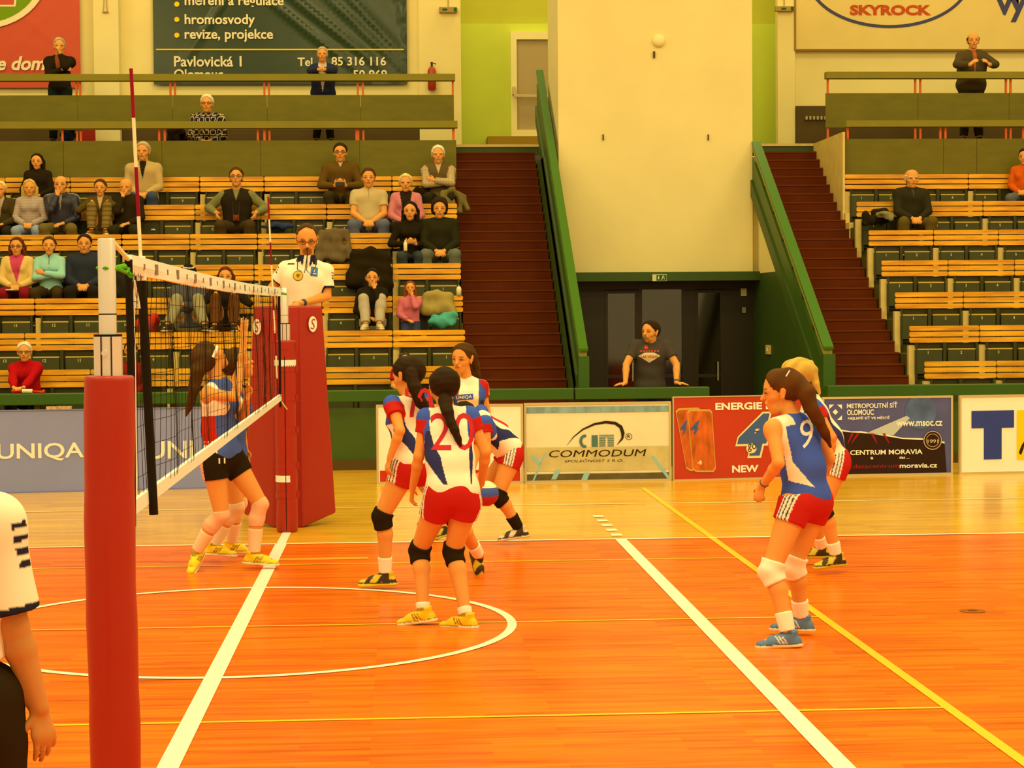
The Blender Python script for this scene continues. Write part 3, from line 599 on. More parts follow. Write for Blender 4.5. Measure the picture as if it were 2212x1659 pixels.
for (x0_, y0_, x1_, y1_, w_) in ((1150, 1038, 1176, 978, 5), (1190, 1036, 1200, 1015, 14), (1255, 1037, 1262, 1021, 16), (1405, 985, 1443, 1036, 10), (1146, 985, 1160, 1003, 12)):
    p = at(x0_, y0_); q = at(x1_, y1_); ww_ = w_/180; m_.cut(); lay(m_, [(p[0], p[1]), (p[0]+ww_*0.8, p[1]), (q[0]+ww_*0.8, q[1]), (q[0], q[1])], a, ax, n, 2)
m_.build('light_streak', mat('cyan_streak', O(150, 176, 128), 0.4), t)
m_ = MB(); pts = [(1224, 962), (1238, 943), (1258, 926), (1283, 914), (1308, 909), (1330, 911), (1344, 920), (1349, 935), (1346, 948), (1333, 961)]; ww_ = [0.5, 2, 3.2, 4.5, 5.5, 6.5, 7.5, 7.5, 4.5, 0.8]
P = [at(*p_) for p_ in pts]
for i in range(len(P)-1):
    d0 = unit(np.append(P[min(i+1, len(P)-1)]-P[max(i-1, 0)], 0)); d1 = unit(np.append(P[min(i+2, len(P)-1)]-P[i], 0)); n0 = np.array([d0[1], -d0[0]]); n1 = np.array([d1[1], -d1[0]])
    lay(m_, [tuple(P[i]), tuple(P[i+1]), tuple(P[i+1]+n1*ww_[i+1]/180), tuple(P[i]+n0*ww_[i]/180)], a, ax, n, 3)
btext(m_, 'COMMODUM', at, a, ax, n, 1186, 988, 1396, 970, 3, 0.0, 0.18); btext(m_, 'SPOLEČNOST S R.O.', at, a, ax, n, 1219, 999, 1346, 990, 3, 0.0, 0.18)
m_.cut(); c = at(1358, 943)
for qd in ring2d(c[0], c[1], 0.034, 0.034, 0.006, n=24): lay(m_, qd, a, ax, n, 3)
btext(m_, 'R', at, a, ax, n, 1355, 946, 1361, 939, 3); m_.build('lettering', M_pk, t)
m_ = MB(); c = at(1263, 953)
for qd in ring2d(c[0], c[1], 0.03, 0.045, 0.035, math.radians(70), math.radians(290), 16): lay(m_, qd, a, ax, n, 3)
p = at(1262, 966)
lay(m_, [(p[0], p[1]), (p[0]+0.06, p[1]), (p[0]+0.06, p[1]+0.05), (p[0], p[1]+0.05)], a, ax, n, 3) if False else None
p = at(1278, 965); q = at(1291, 940); lay(m_, [(p[0], p[1]), (q[0], p[1]), (q[0], q[1]), (p[0], q[1])], a, ax, n, 3)
for k in range(7):
    yy = 939+k*3.8; pa, qa = at(1294, yy+2), at(1326, yy)
    if k < 2: lay(m_, [(pa[0], pa[1]), (qa[0], pa[1]), (qa[0], qa[1]), (pa[0], qa[1])], a, ax, n, 3)
    else:
        for (xa_, xb_) in ((1294, 1308), (1312, 1326)): pa, qa = at(xa_, yy+2), at(xb_, yy); lay(m_, [(pa[0], pa[1]), (qa[0], pa[1]), (qa[0], qa[1]), (pa[0], qa[1])], a, ax, n, 3)
m_.build('emblem', mat('emblem_teal', O(84, 108, 72), 0.5), t)
# 4 red drinks board
t, a, ax, n, at, L_, h = board(1454, 1038, 1771, 1030, 1.0, 'red board picturing two orange drink cans with a blue numeral emblem', mat('red_sheet', O(190, 48, 12), 0.4, 0.4, 0.04, 2), M_al, 0.012)
m_ = MB(); btext(m_, 'ENERGIE D', at, a, ax, n, 1545, 886, 1672, 868, 2, 0.035); btext(m_, 'NEW', at, a, ax, n, 1581, 1021, 1638, 1004, 2, 0.035); m_.build('lettering', M_pw, t)
def can(x_off, k, tilt):
    P4 = [at(1466+x_off, 888), at(1538+x_off*0.6, 888), at(1547+x_off*0.3, 1016), at(1484+x_off*0.4, 1016)]
    return [tuple(p_) for p_ in P4]
m_ = MB(); m_.m = 0
can1 = [tuple(at(*p_)) for p_ in ((1484, 889), (1489, 884), (1533, 884), (1538, 889), (1546, 1012), (1541, 1020), (1503, 1020), (1496, 1014))]
can2 = [tuple(at(*p_)) for p_ in ((1459, 888), (1465, 882), (1507, 880), (1513, 884), (1521, 1010), (1512, 1017), (1490, 1017), (1482, 1012))]
lay(m_, can2, a, ax, n, 1); m_.m = 1; lay(m_, [tuple(np.array(p_)*0.94+np.mean(can2, 0)*0.06) for p_ in can2], a, ax, n, 2)
m_.m = 0; lay(m_, can1, a, ax, n, 3); m_.m = 1; lay(m_, [tuple(np.array(p_)*0.94+np.mean(can1, 0)*0.06) for p_ in can1], a, ax, n, 4)
m_.build('can_picture', [mat('can_edge', O(208, 150, 48), 0.4), mat('can_orange', O(198, 84, 12), 0.4, 0.4, 0.35, 14, (1, 1, 0.4))], t)
m_ = MB(); btext(m_, '4', at, a, ax, n, 1490, 938, 1510, 908, 5, 0.02, 0.3); btext(m_, '4', at, a, ax, n, 1468, 938, 1484, 908, 3, 0.02, 0.3); btext(m_, '4', at, a, ax, n, 1592, 985, 1662, 893, 3, 0.05, 0.25); m_.build('blue_numeral', mat('numeral_blue', O(72, 88, 102), 0.5), t)
m_ = MB(); btext(m_, '4', at, a, ax, n, 1588, 990, 1667, 889, 2, 0.085, 0.25)
for k_ in range(4): pass
p = at(1613, 984); m_.flat([(0.065*math.cos(i*math.pi/10), 0.06*math.sin(i*math.pi/10)) for i in range(20)], a+ax*(p[0]+0.055)+ZP*(p[1]+0.085)+n*0.007, ax, ZP)
btext(m_, '4', at, a, ax, n, 1506, 1004, 1516, 994, 5)
m_.build('numeral_outline', mat('outline_cream', O(240, 200, 110), 0.5), t)
m_ = MB(); btext(m_, 'go', at, a, ax, n, 1615, 976, 1633, 958, 5, 0.0); m_.build('small_lettering', M_pk, t)
# 5 blue over black board with torn edge
t, a, ax, n, at, L_, h = board(1776, 1030, 2058, 1025, 0.965, 'dark board, blue above a torn white edge and black below, with web addresses', mat('navy_photo_sheet', O(80, 76, 92), 0.4, 0.4, 0.15, 3), M_al)
tear = [(1790, 928), (1815, 931), (1838, 934), (1860, 935), (1890, 938), (1920, 943), (1950, 948), (1985, 950), (2012, 950), (2040, 958)]
pt = [at(*p_) for p_ in tear]; pb = [at(1779, 1024), at(2052, 1020)]
rx_ = at(2036, 940)[0]
m_ = MB(); lay(m_, [(0.03, 0.03), (rx_+0.05, 0.03)]+[(min(p_[0], rx_+0.03), p_[1]) for p_ in pt[::-1]]+[(0.03, pt[0][1])], a, ax, n, 1); m_.build('black_field', mat('black_print_field', O(52, 30, 12), 0.4), t)
m_ = MB(); lay(m_, [tuple(p_) for p_ in pt]+[(p_[0], p_[1]+0.012+0.008*(i % 2)) for i, p_ in list(enumerate(pt))[::-1]], a, ax, n, 2)
btext(m_, 'METROPOLITNÍ SÍŤ', at, a, ax, n, 1829, 882, 1938, 867, 3, 0.02); btext(m_, 'OLOMOUC', at, a, ax, n, 1829, 897, 1887, 884, 3, 0.02); btext(m_, 'NEJLEPŠÍ SÍŤ VE MĚSTĚ', at, a, ax, n, 1831, 908, 1921, 898, 3); btext(m_, 'www.msoc.cz', at, a, ax, n, 1936, 921, 2035, 909, 3, 0.02)
btext(m_, 'CENTRUM MORAVIA', at, a, ax, n, 1836, 983, 1992, 970, 3, 0.02); btext(m_, 'a', at, a, ax, n, 1880, 992, 1886, 987, 3); btext(m_, 'dat ...', at, a, ax, n, 1942, 991, 1964, 985, 3); btext(m_, 'moravia.cz', at, a, ax, n, 1943, 1011, 2024, 1000, 3, 0.02)
for (xx, yy, sx_, sy_) in ((1796, 882, 1, 1), (1813, 882, -1, 1), (1813, 899, -1, -1)):
    m_.cut(); p = at(xx, yy); lay(m_, [(p[0]-0.03*sx_*-1, p[1]-0.045*sy_*-1), (p[0]+0.03*sx_*-1, p[1]+0.045*sy_), (p[0]+0.03*sx_*-1, p[1]-0.01*sy_)], a, ax, n, 3)
m_.cut(); p = at(1804, 890); lay(m_, [(p[0]-0.035, p[1]), (p[0], p[1]-0.035), (p[0]+0.035, p[1]), (p[0], p[1]+0.035)], a, ax, n, 3)
m_.build('white_lettering', M_pw, t)
m_ = MB(); btext(m_, '.datacentrum', at, a, ax, n, 1838, 1012, 1942, 1001, 3, 0.015)
for (x0_, x1_) in ((1838, 1830), (1850, 1838), (1880, 1893), (1905, 1920)): m_.cut(); p = at(x0_, 936); q = at(x1_, 958); lay(m_, [(p[0], p[1]), (p[0]+0.04, p[1]), (q[0]+0.01, q[1]), (q[0], q[1])], a, ax, n, 2)
m_.build('red_lettering', mat('crimson_print', O(150, 26, 26), 0.5), t)
c = at(1988, 890); m_ = MB(); lay(m_, [(c[0]+0.20*math.cos(i*math.pi/16), c[1]+0.21*math.sin(i*math.pi/16)) for i in range(32)], a, ax, n, 1); m_.build('globe_picture', mat('globe_blue', O(72, 88, 96), 0.3, 0.5, 0.35, 4), t)
m_ = MB()
lay(m_, [tuple(at(1870, 936)), tuple(at(1930, 940)), tuple(at(1965, 903)), tuple(at(1958, 898))], a, ax, n, 2); m_.build('light_beam', mat('beam_pale', O(190, 180, 130), 0.4), t)
c = at(2014, 951); m_ = MB()
lay(m_, [(c[0]+0.12*math.cos(i*math.pi/16), c[1]+0.12*math.sin(i*math.pi/16)) for i in range(32)], a, ax, n, 3); m_.m = 1
for qd in ring2d(c[0], c[1], 0.105, 0.105, 0.01, n=32)+ring2d(c[0], c[1], 0.075, 0.075, 0.006, n=32): lay(m_, qd, a, ax, n, 4)
btext(m_, '1991', at, a, ax, n, 2003, 957, 2026, 949, 4, 0.02); m_.build('round_seal', [MATS['black_print_field'], mat('seal_print', O(200, 160, 96), 0.5)], t)
# 6 white board with big letters
t, a, ax, n, at, L_, h = board(2072, 1025, 2420, 1017, 0.965, 'white board with a huge navy capital and a yellow block beside it', MATS['white_sheet'], M_al)
m_ = MB(); btext(m_, 'T', at, a, ax, n, 2098, 993, 2190, 886, 2, 0.12); m_.build('navy_letter', mat('letter_navy', O(56, 62, 96), 0.5), t)
m_ = MB(); p = at(2196, 993); q = at(2330, 884); lay(m_, [(p[0], p[1]), (q[0], p[1]), (q[0], q[1]), (p[0], q[1])], a, ax, n, 1); m_.build('yellow_block', M_by, t)
m_ = MB(); P = [at(*p_) for p_ in ((2200, 978), (2206, 962), (2214, 950), (2226, 940), (2240, 936))]
for i in range(4): lay(m_, [tuple(P[i]), tuple(P[i+1]), tuple(P[i+1]+V3(0.03, -0.035, 0)[:2]), tuple(P[i]+V3(0.03, -0.03, 0)[:2])], a, ax, n, 2)
m_.build('swirl_letter', M_pk, t)
# ---- net, posts, antennas
M_pole = mat('brushed_pole', O(252, 226, 150), 0.3, 0.5, metal=0.75); M_pad = mat('red_pad_vinyl', O(164, 30, 3), 0.38, 0.5, bump=0.12, nscale=3, stretch=(1, 1, 0.5)); M_padf = mat('red_pad_far', O(162, 30, 6), 0.4, 0.45, bump=0.1, nscale=3)
M_grn = mat('green_rope', O(84, 160, 10), 0.6); M_blkc = mat('black_cord', O(30, 22, 6), 0.6); M_band = mat('white_net_band', O(228, 222, 150), 0.6, 0.3)
def net_post(x, y, r1, r2, rp, ztop, zj, zpad, label, straps):
    t = thing('net_post', label, 'net post', (x, y, 0))
    MB().tube([(x, y, zj-0.05), (x, y, ztop-0.006), (x, y, ztop)], [r1, r1, r1*0.94], 48, cap=False).tube([(x, y, ztop-0.001), (x, y, ztop)], [r1*0.94, r1*0.94], 32).build('upper_tube', M_pole, t, smooth=True)
    MB().tube([(x, y, 0), (x, y, zj)], r2, 32).build('lower_tube', M_pole, t)
    MB().tube([(x, y, zj), (x, y, zj+0.008)], r2*0.99, 32).tube([(x, y, zj+0.08), (x, y, zj+0.084)], r1*1.02, 32).box(x-0.02, x-0.017, y-r2-0.002, y-r2+0.01, zpad, zj).box(x+0.018, x+0.021, y-r2-0.002, y-r2+0.01, zpad, zj).build('seam_ring', M_blkc, t)
    zz = [0.0, 0.02]; rr = [rp*0.9, rp]; n = 14
    for k in range(1, n+1): zz.append(0.02+(zpad-0.04)*k/n); rr.append(rp*(1+0.02*math.sin(k*2.1)))
    zz += [zpad-0.008, zpad]; rr += [rp*0.98, rp*0.9]
    MB().tube([(x+0.004*math.sin(z*4), y, z) for z in zz], rr, 36).build('pad', M_pad if straps is None else M_padf, t, smooth=True)
    if straps:
        for z in straps: MB().tube([(x, y, z-0.03), (x, y, z+0.03)], rp*1.03, 28).build('white_strap', M_band, t)
        b = MB()
        for z in (0.35, 0.62, 0.95, 1.25, 1.52, 1.72): b.cut(); b.tube([(x, y, z-0.03), (x, y, z+0.03)], rp*1.03, 24).box(x+rp*0.85, x+rp*1.22, y-rp*0.3, y-rp*0.1, z-0.03, z+0.03)
        b.build('red_strap', M_padf, t)
        MB().box(x-0.003, x+0.003, y-rp*1.04, y-rp*0.9, 0.02, zpad-0.15).build('seam', M_blkc, t)
    else:
        MB().tube([(x-0.006, y-r2-0.006, zj-0.06), (x-0.006, y-r2+0.02, zj-0.06)], 0.011, 10).build('rivet', M_pole, t)
        MB().bar((x-rp-0.02, y-0.05, 0.3), (x-rp+0.01, y-0.05, 0.3), 0.02, 0.03).build('buckle', M_blkc, t)
    return t
NX, NY = -0.035, -5.42
PP = onY(230, 520, NY)
post_near = net_post(PP[0], NY, 0.0325, 0.052, 0.092, onY(230, 515, NY)[2], onY(235, 727, NY)[2], onY(235, 811, NY)[2], 'near net post, bare metal tube above a tall red padded sleeve', None)
FY = 5.45
PF = onY(622, 900, FY)
net_post(PF[0]-0.02, FY, 0.036, 0.05, 0.098, onY(612, 622, FY)[2], onY(615, 700, FY)[2], onY(620, 735, FY)[2], 'far net post in a red strapped pad in front of the referee stand', (onY(620, 784, FY)[2], onY(620, 1033, FY)[2]))
nt_ = thing('volleyball_net', 'black volleyball net with white top and bottom bands strung between the posts', 'net', (0, 0, 1.24))
zt0, zt1 = 2.265, 2.255; y0, y1 = -4.93, 4.62; zb0, zb1 = 1.25, 1.265
def ztop(y): return zt0+(zt1-zt0)*(y-y0)/(y1-y0)-0.02*math.sin(math.pi*(y-y0)/(y1-y0))
def zbot(y): return zb0+(zb1-zb0)*(y-y0)/(y1-y0)
def sag(y, z): return 0.02*math.sin(y*2.3)*math.sin(3*z)+0.014*math.sin(y*7.1+z*2)
ny = 40; b = MB(); vs = []; fs = []
ny = 48
for i in range(ny+1):
    y = y0+(y1-y0)*i/ny; z = ztop(y)
    vs += [(-0.012, y, z), (-0.016, y, z-0.04), (-0.012+0.006*math.sin(y*3), y, z-0.075), (0.012+0.006*math.sin(y*3), y, z-0.075), (0.016, y, z-0.04), (0.012, y, z)]
for i in range(ny):
    for k in range(6): fs.append((i*6+k, i*6+(k+1) % 6, (i+1)*6+(k+1) % 6, (i+1)*6+k))
fs += [tuple(range(6)), tuple(range(ny*6, ny*6+6))]
b.add(vs, fs).build('top_band', M_band, nt_)
b = MB(); vs = []; fs = []
for i in range(ny+1):
    y = y0+(y1-y0)*i/ny; z = zbot(y)+0.05; vs += [(-0.01, y, z), (-0.012, y, z-0.055), (0.012, y, z-0.055), (0.01, y, z)]
for i in range(ny):
    for k in range(4): fs.append((i*4+k, i*4+(k+1) % 4, (i+1)*4+(k+1) % 4, (i+1)*4+k))
fs += [(0, 1, 2, 3), (ny*4, ny*4+1, ny*4+2, ny*4+3)]
b.add(vs, fs).build('bottom_band', M_band, nt_)
b = MB()
def strand(pts, r): b.tube(pts, r, 4, cap=False)
for i in range(96):
    y = y0+0.03+(y1-y0-0.06)*i/95
    zs = np.linspace(zbot(y)+0.04, ztop(y)-0.07, 7); strand([(sag(y, z), y+0.012*math.sin(z*5+y), z) for z in zs], 0.0014)
for j in range(1, 9):
    ys = np.linspace(y0, y1, 46); strand([(sag(y, zbot(y)+(ztop(y)-zbot(y))*j/9.5), y, zbot(y)+0.02+(ztop(y)-0.05-zbot(y))*j/9.5) for y in ys], 0.0013)
b.build('netting', M_blkc, nt_)
MB().tube([(0, y0, ztop(y0)-0.02), (0.004, y0, 1.8), (0, y0-0.01, 1.2)], 0.016, 8).cut().tube([(0, y1, ztop(y1)), (0, y1, 1.2)], 0.012, 8).build('side_cord', M_blkc, nt_)
MB().tube([(0, y0, ztop(y0)-0.02), (PP[0]+0.02, NY+0.036, ztop(y0)+0.03)], 0.009, 8).cut().tube([(0, y1, ztop(y1)-0.03), (PF[0], FY-0.04, ztop(y1)-0.04)], 0.008, 8).cut().tube([(0.0, y0+0.13, ztop(y0)-0.02), (0.0, y0+0.13, 1.4), (0, y0+0.1, 1.24)], 0.005, 6).build('tension_cord', M_band, nt_)
b = MB(); zz = ztop(y0)-0.065
b.tube([(PP[0], NY-0.034, zz), (PP[0]-0.034, NY, zz+0.002), (PP[0], NY+0.034, zz), (PP[0]+0.034, NY, zz-0.003), (PP[0], NY-0.034, zz)], 0.0065, 8); b.build('rope_loop', M_grn, post_near); b = MB()
b.tube([(PP[0]+0.02, NY+0.046, zz), (0.01, y0-0.2, zz+0.015), (0.0, y0-0.05, zz), (0.02, y0-0.08, zz-0.02)], 0.011, 8).tube([(PP[0]+0.03, NY+0.046, zz), (0.02, y0-0.22, zz-0.01), (0, y0, zz+0.01)], 0.007, 8)
b.cut(); b.tube([(PF[0], FY-0.06, ztop(y1)-0.05), (0, y1+0.05, ztop(y1)-0.05)], 0.01, 6)
b.build('green_rope', M_grn, nt_)
b = MB()
for k in range(4): b.tube([(0.005, y0+0.06+0.02*k, ztop(y0)-0.1), (0.01*k-0.02, y0+0.14+0.01*k, ztop(y0)-0.16), (0.012*k-0.02, y0+0.12+0.02*k, ztop(y0)-0.21)], 0.005, 6)
b.cut(); b.tube([(0, y1, zb1), (PF[0], FY-0.12, zb1-0.12)], 0.006, 6).build('loose_lace', M_band, nt_)
b = MB(); i = 0; y = y0+0.35
while y < y1-0.1:
    big = i % 2; hw = 0.05 if big else 0.02; z = ztop(y)-0.037; hh_ = 0.022 if big else 0.012
    b.add([(0.0172, y-hw, z-hh_), (0.0172, y+hw, z-hh_), (0.0172, y+hw, z+hh_), (0.0172, y-hw, z+hh_)], [(0, 1, 2, 3)]); b.add([(-0.0172, y-hw, z-hh_), (-0.0172, y+hw, z-hh_), (-0.0172, y+hw, z+hh_), (-0.0172, y-hw, z+hh_)], [(0, 1, 2, 3)]); y += 0.4; i += 1
b.build('band_print', mat('band_print_grey', O(140, 112, 70), 0.6), nt_)
def antenna(xb, yb, zb, xt, yt, zt, label, z_white=None):
    t = thing('net_antenna', label, 'antenna', (xb, yb, zb))
    a = np.array([xb, yb, zb]); c = np.array([xt, yt, zt]); n = 9
    M_r, M_w = mat('antenna_red', O(138, 14, 24), 0.4), mat('antenna_white', O(238, 205, 120), 0.4)
    for k in range(n):
        MB().tube([a+(c-a)*k/n, a+(c-a)*(k+1)/n], 0.0075, 10).build('red_segment' if (n-1-k) % 2 == 0 else 'white_segment', M_r if (n-1-k) % 2 == 0 else M_w, t)
    return t
A0 = onX(310, 1085, 0.028); A1 = onY(283, 148, -4.5)
an = antenna(A0[0], -4.5, A0[2] if False else 1.22, A1[0], -4.5, A1[2], 'tall red and white antenna at the near end of the net')
_l = lambda z: np.array([A0[0]+(A1[0]-A0[0])*(z-1.22)/(A1[2]-1.22), -4.5, z])
MB().tube([_l(1.2), _l(1.8), _l(2.17)], 0.019, 10).build('pocket', M_blkc, an)
MB().tube([_l(2.17), _l(2.27)], 0.02, 10).build('pocket_top', M_band, an)
B1 = onY(579, 425, 4.5); B0 = onY(596, 640, 4.5)
antenna(B0[0]+0.01, 4.5, 1.26, B1[0], 4.5, B1[2], 'slim red and white antenna at the far end of the net, before the referee')
# ---- referee stand with padded front
rs = thing('referee_stand', 'tall red padded referee stand with an oval emblem behind the far post', 'referee stand', (0, 6.2, 0))
zt = 2.1
def pad(pts_b, pts_t, nm='pad_panel', zb=None):
    zb = zb or [0.0]*len(pts_b)
    b = MB(); vs = [(*p, z) for p, z in zip(pts_b, zb)]+[(*p, zt) for p in pts_t]; n = len(pts_b)
    b.add(vs, [tuple(range(n)), tuple(range(n, 2*n))]+[(i, (i+1) % n, n+(i+1) % n, n+i) for i in range(n)]); return b.build(nm, M_padf, rs, bevel=0.02)
pad([(-0.16, 5.82), (0.135, 5.79), (0.135, 5.9), (-0.16, 5.93)], [(-0.13, 5.88), (0.125, 5.86), (0.125, 5.95), (-0.13, 5.97)], 'front_pad')
pad([(0.125, 5.77), (0.435, 6.12), (0.36, 6.2), (0.06, 5.9)], [(0.115, 5.84), (0.327, 6.06), (0.26, 6.13), (0.06, 5.95)], 'side_pad', [0.0, 0.10, 0.10, 0.0])
pad([(-0.15, 5.80), (-0.46, 6.12), (-0.39, 6.2), (-0.07, 5.93)], [(-0.12, 5.86), (-0.335, 6.06), (-0.27, 6.13), (-0.06, 5.97)], 'side_pad', [0.0, 0.10, 0.10, 0.0])
M_dpad = mat('dark_red_fold', O(108, 14, 4), 0.5)
MB().box(-0.24, 0.24, 6.2, 6.8, 0.98, 1.03).build('platform', M_blk, rs)
b = MB()
for sx in (-0.12, 0.12):
    for sy in (6.3, 6.72): b.tube([(sx, sy, 0), (sx*0.9, sy, 1.0 if sy < 6.5 else 1.9)], 0.02, 8)
for k in range(4): b.tube([(-0.12, 6.72, 0.2+k*0.22), (0.12, 6.72, 0.2+k*0.22)], 0.015, 8)
b.build('frame', M_blk, rs)
def oval_s(px_, py_, Y, slope):
    p = onY(px_, py_, Y); ax = unit((1, slope, 0)); n = unit(np.cross(ax, ZP)); o = p+n*0.03
    m1 = MB(); m1.flat([(0.055*math.cos(i*math.pi/14), 0.075*math.sin(i*math.pi/14)) for i in range(28)], o, ax, ZP); m1.build('emblem_oval', M_pw, rs)
    m2 = MB(); m2.text('S', o+n*0.003-ZP*0.05, ax, ZP, height=0.10, width=0.06, anchor='c', bold=-0.005, shear=0.2); m2.build('emblem_letter', M_padf, rs)
oval_s(671, 700, 5.955, 1.04); oval_s(560, 706, 5.98, -0.93)
q = onY(683, 657, 6.5); t = thing('card', 'small orange card on the rim of the referee stand', 'card', q)
MB().box(q[0]-0.03, q[0]+0.03, 6.45, 6.5, q[2]-0.015, q[2]+0.012).build('card_sheet', M_by, t)
# ball
bc = onY(1050, 1066, 3.3)
bl = thing('volleyball', 'red, white and blue volleyball low beside the bending player', 'ball', bc)
b = MB(); vs = []; fs = []; R_ = 0.105; nu, nv = 28, 18; mi = []
for j in range(nv+1):
    for i in range(nu): th = math.pi*j/nv; ph = 2*math.pi*i/nu; vs.append(bc+R_*np.array([math.sin(th)*math.cos(ph), math.sin(th)*math.sin(ph), math.cos(th)]))
for j in range(nv):
    for i in range(nu):
        b.m = 0 if j < 6 else (1 if j < 10 else 2)
        b.add([vs[j*nu+i], vs[j*nu+(i+1) % nu], vs[(j+1)*nu+(i+1) % nu], vs[(j+1)*nu+i]], [(0, 1, 2, 3)])
b.build('ball_skin', [M_bw, mat('ball_blue', O(70, 84, 112), 0.5), mat('ball_red', O(176, 38, 20), 0.5)], bl, smooth=True)
q = onY(996, 639, row_y(3)+0.012); t = thing('bottle', 'white bottle standing on the end of a bench back by the stairs', 'bottle', q)
zq = row_f(3)+0.87; MB().tube([(q[0]-0.03, q[1], zq), (q[0]-0.03, q[1], zq+0.1), (q[0]-0.03, q[1], zq+0.125), (q[0]-0.03, q[1], zq+0.13)], [0.036, 0.036, 0.024, 0.014], 14).build('bottle_body', M_bw, t, smooth=True); MB().tube([(q[0]-0.03, q[1], zq+0.13), (q[0]-0.03, q[1], zq+0.15)], 0.016, 10).build('cap', M_grey, t)
# small things on the barrier
q = onY(130, 878, 12.4); t = thing('paper_sheet', 'folded printed paper tucked under the barrier rail', 'paper', q)
MB().box(q[0]-0.16, q[0]+0.16, 12.3, 12.33, 0.81, 0.87).build('sheet', mat('printed_paper', O(196, 150, 80), 0.6, 0.3, 0.4, 20), t)
# ================================================================== FIGURES: bodies as one continuous surface grown from a skeleton
def smin(a, b, k):
    h = np.clip(0.5+0.5*(b-a)/k, 0, 1); return b*(1-h)+a*h-k*h*(1-h)
class Prim:
    """tapered limb between a and b (optionally flattened along n by fl)"""
    __slots__ = ('tag', 'a', 'b', 'ra', 'rb', 'n', 'fl', 'k', 't0', 't1')
    def __init__(s, tag, a, b, ra, rb, n=None, fl=1.0, k=0.02, t0=0.0, t1=1.0):
        s.tag = tag; s.a = np.asarray(a, float); s.b = np.asarray(b, float); s.ra = ra; s.rb = rb; s.n = None if n is None else unit(n); s.fl = fl; s.k = k; s.t0 = t0; s.t1 = t1
    def box(s, m):
        r = max(s.ra, s.rb)+m
        return np.minimum(s.a, s.b)-r, np.maximum(s.a, s.b)+r
    def dist(s, X, Y, Z, inf=0.0, flare=0.0, cut=None):
        px, py, pz = X-s.a[0], Y-s.a[1], Z-s.a[2]; d = s.b-s.a
        if s.n is not None and s.fl != 1.0:
            q = (px*s.n[0]+py*s.n[1]+pz*s.n[2])*(1/s.fl-1); px, py, pz = px+s.n[0]*q, py+s.n[1]*q, pz+s.n[2]*q
            d = d+s.n*np.dot(d, s.n)*(1/s.fl-1)
        L2 = float(d@d)+1e-12; t0 = (px*d[0]+py*d[1]+pz*d[2])/L2; t = np.clip(t0, 0, 1)
        ex, ey, ez = px-d[0]*t, py-d[1]*t, pz-d[2]*t
        r = s.ra+inf+(s.rb-s.ra+flare)*t
        D = np.sqrt(ex*ex+ey*ey+ez*ez)-r
        if cut is not None: D = np.maximum(D, (t0-cut)*math.sqrt(L2))
        return D
    def tglob(s, P):
        d = s.b-s.a; t = np.clip(((P-s.a)@d)/(d@d+1e-12), 0, 1); return s.t0+(s.t1-s.t0)*t
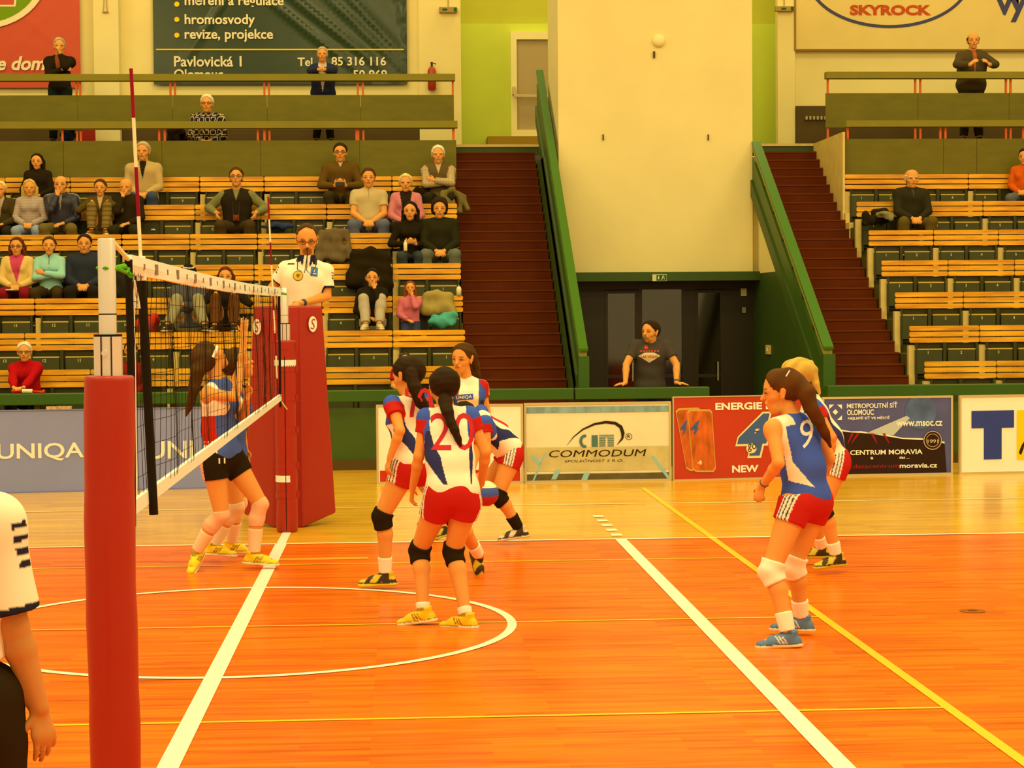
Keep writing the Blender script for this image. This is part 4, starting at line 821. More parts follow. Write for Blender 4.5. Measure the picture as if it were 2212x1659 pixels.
class Field:
    def __init__(s, lo, hi, h):
        s.h = h; s.lo = np.asarray(lo, float); s.n = np.maximum(4, np.ceil((np.asarray(hi)-s.lo)/h).astype(int)+1)
        s.F = np.full(tuple(s.n), 0.2, np.float32)
        s.ax = [(s.lo[i]+h*np.arange(s.n[i])).astype(np.float32) for i in range(3)]
    def sub(s, lo, hi):
        i0 = np.clip(np.floor((lo-s.lo)/s.h).astype(int), 0, s.n-1); i1 = np.clip(np.ceil((hi-s.lo)/s.h).astype(int)+1, 1, s.n)
        if np.any(i1 <= i0): return None
        return tuple(slice(a, b) for a, b in zip(i0, i1)), s.ax[0][i0[0]:i1[0], None, None], s.ax[1][None, i0[1]:i1[1], None], s.ax[2][None, None, i0[2]:i1[2]]
    def add(s, p, inf=0.0, flare=0.0, cut=None, k=None):
        k = p.k if k is None else k; lo, hi = p.box(max(inf, inf+flare)+k+2.5*s.h); q = s.sub(lo, hi)
        if q is None: return
        sl, X, Y, Z = q; s.F[sl] = smin(s.F[sl], p.dist(X, Y, Z, inf, flare, cut).astype(np.float32), k)
    def carve(s, fn): 
        X, Y, Z = s.ax[0][:, None, None], s.ax[1][None, :, None], s.ax[2][None, None, :]
        s.F = np.maximum(s.F, np.broadcast_to(fn(X, Y, Z), s.F.shape).astype(np.float32))
    def wrinkle(s, amp, seed, freq=26.0, d=(0.3, 0.2, 1.0)):
        rs = np.random.RandomState(seed); X, Y, Z = s.ax[0][:, None, None], s.ax[1][None, :, None], s.ax[2][None, None, :]; w = 0
        for i in range(5):
            v = rs.randn(3)*0.6+np.array(d)*rs.choice([-1, 1]); v = unit(v)*freq*(0.6+0.9*rs.rand()); w = w+np.sin(X*v[0]+Y*v[1]+Z*v[2]+rs.rand()*6.28)
        s.F = s.F+(amp*0.45*w).astype(np.float32)
    def mesh(s):
        F = s.F; n = s.n; S = F < 0
        c = S[:-1, :-1, :-1].astype(np.int8)
        for i in (0, 1):
            for j in (0, 1):
                for k in (0, 1):
                    if i or j or k: c = c+S[i:n[0]-1+i, j:n[1]-1+j, k:n[2]-1+k]
        I, J, K = np.nonzero((c > 0) & (c < 8)); m = len(I)
        if m == 0: return np.zeros((0, 3)), np.zeros((0, 4), int)
        idx = np.full(c.shape, -1, np.int64); idx[I, J, K] = np.arange(m)
        acc = np.zeros((m, 3)); cnt = np.zeros(m); cor = [(i, j, k) for i in (0, 1) for j in (0, 1) for k in (0, 1)]
        val = {q: F[I+q[0], J+q[1], K+q[2]].astype(float) for q in cor}
        for q in cor:
            for ax in range(3):
                if q[ax] == 0:
                    r = list(q); r[ax] = 1; r = tuple(r); a, b = val[q], val[r]; x = (a < 0) != (b < 0)
                    t = np.where(x, a/np.where(x, a-b, 1), 0); p = np.zeros((m, 3)); p[:] = q; p[:, ax] += t; acc += np.where(x[:, None], p, 0); cnt += x
        V = (acc/cnt[:, None]+np.stack([I, J, K], 1))*s.h+s.lo
        Q = []
        for ax in range(3):
            a1, a2 = (ax+1) % 3, (ax+2) % 3
            sl0 = [slice(None)]*3; sl1 = [slice(None)]*3; sl0[ax] = slice(0, n[ax]-1); sl1[ax] = slice(1, n[ax])
            A, B = S[tuple(sl0)], S[tuple(sl1)]; E_ = np.nonzero(A != B); E_ = np.stack(E_, 1); ins = A[E_[:, 0], E_[:, 1], E_[:, 2]]
            ok = (E_[:, a1] > 0) & (E_[:, a2] > 0) & (E_[:, a1] < n[a1]-1) & (E_[:, a2] < n[a2]-1); E_ = E_[ok]; ins = ins[ok]
            def g(d1, d2):
                q = E_.copy(); q[:, a1] -= d1; q[:, a2] -= d2; return idx[q[:, 0], q[:, 1], q[:, 2]]
            q = np.stack([g(1, 1), g(0, 1), g(0, 0), g(1, 0)], 1); q[~ins] = q[~ins][:, ::-1]; Q.append(q[(q >= 0).all(1)])
        return V, np.concatenate(Q)
def mesh_from(name, V, Q, cols, m, parent, org, smooth_iter=0):
    if smooth_iter and len(V):
        ed = np.concatenate([Q[:, [0, 1]], Q[:, [1, 2]], Q[:, [2, 3]], Q[:, [3, 0]]])
        for _ in range(smooth_iter):
            a = np.zeros_like(V); c = np.zeros(len(V)); np.add.at(a, ed[:, 0], V[ed[:, 1]]); np.add.at(c, ed[:, 0], 1); V = V*0.5+0.5*a/np.maximum(c, 1)[:, None]
    me = bpy.data.meshes.new(name); nv, nq = len(V), len(Q)
    me.vertices.add(nv); me.vertices.foreach_set('co', (V-org).astype(np.float32).ravel())
    me.loops.add(nq*4); me.loops.foreach_set('vertex_index', Q.astype(np.int32).ravel())
    me.polygons.add(nq); me.polygons.foreach_set('loop_start', np.arange(0, nq*4, 4, dtype=np.int32)); me.polygons.foreach_set('loop_total', np.full(nq, 4, np.int32))
    me.polygons.foreach_set('use_smooth', np.ones(nq, bool))
    me.update(calc_edges=True)
    if cols is not None:
        at = me.color_attributes.new('Col', 'FLOAT_COLOR', 'POINT'); c4 = np.ones((nv, 4), np.float32); c4[:, :3] = cols; at.data.foreach_set('color', c4.ravel())
    me.materials.append(m)
    return link_mesh(name, me, parent), V
M_skin = attr_mat('skin', 0.6, 0.12); M_cloth = attr_mat('cloth', 0.9, 0.05); M_hair = attr_mat('hair', 0.6, 0.08); M_shoe = attr_mat('shoe_leather', 0.45, 0.3); M_gloss = attr_mat('shiny_cloth', 0.4, 0.35)
def ik(a, b, l1, l2, hint):
    a = np.asarray(a, float); b = np.asarray(b, float); d = b-a; D = np.linalg.norm(d); D2 = min(max(D, abs(l1-l2)+0.01), (l1+l2)*0.999); u = d/max(D, 1e-9)
    x = (l1*l1-l2*l2+D2*D2)/(2*D2); y = math.sqrt(max(0, l1*l1-x*x)); h = np.asarray(hint, float); h = h-u*np.dot(h, u); h = unit(h)
    return a+u*x+h*y, a+u*D2
SKIN = np.array(O(222, 140, 46)); SKIN_D = np.array(O(205, 122, 40)); LIP = np.array(O(178, 78, 34)); DARK = np.array(O(56, 32, 10))
HC = {'black': O(28, 18, 3), 'dark': O(44, 26, 4), 'brown': O(74, 44, 6), 'auburn': O(92, 40, 6), 'blond': O(198, 150, 44), 'fair': O(224, 180, 76), 'grey': O(178, 146, 72), 'white': O(226, 196, 116), 'red': O(128, 58, 12)}
class Person:
    """J: joints in metres. f: body facing, s: the figure's own left seen as +1 side."""
    def __init__(s, label, J, sex='m', girth=1.0, scale=1.0, h=0.011, group=None, skin=None, name='person', base=None):
        s.J = {k: np.asarray(v, float) for k, v in J.items()}; s.sex = sex; s.g = girth; s.sc = scale; s.h = h; s.skin = SKIN if skin is None else np.array(skin)
        pel = s.J['pel']; s.org = np.array(base if base is not None else pel, float)
        s.root = thing(name, label, 'person', s.org, group)
        s.up = unit(s.J['nek']-s.J['pel']); s.s = s.J['sh+']-s.J['sh-']; s.s = unit(s.s-s.up*np.dot(s.s, s.up)); s.f = unit(np.cross(s.s, s.up)); s.P = []; s.FP = []
        s.hf = unit(s.J.get('hf', s.f)); s.hu = unit(s.J.get('hu', s.up)-s.hf*np.dot(s.J.get('hu', s.up), s.hf)); s.hs = np.cross(s.hu, s.hf)
        s.skeleton()
    def ad(s, *a, **k): s.P.append(Prim(*a, **k))
    def skeleton(s):
        J, c, g = s.J, s.sc, s.g; fem = s.sex == 'f'
        pel, nek = J['pel'], J['nek']; L = np.linalg.norm(nek-pel); wa = J.get('wai', pel+(nek-pel)*0.36-s.f*0.012*c); ch = J.get('che', pel+(nek-pel)*0.72+s.f*0.012*c)
        s.wa, s.ch = wa, ch; s.L = L
        fh = s.f
        ss = unit(J['hp+']-J['hp-'])
        s.ad('hips', pel-ss*0.05*c*g, pel+ss*0.05*c*g, 0.115*c*g, 0.115*c*g, fh, 0.92, 0.05)
        ww = (0.118 if not fem else 0.104)*c*g
        s.ad('belly', pel+s.up*0.06*c-s.s*0.035*c*g, wa-s.s*0.03*c*g, ww, ww, fh, 0.86, 0.05); s.ad('belly', pel+s.up*0.06*c+s.s*0.035*c*g, wa+s.s*0.03*c*g, ww, ww, fh, 0.86, 0.05)
        cw = (0.115 if not fem else 0.10)*c*g
        for sg in (-1, 1): s.ad('chest', wa+s.s*sg*0.035*c*g, ch+s.s*sg*0.062*c*g, ww*0.98, cw, fh, 0.9, 0.05)
        if s.g > 1.15: s.ad('belly', wa+s.f*0.05*c, pel+s.up*0.08*c+s.f*0.06*c, 0.11*c*g, 0.11*c*g, fh, 0.9, 0.06)
        if fem:
            for sg in (-1, 1): s.ad('chest', ch-s.up*0.02*c+s.s*sg*0.07*c+s.f*0.065*c, ch-s.up*0.03*c+s.s*sg*0.07*c+s.f*0.075*c, 0.055*c, 0.05*c, None, 1, 0.04)
        sr = (0.062 if not fem else 0.05)*c
        for sg, q in ((-1, '-'), (1, '+')):
            sh = J['sh'+q]; s.ad('yoke', nek-s.up*0.045*c, sh-s.up*0.0*c, 0.058*c, sr*0.92, fh, 0.95, 0.04); s.ad('yoke', ch+s.s*sg*0.07*c, sh-s.up*0.03*c, 0.09*c, sr, fh, 0.85, 0.05)
        # neck and head
        hc = J['hed']; u, f, e = s.hu, s.hf, s.hs; H = c*1.20 if 'hsc' not in J else float(J['hsc'])
        s.H = H
        s.ad('neck', nek-s.up*0.04*c, hc-u*0.055*H-f*0.012*H, (0.062 if not fem else 0.051)*c, (0.054 if not fem else 0.044)*H, None, 1, 0.025)
        s.ad('head', hc+u*0.032*H+f*0.012*H, hc+u*0.03*H-f*0.028*H, 0.079*H, 0.082*H, e, 0.99, 0.02)
        s.ad('head', hc+u*0.0*H+f*0.03*H, hc-u*0.062*H+f*0.042*H, 0.066*H, 0.044*H, None, 1, 0.022)
        s.ad('head', hc-u*0.092*H+f*0.058*H, hc-u*0.085*H+f*0.045*H, 0.020*H, 0.028*H, None, 1, 0.02)
        s.ad('head', hc+u*0.004*H+f*0.088*H, hc-u*0.026*H+f*0.106*H, 0.009*H, 0.014*H, None, 1, 0.012)
        for sg in (-1, 1):
            s.ad('head', hc+u*0.016*H+f*0.076*H+e*sg*0.018*H, hc+u*0.012*H+f*0.066*H+e*sg*0.045*H, 0.014*H, 0.012*H, None, 1, 0.012)
            s.ad('head', hc-u*0.03*H+f*0.058*H+e*sg*0.035*H, hc-u*0.022*H+f*0.045*H+e*sg*0.048*H, 0.022*H, 0.02*H, None, 1, 0.016)
            s.ad('ear', hc+u*0.015*H-f*0.008*H+e*sg*0.079*H, hc-u*0.028*H+f*0.002*H+e*sg*0.075*H, 0.018*H, 0.013*H, e, 0.5, 0.008)
        s.ad('head', hc-u*0.052*H+f*0.085*H-e*0.014*H, hc-u*0.052*H+f*0.085*H+e*0.014*H, 0.014*H, 0.014*H, None, 1, 0.012)
        # limbs
        ag = c*(0.5+0.5*g)*(0.88 if fem else 1.0)
        for q in '-+':
            sh, el, wr = J['sh'+q], J['el'+q], J['wr'+q]
            s.ad('uarm'+q, sh, el, 0.054*ag, 0.041*ag, None, 1, 0.025)
            mid = el+(wr-el)*0.28; s.ad('farm'+q, el, mid, 0.039*ag, 0.041*ag, None, 1, 0.015, 0, 0.28); s.ad('farm'+q, mid, wr, 0.041*ag, 0.027*ag, None, 1, 0.015, 0.28, 1)
            hd = unit(J.get('hd'+q, wr-el)); 
            s.hand(q, wr, hd, J.get('hn'+q), float(J.get('cu'+q, 0.5)), c*(0.92 if fem else 1.0))
            hp, kn, an = J['hp'+q], J['kn'+q], J['an'+q]; lg = c*(0.6+0.4*g)
            s.ad('thigh'+q, hp, kn, (0.094 if not fem else 0.098)*lg, 0.056*lg, None, 1, 0.03)
            m2 = kn+(an-kn)*0.3; bk = unit(np.cross(np.cross(an-kn, kn-hp), an-kn)) if np.linalg.norm(np.cross(an-kn, kn-hp)) > 1e-4 else s.f
            m2 = m2-(-1 if np.dot(bk, s.f) < 0 else 1)*bk*0.018*lg
            s.ad('shin'+q, kn, m2, 0.054*lg, 0.056*lg, None, 1, 0.02, 0, 0.3); s.ad('shin'+q, m2, an, 0.056*lg, 0.037*lg, None, 1, 0.02, 0.3, 1)
            to = unit(J.get('to'+q, s.f)); s.ad('foot'+q, an-to*0.03*c+s.footup(q)*-0.035*c, an+to*0.13*c-s.footup(q)*0.05*c, 0.036*c, 0.026*c, None, 1, 0.02)
    def footup(s, q):
        to = unit(s.J.get('to'+q, s.f)); z = np.array([0, 0, 1.0]); u = z-to*np.dot(z, to); return unit(u)
    def hand(s, q, wr, d, nrm, curl, c):
        sg = 1 if q == '+' else -1
        if nrm is None: nrm = -s.f*0.3-s.s*sg
        nrm = unit(nrm-d*np.dot(nrm, d)); lat = np.cross(nrm, d)*sg      # towards the thumb
        rr = 0.0095*c if s.h < 0.0085 else 0.0112*c
        s.ad('hand'+q, wr+d*0.012*c, wr+d*0.072*c+lat*0.004*c, 0.027*c, 0.039*c, nrm, 0.45, 0.012)
        bend = np.cross(nrm, d)
        def rot(v, a): return v*math.cos(a)+nrm*math.sin(a)
        for i, (o, l) in enumerate(((0.029, 0.072), (0.010, 0.082), (-0.009, 0.076), (-0.027, 0.060))):
            p = wr+d*(0.082-0.004*abs(i-1))*c+lat*o*c; a = curl*(0.35+0.08*i); dv = unit(d+lat*o*2.2)
            for j, w in enumerate((0.45, 0.31, 0.24)):
                dd = dv*math.cos(a)+nrm*math.sin(a); p2 = p+dd*l*w*c; s.FP.append(Prim('hand'+q, p, p2, rr*(1-0.09*j), rr*(0.92-0.09*j), None, 1, 0.004)); p = p2; a += curl*(0.75+0.05*i)
        p = wr+d*0.022*c+lat*0.022*c; dd = unit(lat*0.75+d*0.65+nrm*(0.15+0.35*curl)); p2 = p+dd*0.038*c; s.FP.append(Prim('hand'+q, p, p2, rr*1.25, rr*1.1, None, 1, 0.006))
        dd = unit(lat*0.35+d*0.85+nrm*(0.2+0.5*curl)); p3 = p2+dd*0.032*c; s.FP.append(Prim('hand'+q, p2, p3, rr*1.05, rr*0.85, None, 1, 0.004))
    # ---------------------------------------------------------------- surfaces
    def field(s, prims, h=None, m=0.03):
        lo = np.min([p.box(0)[0] for p in prims], 0)-m; hi = np.max([p.box(0)[1] for p in prims], 0)+m; return Field(lo, hi, h or s.h)
    def local(s, V):
        r = V-s.J['pel']; return r@s.s, (r@s.up)/s.L, r@s.f
    def headloc(s, V):
        r = (V-s.J['hed'])/s.H; return r@s.hs, r@s.hu, r@s.hf
    def body(s, face=True, beard=None, stubble=None, brow=None):
        F = s.field(s.P+s.FP)
        for p in s.P: F.add(p)
        for p in s.FP: F.add(p)
        V, Q = F.mesh(); C = np.tile(s.skin, (len(V), 1)); e, u, f = s.headloc(V)
        near = (np.abs(e) < 0.1) & (np.abs(u) < 0.16) & (f > 0.0)
        def blob(pe, pu, re, ru, col, a=1.0, fmin=0.03):
            d = ((e-pe)/re)**2+((u-pu)/ru)**2; w = np.clip(1.5-d, 0, 1)*a*(near & (f > fmin)); C[:] = C*(1-w[:, None])+np.asarray(col)*w[:, None]
        if face:
            bc = DARK if brow is None else np.array(brow)
            for sg in (-1, 1):
                blob(sg*0.033, 0.004, 0.023, 0.013, s.skin*0.68, 0.6); blob(sg*0.033, 0.004, 0.0145, 0.006, DARK, 0.9); blob(sg*0.033, 0.024, 0.020, 0.0055, bc, 0.7)
                blob(sg*0.045, -0.03, 0.02, 0.02, s.skin*np.array([1.0, 0.82, 0.8]), 0.5)
            blob(0, -0.055, 0.022, 0.0075, LIP, 0.85); blob(0, -0.033, 0.013, 0.005, s.skin*0.6, 0.6)
            if beard is not None:
                w = ((u < -0.042) & (f > 0.01) & (u > -0.14) & ~((np.abs(e) < 0.02) & (np.abs(u+0.055) < 0.007))) & near; C[w] = C[w]*0.25+np.asarray(beard)*0.75
            if stubble is not None:
                d = np.hypot(e/0.036, (u+0.075)/0.04); w = near & (d < 1) & (f > 0.04) & ~((np.abs(e) < 0.016) & (np.abs(u+0.055) < 0.006)); C[w] = C[w]*0.3+np.asarray(stubble)*0.7
        o, V = mesh_from('body', V, Q, C, M_skin, s.root, s.org, 1); s.bodyobj = o; return s
    def sel(s, spec):
        out = []
        for p in s.P:
            base = p.tag.rstrip('-+'); k = p.tag if p.tag in spec else base
            if k not in spec: continue
            v = spec[k]; inf, tm = (v[0], v[1]) if len(v) > 1 else (v[0], 1.0); fl = v[2] if len(v) > 2 else 0.0
            if tm <= p.t0: continue
            cut = None if tm >= p.t1-1e-6 and tm >= 0.999 else (min(1.0, (tm-p.t0)/(p.t1-p.t0)) if tm < p.t1 else None)
            out.append((p, inf, fl, cut))
        return out
    def wear(s, name, spec, color, hem=None, top=None, fold=0.003, seed=1, m=None, k=None, h=None, carve=None, freq=26.0, smooth=1, extra=()):
        """a garment that follows the body: inflated body parts, cut at cuffs, hem and neckline. color: rgb or a function(person, V, tags, t)"""
        L = s.sel(spec); ps = [a[0] for a in L]+list(extra); F = s.field(ps, h, 0.06)
        for p, inf, fl, cut in L: F.add(p, inf, fl, cut, (p.k if k is None else k))
        for p in extra: F.add(p)
        if fold: F.wrinkle(fold, seed, freq)
        if hem is not None:
            u, pt = s.up, s.J['pel']+s.up*hem*s.L; F.carve(lambda X, Y, Z: -((X-pt[0])*u[0]+(Y-pt[1])*u[1]+(Z-pt[2])*u[2]))
        if top is not None:
            u2, pt2 = s.up, s.J['pel']+s.up*top*s.L; ff, pl = s.f, s.J['pel']; F.carve(lambda X, Y, Z: np.where((X-pl[0])*ff[0]+(Y-pl[1])*ff[1]+(Z-pl[2])*ff[2] < 0.17*s.sc, ((X-pt2[0])*u2[0]+(Y-pt2[1])*u2[1]+(Z-pt2[2])*u2[2]), -1.0))
        if carve is not None: F.carve(carve)
        V, Q = F.mesh()
        if callable(color):
            D = np.stack([p.dist(V[:, 0], V[:, 1], V[:, 2], inf) for p, inf, fl, cut in L], 1); am = D.argmin(1); tags = np.array([p[0].tag for p in L])[am]; tt = np.zeros(len(V))
            for i, p in enumerate(L): w = am == i; tt[w] = p[0].tglob(V[w])
            C = color(s, V, tags, tt)
        else: C = np.tile(np.asarray(color, float), (len(V), 1))
        o, V = mesh_from(name, V, Q, C, m or M_cloth, s.root, s.org, smooth); return o
    def hair(s, col, style='short', path=None, pr=None, h=None, seed=0, var=0.07, cap=0.010, low=-0.03, name='hair', line=0.0):
        hc, u, f, e, H = s.J['hed'], s.hu, s.hf, s.hs, s.H
        ps = [Prim('hair', hc+u*0.036*H+f*0.008*H, hc+u*0.03*H-f*0.03*H, (0.079+cap)*H, (0.082+cap)*H, e, 0.95, 0.02)]
        if style in ('long', 'bob'):
            dn = -np.array([0, 0, 1.0]); ln = 0.24 if style == 'long' else 0.13
            for sg in (-1, 1): ps.append(Prim('hair', hc+e*sg*0.072*H-f*0.03*H, hc+e*sg*0.086*H+dn*ln*H-f*0.012*H, 0.04*H, 0.024*H, None, 1, 0.02))
            ps.append(Prim('hair', hc-f*0.05*H, hc-f*0.075*H+dn*ln*H, 0.07*H, 0.05*H, None, 1, 0.03))
        if style == 'full': ps.append(Prim('hair', hc+u*0.05*H, hc-f*0.04*H, 0.098*H, 0.098*H, None, 1, 0.02))
        if style == 'bun': ps.append(Prim('hair', hc-f*0.09*H+u*0.06*H, hc-f*0.115*H+u*0.06*H, 0.04*H, 0.035*H, None, 1, 0.01))
        tail = []
        if path is not None:
            pts = [np.asarray(p, float) for p in path]
            for i in range(len(pts)-1): tail.append(Prim('tail', pts[i], pts[i+1], pr[i], pr[i+1], None, 1, 0.012))
        F = s.field(ps+tail, h, 0.03)
        for p in ps: F.add(p)
        fc = hc-u*(0.034-line)*H+f*0.078*H if style not in ('long', 'bob') else hc-u*0.04*H+f*0.088*H
        fr = 0.112 if style not in ('long', 'bob') else 0.122
        def face(X, Y, Z):
            x, y, z = X-fc[0], Y-fc[1], Z-fc[2]; a = (x*e[0]+y*e[1]+z*e[2])/0.80; b = (x*u[0]+y*u[1]+z*u[2])/1.12; c_ = x*f[0]+y*f[1]+z*f[2]
            return fr*0.95*H-np.sqrt(a*a+b*b+c_*c_)
        F.carve(face)
        if style in ('short', 'bald', 'bun', 'pony', 'full'):
            F.carve(lambda X, Y, Z: (low*H-((X-hc[0])*u[0]+(Y-hc[1])*u[1]+(Z-hc[2])*u[2])-0.6*np.maximum(0, -((X-hc[0])*f[0]+(Y-hc[1])*f[1]+(Z-hc[2])*f[2])-0.02)))
        if style == 'bald':
            F.carve(lambda X, Y, Z: ((X-hc[0])*u[0]+(Y-hc[1])*u[1]+(Z-hc[2])*u[2])-0.045*H)
        for p in tail: F.add(p)
        F.wrinkle(0.0022, seed+3, 85.0, (0.2, 0.2, 0.2))
        V, Q = F.mesh(); rs = np.random.RandomState(seed); q = V@(rs.randn(3)*60)+V@(rs.randn(3)*25); C = np.asarray(col)[None, :]*(1+2*var*np.sin(q)[:, None])
        o, V = mesh_from(name, V, Q, np.clip(C, 0.003, 0.9), M_hair, s.root, s.org, 1); return o
    def shoe(s, q, col, sole=O(240, 210, 120), stripe=None, dark=None, lift=0.0, h=None, label=None):
        c = s.sc; an = s.J['an'+q]; to = unit(s.J.get('to'+q, s.f)); up = s.footup(q); lt = np.cross(up, to); o = an-up*0.085*c
        ps = [Prim('s', o-to*0.045*c+up*0.036*c, o+to*0.09*c+up*0.034*c, 0.036*c, 0.040*c, None, 1, 0.02), Prim('s', o+to*0.06*c+up*0.03*c, o+to*0.165*c+up*0.022*c, 0.042*c, 0.034*c, up, 0.8, 0.02),
              Prim('s', an-to*0.022*c+up*0.012*c, an+to*0.012*c-up*0.03*c, 0.041*c, 0.044*c, None, 1, 0.02), Prim('s', an-up*0.02*c, o+to*0.10*c+up*0.04*c, 0.036*c, 0.03*c, None, 1, 0.02),
              Prim('s', o-to*0.05*c+up*0.012*c, o+to*0.165*c+up*0.010*c, 0.043*c, 0.042*c, up, 0.5, 0.01)]
        F = s.field(ps, h or min(s.h, 0.008), 0.02)
        for p in ps: F.add(p)
        F.carve(lambda X, Y, Z: -((X-o[0])*up[0]+(Y-o[1])*up[1]+(Z-o[2])*up[2])); F.carve(lambda X, Y, Z: ((X-an[0])*up[0]+(Y-an[1])*up[1]+(Z-an[2])*up[2])-0.022*c)
        V, Q = F.mesh(); r = V-o; a, b, w = r@to/c, r@up/c, r@lt/c; C = np.tile(np.asarray(col), (len(V), 1))
        if dark is not None: m_ = ((a > 0.02) & (b > 0.03) & (np.sin(a*70+b*55) > -0.25)) | ((a < -0.03) & (b > 0.05)); C[m_] = dark
        if stripe is not None:
            z = (a-0.6*b); m_ = (b > 0.03) & (b < 0.075) & (np.abs(w) > 0.018) & (z > -0.012) & (z < 0.048) & (np.sin((z+0.012)*2*math.pi/0.02) > 0.1); C[m_] = stripe
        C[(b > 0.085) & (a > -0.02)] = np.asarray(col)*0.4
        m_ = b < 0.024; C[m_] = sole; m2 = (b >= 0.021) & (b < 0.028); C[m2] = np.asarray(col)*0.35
        ob, V = mesh_from('shoe', V, Q, np.clip(C, 0.003, .92), M_shoe, s.root, s.org, 1)
        if label: ob['label'] = label
        b_ = MB()
        for i in range(4): p = an+to*(0.045+0.018*i)*c-up*(0.018+0.008*i)*c; b_.tube([p-lt*0.022*c, p+up*0.006*c, p+lt*0.022*c], 0.0035*c, 5)
        b_.build('laces', mat('lace_dark', O(60, 44, 10), 0.7) if sum(col) > 0.35 else mat('lace_yellow', O(225, 190, 40), 0.7), ob); return ob
    def band(s, name, q, limb, t0, t1, inf, col, fold=0.0, label=None, hole=None, h=None):
        """a sleeve round a limb between two fractions (sock, knee pad, wrist band); limb 'leg' runs hip 0, knee 1, ankle 2"""
        J = s.J; L = {'leg': ('thigh', 'shin'), 'arm': ('uarm', 'farm')}[limb]; ps = []
        for i, tg in enumerate(L):
            for p in s.P:
                if p.tag == tg+q:
                    a, b = i+p.t0, i+p.t1; lo, hi = max(a, t0), min(b, t1)
                    if hi > lo+1e-6:
                        d = p.b-p.a; f0, f1 = (lo-a)/(b-a), (hi-a)/(b-a); ps.append(Prim('b', p.a+d*f0, p.a+d*f1, p.ra+(p.rb-p.ra)*f0+inf, p.ra+(p.rb-p.ra)*f1+inf, None, 1, 0.012))
        F = s.field(ps, h or min(s.h, 0.009), 0.02)
        for p in ps: F.add(p)
        p0, p1 = ps[0], ps[-1]; d0, d1 = unit(p0.b-p0.a), unit(p1.b-p1.a)
        F.carve(lambda X, Y, Z: np.where(((X-p0.a[0])**2+(Y-p0.a[1])**2+(Z-p0.a[2])**2) < 0.16**2, -((X-p0.a[0])*d0[0]+(Y-p0.a[1])*d0[1]+(Z-p0.a[2])*d0[2]), -1.0) if np.linalg.norm(p1.b-p0.a) > 0.0 else -1.0)
        F.carve(lambda X, Y, Z: np.where(((X-p1.b[0])**2+(Y-p1.b[1])**2+(Z-p1.b[2])**2) < 0.16**2, ((X-p1.b[0])*d1[0]+(Y-p1.b[1])*d1[1]+(Z-p1.b[2])*d1[2]), -1.0))
        if fold: F.wrinkle(fold, 5, 60.0)
        V, Q = F.mesh(); o, V = mesh_from(name, V, Q, np.tile(np.asarray(col), (len(V), 1)), M_cloth, s.root, s.org, 1)
        if label: o['label'] = label
        return o
    def on_cloth(s, garment, geo_mb, name, material, direction, off=0.003):
        """presses flat lettering (an MB in world coordinates) onto a garment along a direction"""
        me = garment.data; V = np.array([v.co[:] for v in me.vertices])+s.org; bv = BVHTree.FromPolygons([tuple(v) for v in V], [tuple(p.vertices) for p in me.polygons])
        bm = bmesh.new(); vs = [bm.verts.new(v) for v in geo_mb.v]
        for f_ in geo_mb.f:
            try: bm.faces.new([vs[i] for i in f_])
            except Exception: pass
        bmesh.ops.triangulate(bm, faces=bm.faces[:])
        for _ in range(3):
            le = [e_ for e_ in bm.edges if e_.calc_length() > 0.02]
            if le: bmesh.ops.subdivide_edges(bm, edges=le, cuts=1); bmesh.ops.triangulate(bm, faces=bm.faces[:])
        d = Vector(unit(direction))
        for v in bm.verts:
            hit = bv.ray_cast(v.co-d*0.5, d, 1.0)
            if hit[0] is not None: v.co = hit[0]-d*off
        me2 = bpy.data.meshes.new(name); bm.to_mesh(me2); bm.free(); me2.materials.append(material)
        o = link_mesh(name, me2, garment)
        me2.transform(Matrix.Translation(Vector(-s.org))); return o
    def glasses(s, col='dark'):
        hc, u, f, e, H = s.J['hed'], s.hu, s.hf, s.hs, s.H; b = MB()
        for sg in (-1, 1):
            c = hc+u*0.004*H+f*0.099*H+e*sg*0.033*H; b.tube([c+e*0.024*H*math.cos(i*math.pi/8)+u*0.016*H*math.sin(i*math.pi/8) for i in range(17)], 0.0028, 5, cap=False)
            b.tube([c+e*sg*0.024*H, hc+u*0.008*H+f*0.04*H+e*sg*0.083*H, hc+u*0.01*H-f*0.01*H+e*sg*0.082*H], 0.0025, 5)
        b.tube([hc+u*0.006*H+f*0.101*H-e*0.009*H, hc+u*0.006*H+f*0.101*H+e*0.009*H], 0.0025, 5)
        b.build('glasses', mat('spectacle_frame', O(50, 32, 8), 0.4), s.root)
# ================================================================== PEOPLE
Z3 = np.array([0, 0, 1.0])
LONG = {'hips': (.020,), 'belly': (.020,), 'chest': (.018,), 'yoke': (.016,), 'uarm': (.017,), 'farm': (.014, .95, .004)}
TEE = {'hips': (.020,), 'belly': (.020,), 'chest': (.017,), 'yoke': (.014,), 'uarm': (.017, .62, .008)}
PANTS = {'hips': (.012,), 'thigh': (.016,), 'shin': (.018, .95, .008)}
def c3(*a): return np.array(O(*a))
def jacket(outer, inner, w=0.055, v0=0.25, stripes=None, collar=None):
    def fn(p, V, tags, t):
        u, v, f = p.local(V); C = np.tile(np.array(outer), (len(V), 1)); tor = np.isin(tags, ['chest', 'belly', 'yoke', 'hips', 'neck'])
        m = tor & (f > 0.0) & (np.abs(u) < w*np.clip((v-v0)/(1-v0)*1.3, 0, 1.2)); C[m] = inner
        if collar is not None: C[tor & (v > 0.97)] = collar
        if stripes is not None:
            m = np.array([x.startswith('uarm') or x == 'yoke' for x in tags]) & (np.abs(u) > 0.10); z = f+0.0*u; C[m & (np.abs(z) < 0.03) & (np.sin(z*2*math.pi/0.02) > 0.0)] = stripes
        return C
    return fn
